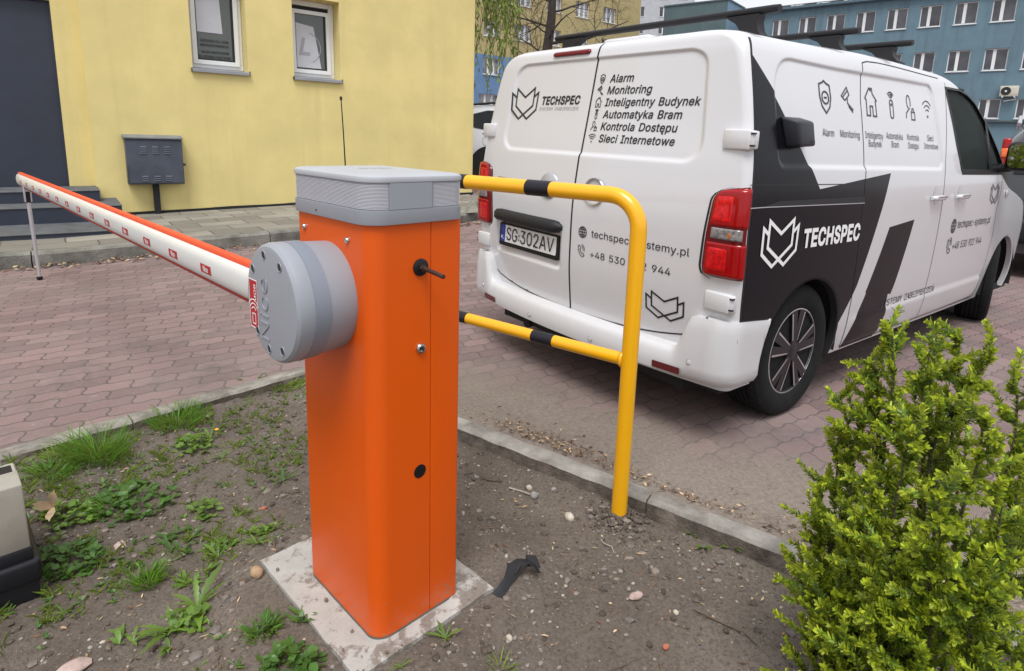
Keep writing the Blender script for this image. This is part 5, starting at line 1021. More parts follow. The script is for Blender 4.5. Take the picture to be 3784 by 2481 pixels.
def van_grid(right, nA, nB, nC, nD, zs):
    """half shell from the rear centre line round the corner and along the side to the nose"""
    zs = np.asarray(zs); P = np.zeros((len(zs), nA+nB+nC+nD+1, 3))
    hw, rc, th0, ye, xc = corner(zs); XFz = XF(zs)
    k = 0; cols = []
    uA = np.linspace(0, 1, nA+1)[:-1]
    for u in uA:
        y = u*ye; x = rearx(y, zs); yy = y if not right else -y; x = x+rear_recess(yy, zs); cols.append(np.stack([x, -y, zs], -1))
    for i in range(nB):
        th = th0+(math.pi/2-th0)*i/nB; cols.append(np.stack([xc-rc*np.cos(th), -(hw-rc)-rc*np.sin(th), zs], -1))
    rx = .46-.06*sm((zs-.90)/.3); rx = np.clip(rx, .1, None); xe = XFz-rx
    base = np.linspace(0, 1, nC+1)[:-1]
    XS = np.linspace(-.55, 3.35, nC+1)[:-1]
    for i in range(nC):
        # columns sit at fixed x over most of the side and are squeezed where the windscreen cuts in
        x = xc+(np.minimum(xe, 3.68)-xc)*base[i]
        h = sidehw(x, zs)
        y = h-(side_recess(x, zs) if right else 0)
        cols.append(np.stack([x, -y, zs], -1))
    xk = np.minimum(xe, 3.68); hk = sidehw(xk, zs)
    for i in range(nD+1):
        a = math.pi/2*i/nD; p = 1.0
        cols.append(np.stack([xk+(XFz-xk)*np.sin(a), -hk*np.cos(a)**.8 if i < nD else 0*hk, zs], -1))
    P = np.stack(cols, 1)
    if not right: P[..., 1] *= -1
    return P
def cut_circle(P, mask, cx, cz, r, ax=0):
    """drop the cells inside a wheel arch and pull the rim vertices onto the circle"""
    d = np.hypot(P[..., 0]-cx, P[..., 2]-cz)
    ins = (d < r); cell = ins[:-1, :-1] & ins[1:, :-1] & ins[1:, 1:] & ins[:-1, 1:]
    mask &= ~cell
    keep = np.zeros(ins.shape, bool)
    for a, b in ((slice(0, -1), slice(0, -1)), (slice(1, None), slice(0, -1)), (slice(1, None), slice(1, None)), (slice(0, -1), slice(1, None))): keep[a, b] |= mask
    sel = ins & keep; k = r/np.maximum(d[sel], 1e-6); P[..., 0][sel] = cx+(P[..., 0][sel]-cx)*k; P[..., 2][sel] = cz+(P[..., 2][sel]-cz)*k
def poly_sd(x, z, poly):
    d = np.full(x.shape, 1e9); ins = np.zeros(x.shape, bool); gx = np.zeros(x.shape); gz = np.zeros(x.shape); n = len(poly)
    for i in range(n):
        (ax, az), (bx, bz) = poly[i], poly[(i+1) % n]; ex, ez = bx-ax, bz-az; t = np.clip(((x-ax)*ex+(z-az)*ez)/(ex*ex+ez*ez), 0, 1)
        qx, qz = ax+t*ex, az+t*ez; dd = np.hypot(x-qx, z-qz); m = dd < d; d = np.where(m, dd, d); gx = np.where(m, qx, gx); gz = np.where(m, qz, gz)
        c = ((az > z) != (bz > z)); xi = (bx-ax)*(z-az)/np.where(bz == az, 1e-9, bz-az)+ax; ins ^= (c & (x < xi))
    return np.where(ins, -d, d), gx, gz
WIN_OUT = [(1.675, 1.775), (1.72, 1.62), (1.80, 1.40), (1.88, 1.255), (1.93, 1.232), (2.60, 1.225), (2.86, 1.232), (2.84, 1.30), (2.72, 1.40), (2.58, 1.505), (2.44, 1.60), (2.25, 1.715), (2.10, 1.762), (1.95, 1.782)]
def cut_poly(P, mask, poly):
    sd, gx, gz = poly_sd(P[..., 0], P[..., 2], poly); ins = sd < 0
    mask &= ~(ins[:-1, :-1] & ins[1:, :-1] & ins[1:, 1:] & ins[:-1, 1:])
    keep = np.zeros(ins.shape, bool)
    for a, b in ((slice(0, -1), slice(0, -1)), (slice(1, None), slice(0, -1)), (slice(1, None), slice(1, None)), (slice(0, -1), slice(1, None))): keep[a, b] |= mask
    sel = ins & keep; P[..., 0][sel] = gx[sel]; P[..., 2][sel] = gz[sel]
    P[..., 1][sel] = -sidehw(P[..., 0][sel], P[..., 2][sel])
ZS = np.concatenate([np.arange(.255, 1.755, .0085), 1.755+.13*np.sin(np.linspace(.02, 1, 22)*math.pi/2)])
ZTOP = ZS[-1]
nA, nB, nC, nD = 95, 14, 430, 40
PR = van_grid(True, nA, nB, nC, nD, ZS)
mask = np.ones((len(ZS)-1, nA+nB+nC+nD), bool)
ARCH = ((0, .335, .395), (3.275, .335, .400))
side_cols = np.arange(nA+nB+nC+nD) >= nA+4
for cx, cz, r in ARCH:
    m2 = mask[:, nA+4:].copy(); cut_circle(PR[:, nA+4:], m2, cx, cz, r); mask[:, nA+4:] = m2
m2 = mask[:, nA+nB:].copy(); cut_poly(PR[:, nA+nB:], m2, WIN_OUT); mask[:, nA+nB:] = m2
zc = (ZS[:-1]+ZS[1:])/2; ncol = nA+nB+nC+nD; JD = nA+int(nB*.8)
zdoor_lo = .42; hi_i = np.searchsorted(zc, 1.838)
door_m = mask.copy(); door_m[:, JD:] = False
yl = PR[:-1, :-1, 1]; zl = PR[:-1, :-1, 2]
low = .425+.07*(np.abs(yl)/.77)**3
door_m &= (zl > low) & (zl < 1.862) & ~((np.abs(yl) > .77) & (zl < .575))
# right rear door, body shell (lower/inner), sliding door, front door
xs_ = PR[:-1, :-1, 0]; seam_x = .435+.07*np.clip((1.0-zl)/.75, 0, 1)+.06*np.clip((zl-1.6)/.2, 0, 1)
slide_m = mask & (np.arange(ncol)[None, :] >= nA+nB) & (xs_ > seam_x) & (xs_ < 1.585+.11*np.clip((zl-1.3)/.5, 0, 1)) & (zl > .275) & (zl < 1.815)
front_m = mask & (np.arange(ncol)[None, :] >= nA+nB) & (xs_ >= 1.585+.11*np.clip((zl-1.3)/.5, 0, 1)) & (xs_ < 2.86-.9*np.clip((zl-1.25)/.6, 0, 1)) & (zl > .275) & (zl < 1.80)
body_m = mask & ~door_m & ~slide_m & ~front_m
rdoor = grid_mesh('rear_door', PR, M_wpaint, van, 180, door_m, True)
lowm = body_m.copy(); lowm[:, JD:] = False; grid_mesh('body', PR, M_vinyl, van, 180, body_m & ~lowm, True); grid_mesh('body', PR, M_wpaint, van, 180, lowm, True)
sdoor = grid_mesh('sliding_door', PR, M_vinyl, van, 180, slide_m, True)
fdoor = grid_mesh('front_door', PR, M_vinyl, van, 180, front_m, True)
ZL = np.concatenate([np.arange(.255, 1.755, .02), 1.755+.13*np.sin(np.linspace(.02, 1, 14)*math.pi/2)])
PL = van_grid(False, nA, 14, 120, 30, ZL); mL = np.ones((len(ZL)-1, nA+14+120+30), bool)
for cx, cz, r in ARCH:
    m2 = mL[:, nA+4:].copy(); cut_circle(PL[:, nA+4:], m2, cx, cz, r); mL[:, nA+4:] = m2
dl = mL.copy(); dl[:, nA+11:] = False; yl2, zl2 = PL[:-1, :-1, 1], PL[:-1, :-1, 2]; dl &= (zl2 > .425+.07*(np.abs(yl2)/.77)**3) & (zl2 < 1.862) & ~((np.abs(yl2) > .77) & (zl2 < .575))
# left door uses the fine levels for its pressed panel
PLf = van_grid(False, nA, 14, 2, 2, ZS); df = np.ones((len(ZS)-1, nA+18), bool); df[:, nA+11:] = False; yl3, zl3 = PLf[:-1, :-1, 1], PLf[:-1, :-1, 2]
df &= (zl3 > .425+.07*(np.abs(yl3)/.77)**3) & (zl3 < 1.862) & ~((np.abs(yl3) > .77) & (zl3 < .575))
ldoor = grid_mesh('rear_door', PLf, M_wpaint, van, 180, df)
grid_mesh('body', PL, M_wpaint, van, 180, mL & ~dl)
# roof: the top outlines drawn in to a crowned centre line
def roof_patch(P, sgn):
    top = P[-1]; rows = []
    for t in np.linspace(0, 1, 9):
        q = top.copy(); q[:, 1] *= (1-t); q[:, 0] = top[:, 0]+(np.clip(top[:, 0], -.36, 1.9)-top[:, 0])*t*.9; q[:, 2] = ZTOP+.022*np.sin(t*math.pi/2); rows.append(q)
    return np.array(rows)
grid_mesh('roof', roof_patch(PR, 1), M_wpaint, van, 180, None, True)
grid_mesh('roof', roof_patch(PL, 1), M_wpaint, van, 180)
# roof ribs near the rear edge
mb = MB()
for yc in (-.42, .42):
    mb.rbox(-.30, 1.6, yc-.09, yc+.09, 1.888, 1.915, .012, 2)
mb.rbox(-.42, -.30, -.16, .16, 1.88, 1.918, .016, 2); mb.build('roof_ribs', M_wpaint, van, 60)

# mapping helpers: rear skin (y, z) and right side skin (x, z)
def rmap(off):
    def f(y, z):
        yc = min(abs(y), float(HW(z))-float(RC(z))); return (float(rearx(yc, z))+float(rear_recess(np.float64(y), np.float64(z)))-off, y, z)
    return f
def smap(off):
    def f(x, z): return (x, -(float(sidehw(x, z))-float(side_recess(np.float64(x), np.float64(z))))-off, z)
    return f
def dense(pts, step=.03, closed=False):
    out = []; n = len(pts)
    for i in range(n if closed else n-1):
        a, b = Vector(pts[i]), Vector(pts[(i+1) % n]); k = max(1, int((b-a).length/step)); out += [a.lerp(b, j/k)[:] for j in range(k)]
    if not closed: out.append(pts[-1])
    return out
def corner_pt(j, z, off=0, sgn=1):
    hw, rc, th0, ye, xc = [float(q) for q in corner(np.float64(z))]; th = th0+(math.pi/2-th0)*j
    return (xc-(rc+off)*math.cos(th), -sgn*((hw-rc)+(rc+off)*math.sin(th)), z)
# panel gaps
seams = []
def rseam(pts, wd=.006): return stroke(dense(pts, .008), wd)
decal_mesh('door_gap', [rseam([(.004, 1.866), (.004, .428)], .011), rseam([(y, .425+.07*(abs(y)/.77)**3) for y in np.linspace(-.70, .70, 30)], .007), rseam([(-.70, .478), (-.745, .50), (-.768, .54), (-.782, .575)], .007), rseam([(.70, .478), (.745, .50), (.768, .54), (.782, .575)], .007)], rmap(.0012), M_seam, van)
def side_seam(pts, wd=.006): return stroke(dense(pts, .012), wd)
ss_ = [(float(.435+.07*np.clip((1.0-z)/.75, 0, 1)+.06*np.clip((z-1.6)/.2, 0, 1)), z) for z in np.linspace(.275, 1.80, 50)]
decal_mesh('door_gap', [side_seam(ss_+[(.56, 1.813), (.7, 1.818), (1.6, 1.818)], .0065), side_seam([(float(1.585+.11*np.clip((z-1.3)/.5, 0, 1)), z) for z in np.linspace(.275, 1.80, 50)], .0055), side_seam([(-.64, 1.182), (.435, 1.178)], .004), side_seam([(.5, .275), (2.7, .275)], .005), side_seam([(2.86, 1.23), (2.84, 1.1), (2.80, .95), (2.83, .75), (2.80, .5), (2.7, .275)], .0055)], smap(.0012), M_seam, van)
mb = MB(); rings = []
for z in np.linspace(.58, 1.82, 60): rings.append([Vector(corner_pt(.80, z, .0012)), Vector(corner_pt(.93, z, .0012))])
mb.loft(rings, closed=False, cap0=False, cap1=False); mb.build('door_gap', M_seam, van, 180)
# sliding door rail slot
decal_mesh('door_rail', [([(-.53, 1.092), (.44, 1.083), (.44, 1.112), (-.40, 1.112)], [(0, 1, 2, 3)])], smap(.0015), M_seam, van)
decal_mesh('rail_lip', [side_seam([(-.64, 1.088), (-.53, 1.089), (.44, 1.080)], .004)], smap(.003), M_alu, van)
# ---- bumper
M_bump_in = M_trim
def bump_outline(z, k):
    """right half outline of the bumper at level z, out from the rear centre to the arch"""
    o = []
    off = .075*sm(np.float64((z-.20)/.06))*1.0 if z < .30 else .075
    off = .048+.035*math.sin(min(1, max(0, (z-.2)/.26))*math.pi*.85)
    for u in np.linspace(0, 1, 40):
        y = u*.845; o.append((float(rearx(y, .5))-off+.012*u**3, -y))
    xc = o[-1][0]
    for a in np.linspace(8, 82, 14): o.append((xc+.115-.115*math.cos(R(a)), -.845-.127*math.sin(R(a))))
    x0 = o[-1][0]
    for x in np.linspace(x0+.02, -.30, 12): o.append((x, -.972+.03*max(0, x+.50)))
    return o
def bump_top(y, x): 
    ay = abs(y)
    if ay < .62: return .425
    if ay < .80: return .425+(.596-.425)*sstep(.70, .79, ay)
    return .598 if x < -.62 else .598-.028*(x+.62)/.26
rings = []; N_ = 66
zz_ = [0, .04, .12, .25, .4, .55, .7, .82, .92, .97, 1.0]
for half in (1, -1):
    mb = MB(); rings = []
    for q in zz_:
        o0 = bump_outline(.24, 0); ring_ = []
        for i in range(len(o0)):
            x, y = o0[i]; zt = bump_top(y, x); zb = .292+.0*abs(y) 
            z = zb+(zt-zb)*q; ox, oy = bump_outline(zb+(.46-zb)*min(1, q*1.0 if zt < .5 else q*.8), 0)[i]
            # top edge rolls inwards to the door
            if q > .9: k = (q-.9)/.1; ox += .012*k if abs(y) < .8 else .004*k; oy *= 1-.006*k
            if q < .1: ox += .03*(1-q/.1); oy *= 1-.02*(1-q/.1)
            ring_.append(Vector((ox, oy*half, z)))
        rings.append(ring_)
    # ledge from the top edge in to the body
    last = rings[-1]; rings.append([Vector((p.x+(.085 if abs(p.y) < .85 else .03), p.y*(1 if abs(p.y) < .85 else .965), p.z+(.004 if abs(p.y) < .7 else 0))) for p in last])
    # drop cells inside the arch circle
    n = len(rings[0]); P = np.array([[p[:] for p in r] for r in rings]); mk = np.ones((len(rings)-1, n-1), bool)
    cut_circle(P, mk, 0, .335, .428); grid_mesh('bumper', P, M_bumper, van, 50, mk, half > 0)
def bmap(y, z, off=.003):
    o = bump_outline(z, 0); ay = abs(y)
    for i in range(len(o)-1):
        if -o[i][1] <= ay <= -o[i+1][1]: t = (ay+o[i][1])/(-o[i+1][1]+o[i][1]); return (o[i][0]+(o[i+1][0]-o[i][0])*t-off, y, z)
    return (o[-1][0], y, z)
for sg in (-1, 1):
    for y in (.245, .80, .955):
        z = .342 if y < .6 else (.388 if y < .9 else .515); p = Vector(bmap(sg*y, z)); a = R(90)
        mb = MB(); ang = 0 if y < .8 else sg*R(32); M_ = Matrix.Translation(p) @ Matrix.Rotation(-ang*1.0, 4, 'Z') @ Matrix.Rotation(R(-90), 4, 'Y'); mb.lathe([(.0115, -.004), (.0115, .0001), (.0100, .0006), (.0, .0006)], 20, M_); sn = mb.build('parking_sensor', M_bumper, van, 40)
        mb = MB(); mb.lathe([(.0132, .0008), (.0142, .0004), (.0132, .0002)], 20, M_, closed_prof=True); mb.build('sensor_ring', M_seam, sn, 40)
    decal_mesh('rear_reflector', [(rrect(-.07, .07, -.0165, .0165, .006, 3), [tuple(range(16))])], lambda x, y, sg=sg: bmap(sg*.69+x, .332+y, .006), mat('dark_red_reflector', (.10, .006, .008), .25, coat=.4), van)
# ---- plate, garnish bar, brake light
mb = MB()
pz, py0, py1 = .745, .100, .670
prm = rmap(.0)
mb2 = MB(); poly = rrect(py0, py1, pz-.07, pz+.07, .012, 4)
def plq(y, z, off): b = prm(.385, .745)[0]; return (b-.004+.020*((.745-z)/.15)*-.2-off+float(BOWF(.745))*((y/.96)**2-(.385/.96)**2)*.6, y, z)
def slab(name, poly, o0, o1, m, par):
    mb = MB(); n = len(poly); V = [plq(y, z, o1) for y, z in poly]+[plq(y, z, o0) for y, z in poly]
    mb.add(V, [tuple(range(n))]+[(i, (i+1) % n, n+(i+1) % n, n+i) for i in range(n)]); return mb.build(name, m, par, 30)
plate = slab('licence_plate', poly, -.02, .010, M_blackpl, van)
slab('plate_face', rrect(py0+.022, py1-.018, pz-.045, pz+.058, .006, 3), .009, .0125, M_plate, plate)
slab('country_band', rrect(py1-.062, py1-.018, pz-.045, pz+.058, .003, 2), .012, .0135, M_plblue, plate)
decal_mesh('plate_characters', [text_fit('SG', -.590, -.480, pz-.030, .077, 0, .0), text_fit('302AV', -.447, -.140, pz-.030, .077, 0, .0)], lambda x, y: plq(-x, y, .0138), M_ink, plate)
decal_mesh('plate_characters', [text_fit('PL', -.647, -.617, pz-.028, .020, 0, .01)], lambda x, y: plq(-x, y, .0142), M_white, plate)
decal_mesh('hologram', [(circle(-.463, pz+.012, .008, 10), [tuple(range(10))]), (circle(-.463, pz-.012, .008, 10), [tuple(range(10))])], lambda x, y: plq(-x, y, .0138), mat('faint_sticker', (.28, .34, .42), .4), plate)
decal_mesh('star_ring', [stroke(circle(-.632, pz+.028, .010, 12), .0025, True)], lambda x, y: plq(-x, y, .0142), mat('dull_star_yellow', (.10, .16, .42), .5), plate)
rings = []
for t in np.linspace(0, 1, 22):
    y = .722-.652*t; e = min(1, min(t, 1-t)*9); e = math.sqrt(max(0, 1-(1-e)**2)); b = prm(y, .86)
    xs0 = float(rearx(abs(y), .86)); h = .034*(.35+.65*e); pr = .046*(.3+.7*e)
    rings.append([Vector((xs0+.01, y, .862+h)), Vector((xs0-pr*.55, y, .862+h)), Vector((xs0-pr, y, .862+h*.45)), Vector((xs0-pr, y, .862-h*.6)), Vector((xs0-pr*.7, y, .862-h)), Vector((xs0+.01, y, .862-h))])
mb = MB(); mb.loft(rings); mb.build('plate_lamp_bar', M_trim, van, 50)
rings = []
for k, (off, d) in enumerate(((.0, -.004), (.0, .008), (.006, .013), (.012, .0135))):
    poly = rrect(.062+off, .352-off, 1.803+off, 1.838-off, .0175-off*.9, 6); rings.append([Vector((float(rearx(y, z))-d, y, z)) for y, z in poly])
mb = MB(); mb.loft(rings); mb.build('brake_light', mat('dark_red_brake_lens', (.16, .006, .01), .18, coat=.2, spec=.3, var=.3, vscale=60), van, 60)
# ---- tail lamps: bulging patches wrapped round the corner
def lamp(sgn):
    ztop, zbot = 1.178, .775; NJ = 30
    yin = [(.0, .890), (.02, .853), (.05, .826), (.10, .806), (.16, .799), (.3, .7945), (.6, .785), (.9, .779), (.97, .787), (1.0, .83)]
    yi = lambda t: float(np.interp(t, [a for a, b in yin], [b for a, b in yin]))
    def pt(u, t, off):
        z = ztop+(zbot-ztop)*t+(0.006 if u > .9 else 0)*0-.012*(1-u)*(t < .5)*(1-2*t)+.0*u
        hw, rc, th0, ye, xc = [float(q) for q in corner(np.float64(z))]
        L0 = ye-yi(t); L1 = rc*(math.pi/2-th0)*.80; s = u*(L0+L1)
        if s < L0: y = yi(t)+s; x = float(rearx(y, z)); n = Vector((-1, -.1, 0)).normalized(); p = Vector((x, -y, z))
        else: th = th0+(s-L0)/rc; p = Vector((xc-rc*math.cos(th), -(hw-rc)-rc*math.sin(th), z)); n = Vector((-math.cos(th), -math.sin(th), 0))
        p = p+n*off; return Vector((p.x, p.y*sgn, p.z))
    def patch(name, u0, u1, t0, t1, off0, off1, m, par, nu=16, nt=24, rnd=.12):
        P = np.zeros((nt+1, nu+1, 3))
        for i in range(nt+1):
            for j in range(nu+1):
                a, b = j/nu, i/nt; e = min(1, min(a, 1-a)/rnd); f = min(1, min(b, 1-b)/(rnd*.6)); bul = math.sqrt(max(0, 1-(1-e)**2))*math.sqrt(max(0, 1-(1-f)**2))
                P[i, j] = pt(u0+(u1-u0)*a, t0+(t1-t0)*b, off0+(off1-off0)*bul)
        return grid_mesh(name, P, m, par, 180, None, sgn < 0)
    base = patch('tail_lamp', 0, 1.0, 0, 1, -.004, .016, M_lampred2, van)
    patch('lamp_rim', -.055, .0, -.01, 1.015, .001, .002, M_seam, base, 3, 24, .5)
    patch('red_section', .08, .97, .03, .44, .010, .021, M_lampred, base); patch('red_section', .07, .97, .60, .97, .010, .021, M_lampred, base)
    patch('reflector', .14, .66, .09, .40, .017, .0235, M_lampbright, base, 12, 16, .3); patch('reflector', .13, .66, .65, .92, .017, .0235, M_lampbright, base, 12, 16, .3)
    patch('clear_section', .15, .90, .445, .575, .012, .0225, M_lampclear, base, 14, 10, .2); patch('bulb', .58, .70, .48, .56, .019, .0235, M_amber, base, 6, 6, .5)
    return base
lamp(1); lamp(-1)
# ---- hinges
def hinge(sgn, z, h=.084):
    mb = MB(); hw, rc, th0, ye, xc = [float(q) for q in corner(np.float64(z))]
    M_ = Matrix.Translation((float(rearx(.88, z))-.010, -.872*sgn, z)); mb.rbox(-.010, .022, -.062, .062, -h/2, h/2, .008, 2, M=M_); mb.rbox(-.002, .045, (-.073 if sgn > 0 else .045), (-.045 if sgn > 0 else .073), -h/2+.004, h/2-.004, .008, 2, M=M_)
    o = mb.build('hinge', M_wpaint, van, 50)
    for dz in (-.026, .022): mb = MB(); mb.rbox(-.006, .012, (-.078 if sgn > 0 else .054), (-.054 if sgn > 0 else .078), dz, dz+.007, .002, 1, M=M_); mb.build('hinge_slot', M_seam, o, 0)
for sg in (1, -1): hinge(sg, 1.362); hinge(sg, .676)
# chrome handle ring on the right rear door, grey badge pocket on the left one
mb = MB(); mb.lathe([(.058, .0), (.062, .012), (.068, .013), (.070, .002)], 32, Matrix.Translation((float(rearx(.135, 1.075))-.001, -.145, 1.078)) @ Matrix.Rotation(R(-90), 4, 'Y'), closed_prof=True); hr = mb.build('handle_ring', M_chrome, rdoor, 60)
mb = MB(); mb.lathe([(.058, .002), (.0, .004)], 24, Matrix.Translation((float(rearx(.135, 1.075))-.001, -.145, 1.078)) @ Matrix.Rotation(R(-90), 4, 'Y')); mb.build('handle_cup', M_wpaint, rdoor, 60)
mb = MB(); mb.lathe([(.075, .0), (.068, .012), (.0, .018)], 32, Matrix.Translation((float(rearx(.2, 1.09))-.001, .205, 1.075)) @ Matrix.Rotation(R(-90), 4, 'Y')); mb.build('door_badge', mat('silver_badge', (.40, .40, .42), .4, metal=.3), ldoor, 60)
decal_mesh('door_nameplate', [text_fit('I · ·· ·', -.72, -.44, 1.06, .026, 0, .01)], lambda x, y: rmap(.003)(-x, y), mat('dark_gold_letters', (.10, .08, .04), .4), ldoor)
# ---- writing on the rear doors
rx_ = lambda x, y: rmap(.0022)(-x, y)     # text x runs to the right = -y
def rt(s, y0, y1, base, cap, sh=.0, bd=.004): return text_fit(s, -y0, -y1, base, cap, sh, bd)
decal_mesh('logo', [stroke([(x-.5635, z+1.435) for x, z in LOGO], .0105)], rx_, M_ink, ldoor)
decal_mesh('lettering', [rt('TECHSPEC', .400, .084, 1.515, .042, .12, .03)], rx_, M_ink, ldoor)
decal_mesh('lettering', [rt('SYSTEMY ZABEZPIECZEŃ', .412, .088, 1.483, .0175, .12, 0)], rx_, M_lgrey, ldoor)
rows = [('Alarm', .105, .260, 1.618, 'shield', .0), ('Monitoring', .102, .384, 1.561, 'camera', .0), ('Inteligentny Budynek', .100, .660, 1.502, 'house', .0), ('Automatyka Bram', .100, .576, 1.443, 'remote', .0), ('Kontrola Dostępu', .102, .564, 1.384, 'person', .0), ('Sieci Internetowe', .104, .563, 1.324, 'wifi', .0)]
for s, a, b, z, ic, _ in rows:
    decal_mesh('lettering', [rt(s, -a, -b, z, .037, .12, .014)], rx_, M_ink, rdoor)
    decal_mesh('icon', [xf2d(icon(ic, .085), .047, .047, .053, z+.019)], rx_, M_ink, rdoor)
decal_mesh('lettering', [rt('techspec-systemy.pl', -.148, -.722, .848, .036, 0, .002)], rx_, M_ink, rdoor); decal_mesh('icon', [xf2d(icon('globe', .07), .062, .062, .086, .864)], rx_, M_ink, rdoor)
decal_mesh('lettering', [rt('+48 530 922 944', -.148, -.634, .743, .034, 0, .002)], rx_, M_ink, rdoor); decal_mesh('icon', [xf2d(icon('phone', .06), .064, .064, .086, .768)], rx_, M_ink, rdoor)
decal_mesh('logo', [stroke([(x*.84+.609, z*.70+.528) for x, z in LOGO], .0085)], rx_, M_ink, rdoor)
# ---- writing on the side
sx_ = lambda x, z: smap(.0022)(x, z)
for ic, x, z, h in (('shield', .053, 1.585, .15), ('camera', .285, 1.59, .12), ('house', .56, 1.598, .142), ('remote', .823, 1.60, .14), ('person', 1.088, 1.605, .135), ('wifi', 1.355, 1.615, .115)):
    it = icon(ic, .055); k = h if ic not in ('wifi', 'person') else h; decal_mesh('icon', [xf2d(it, k*(1.15 if ic != 'wifi' else 1.05), k, x, z)], sx_, M_ink, sdoor if x > .44 else van)
for s, x0, x1, z, c in (('Alarm', .0, .116, 1.403, .034), ('Monitoring', .182, .395, 1.405, .034), ('Inteligentny', .463, .684, 1.410, .034), ('Budynek', .498, .662, 1.368, .034), ('Automatyka', .725, .948, 1.417, .034), ('Bram', .79, .888, 1.372, .034), ('Kontrola', 1.015, 1.187, 1.42, .034), ('Dostępu', 1.025, 1.18, 1.373, .034), ('Sieci', 1.324, 1.424, 1.425, .034), ('Internetowe', 1.267, 1.497, 1.378, .034)):
    decal_mesh('lettering', [text_fit(s, x0, x1, z, c, 0, .0)], sx_, M_ink, sdoor if x0 > .44 else van)
decal_mesh('logo', [stroke([(x*1.22-.366, z*1.16+.825) for x, z in LOGO], .0165)], lambda x, z: smap(.003)(x, z), M_white, van)
decal_mesh('lettering', [text_fit('TECHSPEC', -.160, .430, .892, .080, 0, .034)], lambda x, z: smap(.003)(x, z), M_white, van)
decal_mesh('logo', [stroke([(x*.86+2.68, z*.80+1.015) for x, z in LOGO], .012)], sx_, mat('grey_vinyl', (.10, .10, .11), .4), van)
decal_mesh('lettering', [text_fit('techspec-systemy.pl', 1.948, 2.681, .868, .052, 0, .0)], sx_, M_ink, fdoor); decal_mesh('icon', [xf2d(icon('globe', .07), .10, .10, 1.87, .886)], sx_, M_ink, fdoor)
decal_mesh('lettering', [text_fit('+48 530 922 944', 1.924, 2.556, .722, .050, 0, .0)], sx_, M_ink, fdoor); decal_mesh('icon', [xf2d(icon('phone', .06), .11, .11, 1.855, .755)], sx_, M_ink, fdoor)
decal_mesh('lettering', [text_fit('SYSTEMY ZABEZPIECZEŃ', .90, 1.743, .452, .040, 0, .0)], sx_, M_ink, sdoor)
# ---- door handles
for x in (1.47, 1.91):
    mb = MB(); rings = []
    for t in np.linspace(0, 1, 13):
        e = math.sqrt(max(0.05, 1-(2*t-1)**4)); xx = x-.105+.21*t; y = -float(sidehw(xx, 1.085))-.012-.020*e; h = .017*(.5+.5*e)
        rings.append([Vector((xx, y+.012, 1.083-h)), Vector((xx, y, 1.083-h*.8)), Vector((xx, y-.006, 1.083)), Vector((xx, y, 1.083+h*.8)), Vector((xx, y+.012, 1.083+h))])
    mb.loft(rings); hd_ = mb.build('door_handle', M_wpaint, sdoor if x < 1.6 else fdoor, 60)
    decal_mesh('handle_insert', [stroke([(x-.08, 1.091), (x+.08, 1.091)], .010)], lambda a, b: (a, -float(sidehw(a, 1.085))-.0385, b), M_chrome, sdoor if x < 1.6 else fdoor)
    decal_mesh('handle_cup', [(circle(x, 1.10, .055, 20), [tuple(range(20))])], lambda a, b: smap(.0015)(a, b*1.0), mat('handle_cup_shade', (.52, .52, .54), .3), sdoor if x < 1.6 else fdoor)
# ---- dark grey box fixed on the side
mb = MB(); V8 = [(-.375, -.890, 1.472), (-.215, -.892, 1.476), (-.190, -.914, 1.345), (-.345, -.914, 1.340), (-.360, -.972, 1.452), (-.228, -.972, 1.455), (-.208, -.984, 1.352), (-.338, -.984, 1.348)]
bm = bmesh.new(); bv = [bm.verts.new(v) for v in V8]
for f in ((0, 1, 2, 3), (4, 7, 6, 5), (0, 4, 5, 1), (1, 5, 6, 2), (2, 6, 7, 3), (3, 7, 4, 0)): bm.faces.new([bv[i] for i in f])
bmesh.ops.recalc_face_normals(bm, faces=bm.faces[:]); bmesh.ops.bevel(bm, geom=bm.edges[:], offset=.012, segments=3, affect='EDGES', profile=.5)
mb.bm(bm); sb_ = mb.build('side_unit', mat('anthracite_plastic', (.030, .032, .040), .45, bump=.1, bscale=300, spec=.35), van, 50)
decal_mesh('lettering', [text_fit('Swiltec', -.265, -.222, 1.366, .012, 0, 0)], lambda x, z: (x, -.9845, z), M_blackpl, sb_)
# ---- front side window: cabin behind real glass
gl = MB(); GO = WIN_OUT; cen = (2.2, 1.45)
def wq(p, off, k=1.0): x = cen[0]+(p[0]-cen[0])*k; z = cen[1]+(p[1]-cen[1])*k; return (x, -float(sidehw(x, z))-off, z)
rimo = [wq(p, .003) for p in dense(GO, .04, True)]; rimi = [wq(p, .004, .955) for p in dense(GO, .04, True)]; rimb = [wq(p, -.03, .955) for p in dense(GO, .04, True)]
n = len(rimo); gl.add(rimo+rimi+rimb, [(i, (i+1) % n, n+(i+1) % n, n+i) for i in range(n)]+[(n+i, n+(i+1) % n, 2*n+(i+1) % n, 2*n+i) for i in range(n)]); wf = gl.build('window_frame', M_blackpl, fdoor, 40)
mb = MB(); mb.loft([[wq((x, 1.22), -.001), wq((x, 1.245), .005), wq((x, 1.262), .004)] for x in np.linspace(1.9, 2.86, 20)], closed=False, cap0=False, cap1=False)
mb.loft([[wq((2.42+dx, 1.62), .004), wq((2.47+dx, 1.40), .004), wq((2.50+dx, 1.235), .004)] for dx in (0, .045)], closed=False, cap0=False, cap1=False); mb.build('window_pillar', M_blackpl, fdoor, 40)
gi = [wq(p, -.012, .96) for p in dense(GO, .04, True)]; mb = MB(); mb.add(gi, [tuple(range(len(gi)))]); mb.build('window_glass', M_glass, fdoor, 0)
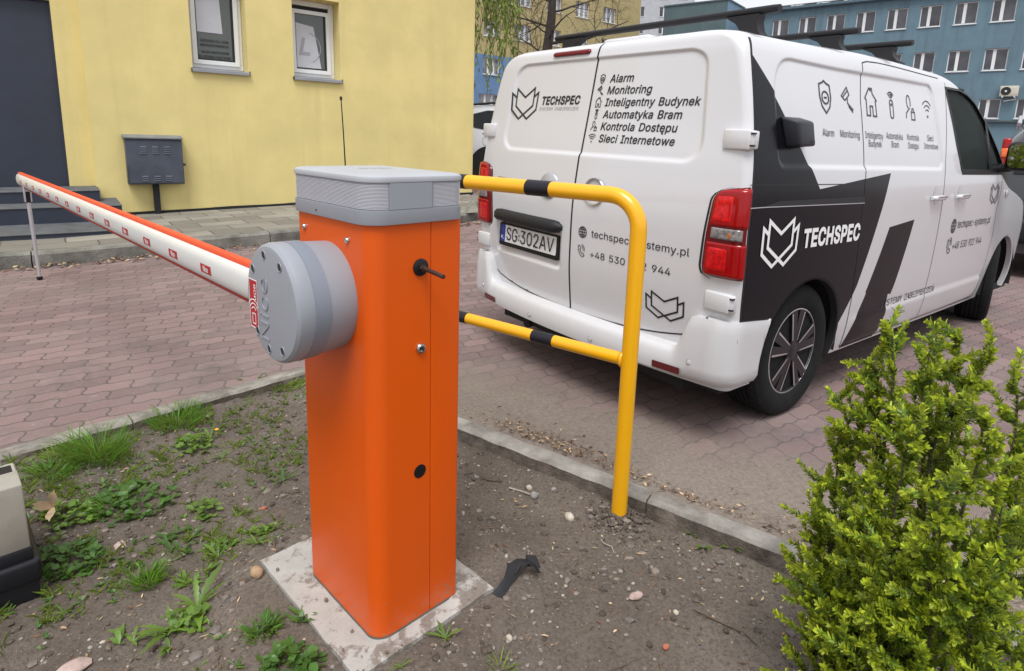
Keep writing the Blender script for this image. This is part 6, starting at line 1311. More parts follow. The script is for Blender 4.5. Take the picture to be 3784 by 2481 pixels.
mb = MB(); mb.box(1.45, 3.0, -.905, .75, .85, .87); mb.box(1.45, 1.47, -.75, .75, .87, 1.80); mb.box(1.45, 2.4, -.72, .72, 1.80, 1.82); mb.box(1.6, 3.0, .78, .80, .87, 1.35); mb.box(2.75, 3.15, -.85, .8, .87, 1.16)
cab_ = mb.build('cabin', M_cabin, van, 0)
mb = MB(); mb.rbox(1.62, 1.80, -.70, -.24, .95, 1.42, .05, 3); mb.rbox(1.66, 1.78, -.56, -.36, 1.44, 1.62, .04, 3); mb.build('seat', mat('dark_seat_cloth', (.03, .033, .036), .9), cab_, 60)
mb = MB(); mb.tube([Vector((2.42+.05*math.sin(a)*.4, .42+.19*math.cos(a)-.84, 1.18+.19*math.sin(a)*.95)) for a in np.linspace(0, 2*math.pi, 30)], .015, 8, caps=False); mb.tube([(2.42, -.60, 1.18), (2.42, -.24, 1.18)], .014, 6); mb.build('steering_wheel', mat('grey_steering_wheel', (.07, .07, .075), .5), cab_, 60)
# no opening on the far side: daylight there is put into a pale pane colour
decal_mesh('far_window', [([(1.75, 1.26), (2.7, 1.26), (2.35, 1.62), (1.8, 1.70)], [(0, 1, 2, 3)])], lambda x, z: (x, .745, z), mat('far_pane_daylight', (.16, .21, .21), .3), cab_)
# ---- door mirror
mm = MB(); mm.rbox(-.07, .07, -.115, .115, -.105, .105, .045, 4, M=T((2.72, -1.085, 1.365)) @ RZ(R(12))); mm.tube([(2.70, -.90, 1.262), (2.72, -1.0, 1.285), (2.72, -1.06, 1.31)], .05, 10, flat=.7); mir = mm.build('door_mirror', M_blackpl, van, 60)
mb = MB(); mb.prism(rrect(-.082, .082, -.094, .094, .035, 5), 0, .004, M=T((2.644, -1.092, 1.366)) @ RZ(R(12)) @ Matrix.Rotation(R(-95), 4, 'Y')); mb.build('mirror_glass', M_mirror, mir, 30)
mb = MB(); mb.lathe([(.030, .0), (.030, .006), (0, .010)], 16, Matrix.Translation((3.0, -.948, 1.083)) @ Matrix.Rotation(R(90), 4, 'X') ); mb.build('side_indicator', mat('clear_indicator', (.45, .45, .46), .2, coat=1), van, 60)
# ---- wheels
def wheel_unit(parent, M_, rad=.343, w=.215, rr=.222, paint=None):
    """tyre (the wheel part) with rim and hub cap as sub-parts; local -y faces out"""
    FY = M_ @ Matrix.Rotation(R(90), 4, 'X'); h = w/2
    prof = [(rr-.004, h-.02), (rr+.004, h-.006), (rr+.02, h+.002), ((rr+rad)/2, h+.008), (rad-.028, h+.002), (rad-.010, h-.012), (rad-.002, h-.032)]
    tread = []
    for k in range(5): y0 = h-.036-k*(w-.072)/5; y1 = y0-(w-.072)/5+.007; tread += [(rad, y0), (rad, y1), (rad-.007, y1-.001), (rad-.007, y1-.006)]
    mb = MB(); mb.lathe(prof+tread+[(a, -b) for a, b in prof[::-1]], 72, FY)
    for k in range(72):
        a = 2*math.pi*(k+.5)/72
        for sgn in (1, -1):
            q = [M_ @ Vector(((r_+.0035)*math.cos(a+da), sgn*yy, (r_+.0035)*math.sin(a+da))) for da, yy, r_ in ((-.016, h-.034, rad+.0005), (.016, h-.034, rad+.0005), (.012, h+.001, rad-.030), (-.012, h+.001, rad-.030))]
            mb.add(q, [(0, 1, 2, 3)] if sgn < 0 else [(3, 2, 1, 0)])
    wh = mb.build('wheel', M_tyre, parent, 30)
    R_ = rr; FO = M_ @ Matrix.Translation((0, -(h-.022), 0)); FF = FO @ Matrix.Rotation(R(90), 4, 'X')
    mb = MB(); mb.lathe([(R_, .0), (R_*1.0, .012), (R_*.965, .014), (R_*.945, -.005), (R_*.93, -.10), (.08, -.115), (0, -.115)], 56, FF)
    mb.lathe([(R_*1.003, .006), (R_*1.0, .0135), (R_*.972, .0145), (R_*.958, .008)], 56, FF, mi=1, closed_prof=True)
    def spoke(a, w0, w1, skew):
        def P_(r, off, y): return FO @ Vector((r*math.cos(a)-off*math.sin(a), y, r*math.sin(a)+off*math.cos(a)))
        r0, r1 = .040, R_*.955; q = []
        for y in (-.012, .055): q += [P_(r0, -w0/2, y*.8-.006), P_(r0, w0/2, y*.8-.006), P_(r1, skew+w1/2, y-.004), P_(r1, skew-w1/2, y-.004)]
        mb.add(q, [(0, 1, 2, 3), (0, 4, 5, 1), (1, 5, 6, 2), (2, 6, 7, 3), (3, 7, 4, 0)])
        s0 = 1 if skew > 0 else -1; o0 = s0*(w0/2-.004); o1 = skew+s0*(w1/2-.002)
        mb.add([P_(r0+.02, o0, -.0175), P_(r0+.02, o0-s0*.006, -.0180), P_(r1-.006, o1-s0*.011, -.0175), P_(r1-.006, o1, -.0175)], [(0, 1, 2, 3)], 1)
    for k in range(5):
        a = 2*math.pi*k/5+R(16); spoke(a-R(10), .038, .056, -.004); spoke(a+R(10), .038, .056, .004)
    mb.build('rim', [paint or M_rimdark, M_rimface], wh, 30)
    mb = MB(); mb.lathe([(.056, -.01), (.050, .012), (.034, .018), (0, .019)], 30, FF); mb.build('hub_cap', M_rimdark, wh, 40)
    return wh
T = Matrix.Translation; RZ = lambda a: Matrix.Rotation(a, 4, 'Z')
wheel_unit(van, T((0, -.808, .3405))); wheel_unit(van, T((0, .808, .3405)) @ RZ(math.pi))
wheel_unit(van, T((3.275, -.80, .3405)) @ RZ(R(14))); wheel_unit(van, T((3.275, .80, .3405)) @ RZ(math.pi+R(14)))
for cx, cz, r in ARCH:
    for sg in (1, -1):
        mb = MB(); rings = []
        for a in np.linspace(-8, 188, 40): rings.append([Vector((cx+q*math.cos(R(a)), sg*y, cz+q*math.sin(R(a)))) for q, y in ((r+.004, .935), (r+.012, .90), (r+.03, .55), (.05, .54))])
        mb.loft(rings, closed=False, cap0=False, cap1=False); mb.build('arch_liner', M_liner, van, 40)
        mb = MB(); rings = []
        for a in np.linspace(-12 if sg < 0 else 0, 192, 50):
            x, z = cx+r*math.cos(R(a)), cz+r*math.sin(R(a)); z = max(z, .256); h = float(sidehw(x, z)); rec = float(side_recess(np.float64(x), np.float64(z))) if sg < 0 else 0
            rings.append([Vector((x, sg*(h-rec+.0012), z)), Vector((cx+(r-.010)*math.cos(R(a)), sg*(h-.004), max(.25, cz+(r-.010)*math.sin(R(a))))), Vector((cx+(r-.008)*math.cos(R(a)), sg*(h-.04), max(.25, cz+(r-.008)*math.sin(R(a)))))])
        mb.loft(rings, closed=False, cap0=False, cap1=False); mb.build('arch_lip', M_liner if cx < 1 else M_wpaint, van, 60)
mb = MB(); mb.box(-.55, 3.9, -.86, .86, .22, .27); mb.box(-.60, -.30, -.70, .70, .2, .45); mb.tube([(-.62, .45, .21), (.4, .45, .23)], .03, 8); mb.build('underbody', M_liner, van, 0)
# the roof falls a little towards the tail: warp everything up there except the level bars
def warp(o):
    for ch in o.children: warp(ch)
    if o.type == 'MESH' and o.name.split('.')[0] not in ('cabin', 'seat'):
        n = len(o.data.vertices); c = np.empty(n*3, np.float32); o.data.vertices.foreach_get('co', c); c = c.reshape(-1, 3)
        if c[:, 2].max() > 1.68: c[:, 2] -= .046*sm((1.0-c[:, 0])/1.5)*sm((c[:, 2]-1.68)/.19); o.data.vertices.foreach_set('co', c.ravel()); o.data.update()
warp(van)
# ---- three roof bars on their feet
def roof_bar(x, y0, y1, z):
    mb = MB(); mb.tube([(x, y0, z), (x, y0+.03, z), (x, y1-.03, z), (x, y1, z)], [.0205, .0225, .0225, .0205], 16, flat=.85); br_ = mb.build('roof_bar', M_trim, van, 50)
    for sg, ye in ((-1, y0), (1, y1)):
        yb = ye-sg*.165; zr = 1.862-.046*float(sm((1.0-x)/1.5)); rings = []
        for t, wy, wx, dy in ((0, .075, .05, .05), (.2, .07, .048, .05), (.24, .062, .040, .045), (.5, .048, .034, .03), (.75, .06, .030, .01), (.92, .085, .028, -.01), (1, .095, .028, -.02)):
            zc_ = zr+(z-.018-zr)*t; rings.append([Vector((x+a*wx, yb+sg*dy+b*wy, zc_)) for a, b in ((-1, -1), (1, -1), (1, 1), (-1, 1))])
        mb = MB(); mb.loft(rings); mb.build('bar_foot', M_trim, br_, 30)
        mb = MB(); mb.box(x-.012, x+.012, yb-.05, yb+.06+sg*.03, z-.028, z-.016); mb.build('clamp', M_steel, br_, 0)
roof_bar(-.05, -.64, .97, 1.995); roof_bar(.70, -.69, .88, 1.992); roof_bar(1.25, -.76, .84, 1.992)
# ------------------------------------------------------------------ parked cars in the background
def simple_car(name, label, cat, M_, paint, prof_belt, roof, hw=.93, L=4.5, wheels=(.85, 3.55), rad=.36):
    """loft of cross-sections along the car (local x forward from the tail); returns the thing"""
    car = thing(name, label, cat, mat=M_); mb = MB(); rings = []
    for x in np.linspace(0, L, 46):
        zb = float(np.interp(x, [a for a, b in prof_belt], [b for a, b in prof_belt])); zr = float(np.interp(x, [a for a, b in roof], [b for a, b in roof])); zr = max(zr, zb+.012)
        e = min(1, min(x, L-x)/.5); wx = hw*(.80+.20*math.sqrt(max(0, 1-(1-e)**2))); top = wx*(.97-.27*min(1, (zr-zb)/.55))
        h = [(-wx*.94, .28), (-wx, .45), (-wx*1.0, .75), (-wx*.975, zb), (-(top+.02), zb+(zr-zb)*.80), (-(top-.07), zb+(zr-zb)*.965), (-top*.5, zr), (0, zr+.012)]
        rings.append([Vector((x, y, z)) for y, z in h]+[Vector((x, -y, z)) for y, z in h[-2::-1]])
    mb.loft(rings, closed=False); body = mb.build('body', paint, car, 50)
    def skin(x, z):
        zb = float(np.interp(x, [a for a, b in prof_belt], [b for a, b in prof_belt])); zr = float(np.interp(x, [a for a, b in roof], [b for a, b in roof])); e = min(1, min(x, L-x)/.5); wx = hw*(.80+.20*math.sqrt(max(0, 1-(1-e)**2))); top = wx*(.97-.27*min(1, max(0, zr-zb)/.55))
        if z > zb: t = min(1, (z-zb)/max(.01, (zr-zb)*.80)); return wx*.975+(top+.02-wx*.975)*t
        return float(np.interp(z, [.28, .45, .75, zb], [wx*.94, wx, wx, wx*.975]))
    for wx_ in wheels:
        for sg in (-1, 1):
            m2 = T((wx_, sg*(hw-.115), rad)) @ (RZ(0) if sg < 0 else RZ(math.pi)); wheel_unit(car, m2, rad, .225, rad*.66, M_rimsilver)
            mb = MB(); mb.prism(circle(0, 0, rad+.055, 32), 0, .24, M=T((wx_, sg*(hw+.006), rad+.01)) @ Matrix.Rotation(R(90*(-1 if sg > 0 else 1)*-1), 4, 'X')); mb.build('wheel_arch', M_liner, car, 30)
    return car, skin
M_rimsilver = mat('silver_rim', (.50, .50, .52), .3, metal=.7)
M_carglass = mat('dark_car_glass', (.006, .007, .009), .05, spec=.35)
M_wcar = mat('white_car_paint', (.66, .67, .70), .2, coat=.8)
sp_ = Vector((-1.90, 13.22, 0)); sp_.z = .345; sa = R(24)
suv, sk = simple_car('parked_suv', 'white estate style suv partly hidden behind the corner of the yellow house', 'car', Matrix.Translation(sp_) @ Matrix.Rotation(sa, 4, 'Z'), M_wcar, [(0, .95), (.3, 1.02), (1.2, 1.0), (3.2, .98), (3.6, .95), (4.4, .72), (4.5, .6)], [(0, 1.15), (.15, 1.52), (.7, 1.62), (2.2, 1.66), (3.0, 1.58), (3.7, .98), (4.5, .62)], .92)
def sd_map(off): return lambda x, z: (x, -sk(x, z)-off, z)
sw = [(.34, 1.25), (.55, 1.40), (.90, 1.49), (2.4, 1.52), (2.95, 1.44), (3.3, 1.06), (2.0, 1.06), (1.0, 1.10), (.58, 1.16)]
bm = bmesh.new(); f = bm.faces.new([bm.verts.new((x, 0, z)) for x, z in dense(sw, .12, True)]); bmesh.ops.triangulate(bm, faces=[f]); V_ = [(v.co.x, v.co.z) for v in bm.verts]; bm.verts.index_update(); F_ = [[v.index for v in f.verts] for f in bm.faces]; bm.free()
decal_mesh('side_window', [(V_, F_)], sd_map(.012), M_carglass, suv); decal_mesh('window_trim', [stroke(dense(sw, .1, True), .035, True)], sd_map(.016), M_blackpl, suv)
decal_mesh('window_pillar', [stroke([(1.10, 1.10), (1.05, 1.46)], .05), stroke([(1.72, 1.05), (1.62, 1.45)], .03)], sd_map(.020), mat('pillar_grey', (.05, .05, .055), .4), suv)
decal_mesh('fuel_flap', [stroke(rrect(.72, .98, .80, .95, .04, 4), .010, True)], sd_map(.004), M_lgrey, suv); decal_mesh('door_gap', [stroke([(1.25, 1.05), (1.3, .9), (1.5, .6)], .010)], sd_map(.004), M_seam, suv)
mb = MB()
for sg in (-1, 1): mb.tube([(.5, sg*.60, 1.60), (1.0, sg*.61, 1.665), (2.4, sg*.61, 1.68), (2.9, sg*.60, 1.63)], .022, 8)
mb.build('roof_rail', M_blackpl, suv, 60)
# dark estate with an upright tail lamp, right of the van
dp = Vector((6.05, 6.68, road_z(6.05, 6.68)+.02)); da = R(52)
dk_, sk2 = simple_car('parked_estate_car', 'dark grey estate car with tall red tail lamp beyond the van mirror', 'car', Matrix.Translation(dp) @ Matrix.Rotation(da, 4, 'Z'), mat('graphite_car_paint', (.028, .032, .036), .22, coat=.8), [(0, 1.08), (.3, 1.10), (3.2, 1.08), (4.4, .80), (4.5, .7)], [(0, 1.55), (.2, 1.70), (.9, 1.78), (2.2, 1.77), (3.0, 1.66), (3.7, 1.10), (4.5, .72)], .92)
for sg in (-1, 1):
    mb = MB(); mb.rbox(-.045, .12, sg*.70-.042, sg*.70+.042, 1.22, 1.575, .025, 3); tl = mb.build('tail_lamp', M_lampred, dk_, 50)
    mb = MB(); mb.rbox(-.055, .0, sg*.70-.04, sg*.70+.04, 1.36, 1.46, .01, 2); mb.build('indicator_section', mat('orange_lamp', (.80, .14, .02), .2, coat=.3), tl, 50)
mb = MB(); mb.add([(-.012, -.60, 1.18), (-.012, .60, 1.18), (.10, .52, 1.60), (.10, -.52, 1.60)], [(0, 3, 2, 1)]); mb.build('rear_window', M_carglass, dk_, 0)
mb = MB(); mb.rbox(-.06, .12, -.80, .80, .40, .68, .05, 3); mb.build('bumper', M_trim, dk_, 50)
mb = MB()
for sg in (-1, 1): mb.tube([(.25, sg*.62, 1.74), (.45, sg*.62, 1.83), (2.2, sg*.62, 1.83), (2.6, sg*.62, 1.76)], .02, 8)
mb.build('roof_rail', M_alu, dk_, 60)
# ------------------------------------------------------------------ shrub, weeds, grass, stones, litter
def leaf_mat(name, col, var=.35): 
    m = bpy.data.materials.new(name); m.use_nodes = True; t = NT(m); b = t.n['Principled BSDF']; b.inputs['Roughness'].default_value = .42; b.inputs['Specular IOR Level'].default_value = .45
    g = t.new('ShaderNodeNewGeometry'); f = g.outputs['Random Per Island']; c0 = tuple(x*(1-var) for x in col); c1 = tuple(min(1, x*(1+var)) for x in (col[0]*1.1, col[1], col[2]))
    c = t.ramp(f, [(0, c0), (1, c1)]); t.link(c, b.inputs['Base Color'])
    tr = t.new('ShaderNodeBsdfTranslucent'); t.link(t.mix(.35, c, (1, 1, .3)), tr.inputs[0]); mx = t.new('ShaderNodeMixShader'); mx.inputs[0].default_value = .28
    t.link(b.outputs[0], mx.inputs[1]); t.link(tr.outputs[0], mx.inputs[2]); t.link(mx.outputs[0], t.n['Material Output'].inputs[0]); return m
M_young = leaf_mat('young_box_leaf', (.33, .43, .025)); M_old_shade = leaf_mat('old_shaded_leaf', (.034, .085, .014)); M_mid = leaf_mat('box_leaf', (.135, .235, .018))  # tips yellower by age; inner leaves also darkened to stand for crown shade
M_stem = mat('shrub_stem', (.075, .060, .040), .9, var=.3, vscale=40)
def leaf(mb, p, d, n, L, wd, mi=0, fold=.25):
    s = d.cross(n).normalized()*wd/2; u = s.cross(d).normalized()*wd*fold
    mb.add([p, p+d*L*.45+s+u, p+d*L*.9+s*.55+u*.6, p+d*L, p+d*L*.9-s*.55+u*.6, p+d*L*.45-s+u, p+d*L*.5], [(0, 6, 1), (1, 6, 2), (2, 6, 3), (3, 6, 4), (4, 6, 5), (5, 6, 0)], mi)
def rndv(rs, z=0): return Vector((rs.uniform(-1, 1), rs.uniform(-1, 1), rs.uniform(-1, 1)+z)).normalized()
def shrub(name, label, base, tops, seed, nleaf=1.0):
    rs = random.Random(seed); root = thing(name, label, 'shrub', base); st, lf = MB(), MB()
    def twig(p, d, L, r, lev, tipyoung):
        goal = p+d if lev == 0 else None; n = max(4, int(L/.03)); pts = [p]; dd = d.normalized()
        for i in range(n): dd = (dd+rndv(rs, .25)*(.10 if lev == 0 else .16)+((goal-pts[-1]).normalized()*.22 if lev == 0 and i < n-2 else Vector((0, 0, 0)))).normalized(); pts.append(pts[-1]+dd*L/n)
        st.tube(pts, [r*(1-.75*i/n) for i in range(n+1)], 5 if lev < 2 else 3, caps=False)
        for i in range(1, n+1):
            t = i/n
            if lev == 0 and t < .25: continue
            if lev < 2 and i > 1 and rs.random() < (.95 if lev == 0 else .5):
                a = rndv(rs, .2); side = (dd.cross(a)).normalized(); twig(pts[i], side*1.0+dd*.8+Vector((0, 0, .15)), rs.uniform(.035, .14)*(1.3-1.0*t) if lev == 0 else rs.uniform(.04, .08), r*.4, lev+1, t)
            if lev >= 1 or t > .55:
                seg = (pts[i]-pts[i-1]).normalized(); a = rs.uniform(0, 6.28); q0 = seg.cross(rndv(rs)).normalized(); steps_ = 5
                for j in range(steps_):
                    pp = pts[i-1].lerp(pts[i], j/steps_); q = Matrix.Rotation(a+j*1.57, 3, seg) @ q0
                    for sg in (1, -1):
                        if rs.random() > nleaf: continue
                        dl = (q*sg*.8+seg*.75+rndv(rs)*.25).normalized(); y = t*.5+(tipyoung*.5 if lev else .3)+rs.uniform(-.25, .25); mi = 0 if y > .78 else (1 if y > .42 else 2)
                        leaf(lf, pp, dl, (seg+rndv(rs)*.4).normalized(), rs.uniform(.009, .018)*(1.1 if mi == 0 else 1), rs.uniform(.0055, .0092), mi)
        for j in range(5):
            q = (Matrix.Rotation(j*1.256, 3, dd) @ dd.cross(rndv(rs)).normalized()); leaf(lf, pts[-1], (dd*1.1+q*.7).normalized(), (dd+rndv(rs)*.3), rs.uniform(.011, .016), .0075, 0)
    for (x, y, z, sx_0, sy_0) in tops:
        b = Vector((sx_0, sy_0, 0)); tp_ = Vector((x, y, z)); d = tp_-b; L = d.length; twig(b, d, L*.97, .0065*min(1.3, L+.3), 0, 1)
    st.build('stems', M_stem, root, 60); lf.build('crown', [M_young, M_mid, M_old_shade], root, 0)
    print(name, 'leaf faces', len(lf.f)); return root
TIPS = [(0.859, 1.35, 0.971), (0.986, 1.3, 0.962), (1.0, 1.22, 0.967), (0.954, 1.12, 0.927), (0.832, 1.38, 0.862), (0.875, 1.28, 0.927), (0.772, 1.4, 0.779), (1.001, 1.4, 0.904), (0.734, 1.38, 0.667), (0.746, 1.42, 0.492), (0.672, 1.3, 0.519), (0.604, 1.25, 0.384), (0.678, 1.35, 0.413), (0.798, 1.0, 0.90), (0.781, 1.05, 0.86), (0.748, 1.1, 0.82), (0.695, 1.1, 0.78), (0.651, 1.1, 0.70), (0.694, 1.2, 0.66), (0.779, 0.95, 0.84), (0.722, 0.98, 0.77), (0.668, 1.0, 0.72), (0.624, 1.02, 0.62), (0.628, 1.1, 0.55), (0.64, 1.15, 0.517), (0.611, 1.15, 0.455), (0.923, 1.05, 0.845), (1.085, 1.2, 0.652), (0.858, 0.98, 0.737), (0.77, 0.95, 0.70), (0.704, 0.95, 0.65), (0.642, 0.95, 0.60), (0.609, 1.0, 0.52), (0.577, 1.12, 0.405), (0.565, 1.05, 0.404), (0.597, 1.0, 0.486), (0.631, 0.92, 0.55), (0.719, 0.9, 0.60), (0.817, 0.92, 0.62), (0.65, 0.88, 0.50), (0.614, 0.95, 0.466), (0.775, 0.88, 0.53), (0.571, 1.0, 0.372), (0.62, 0.9, 0.42), (0.707, 0.86, 0.45), (0.809, 0.86, 0.47), (1.167, 1.35, 0.86), (1.107, 1.2, 0.80), (1.042, 1.1, 0.781), (0.965, 1.0, 0.66), (0.958, 0.95, 0.524), (0.633, 1.2, 0.253), (0.568, 1.1, 0.256), (1.055, 1.35, 0.655), (0.965, 1.4, 0.568), (0.88, 1.4, 0.411), (1.193, 1.4, 0.611)]
sh_ = lambda x: 1-sstep(.6, .85, x)
SB = Vector((.88, 1.14, -.075)); rs = random.Random(21)
tops = [(x+.095*sh_(x)-SB.x, y-SB.y, (z-SB.z)*.955, (x+.095*sh_(x)-SB.x)*.72+rs.uniform(-.03, .03), (y-SB.y)*.7+rs.uniform(-.03, .03)) for k_, (x, y, z) in enumerate(TIPS) if k_ < 13 or k_ % 5 in (0, 2, 3)]
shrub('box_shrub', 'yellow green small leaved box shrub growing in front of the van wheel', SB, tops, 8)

M_grass = leaf_mat('grass_blade', (.070, .200, .012), .4); M_grass2 = leaf_mat('pale_grass_blade', (.15, .24, .035), .4)
M_weed = leaf_mat('weed_leaf', (.105, .205, .030), .35); M_weed2 = leaf_mat('dark_weed_leaf', (.050, .130, .022), .35)
def gz(x, y): return soil_z(x, y)-.004
def tuft(label, x, y, rad, h, n, seed, m=M_grass, lean=.6, name='grass_tuft', cat='grass tuft', group='grass tufts on the bare soil'):
    rs = random.Random(seed); mb = MB()
    for k in range(n):
        a = rs.uniform(0, 6.28); r = rad*rs.random()**.7*.55; bx_, by_ = x+r*math.cos(a), y+r*math.sin(a); p = Vector((bx_, by_, gz(bx_, by_)))
        a2 = a+rs.uniform(-1, 1); L = h*rs.uniform(.45, 1.15); d = Vector((math.cos(a2)*lean*rs.uniform(.1, 1.2), math.sin(a2)*lean*rs.uniform(.1, 1.2), 1)).normalized(); w_ = rs.uniform(.0012, .0024)
        s = d.cross(Vector((rs.uniform(-1, 1), rs.uniform(-1, 1), .1))).normalized(); pts = []; q = p; dd = d
        for i in range(5): pts.append(q); dd = (dd+Vector((math.cos(a2)*.13, math.sin(a2)*.13, -.16*i*.55))).normalized(); q = q+dd*L/4
        V = []
        for i, q in enumerate(pts): k_ = w_*(1-(i/4)**2*.95); V += [q-s*k_, q+s*k_]
        mb.add(V, [(2*i, 2*i+1, 2*i+3, 2*i+2) for i in range(4)])
    o = mb.build(name, m, None, 0); return tag(o, label, cat, group)
tuft('tallest dense grass tuft beside the left kerb edging near the beige housing', -1.70, 2.27, .17, .15, 520, 1)
tuft('wide grass tuft along the left kerb edging next to a yellow flower', -1.56, 2.60, .19, .10, 460, 2)
tuft('pale grass tuft at the kerb edging right behind the barrier drum', -1.25, 3.08, .17, .07, 420, 3, M_grass2, .9)
tuft('small loose grass tuft alone on the soil between weeds', -1.11, 1.63, .07, .075, 170, 5)
tuft('thin grass patch between the beige housing and the kerb edging', -1.78, 2.13, .13, .07, 260, 6, M_grass, .9)
tuft('low grass fringe along the kerb edging behind the tallest tuft', -1.86, 2.27, .10, .06, 200, 7, M_grass2, .9)
tuft('short grass beside the front side of the concrete pad', -.66, 1.40, .07, .06, 90, 9, M_grass, 1)
tuft('few grass blades at the bottom edge right of the concrete pad', -.02, 1.33, .06, .05, 40, 10, M_grass2, 1)
tuft('grass growing through the big clover cluster by the housing', -1.46, 1.98, .13, .07, 160, 12, M_grass, .9)
tuft('grass sprig at the pavement kerb beside the boom support leg', -4.05, 4.93, .16, .09, 90, 13, M_grass2, 1.2)
def lobed(mb, p, d, up_, L, wd, rs, mi=0, lobes=5, notch=.55, curl=.5):
    """dandelion-like leaf: a toothed blade arching to the ground"""
    s = d.cross(up_).normalized(); pts = []; q = p; dd = (d+up_*.7).normalized(); n = lobes*2
    for i in range(n+1): pts.append(q); dd = (dd-up_*curl*2/n*.8).normalized(); q = q+dd*L/n
    V = []; 
    for i, q in enumerate(pts):
        t = i/n; e = wd*(.18+.82*math.sin(min(1, t*1.15)*math.pi)**.8*(.5+.5*t)) if t < .97 else .001; e *= (1 if i % 2 == 0 else notch)*rs.uniform(.85, 1.1); V += [q-s*e+up_*e*.25, q, q+s*e+up_*e*.25]
    F = []
    for i in range(n): F += [(3*i, 3*i+1, 3*i+4, 3*i+3), (3*i+1, 3*i+2, 3*i+5, 3*i+4)]
    mb.add(V, F, mi)
def weed(label, x, y, rad, n, seed, kind='rosette', m=None, name='weed_plant', cat='weed'):
    rs = random.Random(seed); mb = MB(); up_ = Vector((0, 0, 1))
    if kind == 'rosette':
        for k in range(n):
            a = 6.28*k/n+rs.uniform(-.4, .4); d = Vector((math.cos(a), math.sin(a), rs.uniform(0, .5))).normalized(); L = rad*rs.uniform(.5, 1.1); lobed(mb, Vector((x, y, gz(x, y)+.004)), d, up_, L, L*.115, rs, 0, 6, rs.choice((.4, .6, .85)))
    elif kind == 'cluster':
        for k in range(n):
            a = rs.uniform(0, 6.28); r = rad*math.sqrt(rs.random()); px, py = x+r*math.cos(a), y+r*math.sin(a)*.8; h = rs.uniform(.01, .06)*(1.2-r/rad); p = Vector((px, py, gz(px, py)+h))
            for j in range(rs.choice((1, 2, 3))):
                a2 = rs.uniform(0, 6.28); d = Vector((math.cos(a2), math.sin(a2), rs.uniform(-.1, .5))).normalized(); leaf(mb, p, d, (up_+rndv(rs)*.4).normalized(), rs.uniform(.018, .034), rs.uniform(.014, .024), 0, .15)
            mb.tube([Vector((px, py, gz(px, py)-.003)), p], .0012, 3, caps=False)
    else:   # sprawling: several small rosettes along a line
        for k in range(n):
            px, py = x+rs.uniform(-rad, rad), y+rs.uniform(-rad, rad)*.6
            for j in range(5):
                a = rs.uniform(0, 6.28); d = Vector((math.cos(a), math.sin(a), rs.uniform(.0, .6))).normalized(); lobed(mb, Vector((px, py, gz(px, py)+.003)), d, up_, rs.uniform(.03, .06), rs.uniform(.006, .010), rs, 0, 3, .8)
    o = mb.build(name, m or M_weed, None, 180); return tag(o, label, cat, 'weeds on the bare soil')
weed('big dense cluster of round leaved weeds in the middle of the left soil', -1.40, 2.02, .15, 120, 1, 'cluster', M_weed2)
weed('dandelion rosette near the centre left of the concrete pad', -.90, 1.52, .13, 9, 2)
weed('sprawling toothed weed left of the dandelion near the bottom edge', -1.00, 1.40, .10, 7, 3, 'sprawl')
weed('long leaved weed reaching toward the bottom left corner stones', -.93, 1.44, .11, 8, 4)
weed('round leaved weed cluster between dandelion and concrete pad', -.88, 1.46, .05, 26, 5, 'cluster')
weed('bright green spreading weed left of the pad corner', -.90, 1.84, .10, 9, 6, 'sprawl')
weed('narrow leaved rosette at the pad corner side of the spreading weed', -.85, 1.80, .07, 8, 7)
weed('small rosette close below the spreading weed', -.96, 1.76, .07, 7, 8)
weed('toothed weed patch above the small lone grass tuft', -1.16, 1.82, .09, 7, 9, 'sprawl', M_weed2)
weed('small bushy weed between big cluster and spreading weed', -1.12, 1.98, .05, 20, 10, 'cluster')
weed('single rosette on bare soil beside the cabinet left wall', -.92, 2.20, .08, 8, 11, 'rosette', M_weed2)
weed('dense dark weeds against the right side of the beige housing', -1.40, 1.70, .10, 90, 12, 'cluster', M_weed2)
weed('leafy weeds behind the beige housing next to a dry leaf', -1.56, 1.92, .10, 60, 13, 'cluster')
weed('tall weed leaves below the wide grass tuft', -1.40, 2.42, .09, 40, 14, 'cluster')
weed('toothed weed with a yellow flower beside the wide grass tuft', -1.36, 2.50, .08, 9, 15)
weed('broad rosette at the kerb edging left of the pale grass', -1.40, 3.02, .11, 9, 16, 'rosette', M_weed2)
weed('clover patch at the bottom edge left of the concrete pad', -.55, 1.30, .07, 60, 17, 'cluster', M_weed2)
weed('weedy sprigs directly left of the concrete pad edge', -.62, 1.42, .07, 7, 18, 'sprawl', M_weed2)
weed('pale weed with upright leaves at the right pad edge', -.17, 1.40, .07, 7, 19)
weed('tiny weed at the bottom end of the concrete pad', -.27, 1.30, .04, 6, 20)
weed('green weed at the inner foot of the right kerb', .74, 1.97, .09, 7, 21, 'sprawl')
weed('small yellowing weed in front of the black rubber foot', -1.27, 1.50, .05, 5, 22)
weed('small weed behind the cabinet at the right kerb start', -.20, 2.60, .05, 6, 23)
weed('sparse weed between pad and lone tuft', -.98, 1.66, .05, 5, 24, 'sprawl')
weed('low weed on soil right of the wide grass tuft', -1.24, 2.36, .06, 7, 25, 'rosette')
fl = MB(); p = Vector((-1.345, 2.52, gz(-1.345, 2.52))); fl.tube([p, p+Vector((.005, 0, .035))], .0012, 4); fl.lathe([(.0, .0), (.008, .002), (.009, .005), (.005, .008), (0, .008)], 10, Matrix.Translation(p+Vector((.005, 0, .033))))
tag(fl.build('dandelion_flower', mat('dandelion_yellow', (.75, .42, .01), .6), None, 60), 'single small yellow dandelion flower by the wide grass tuft', 'flower')
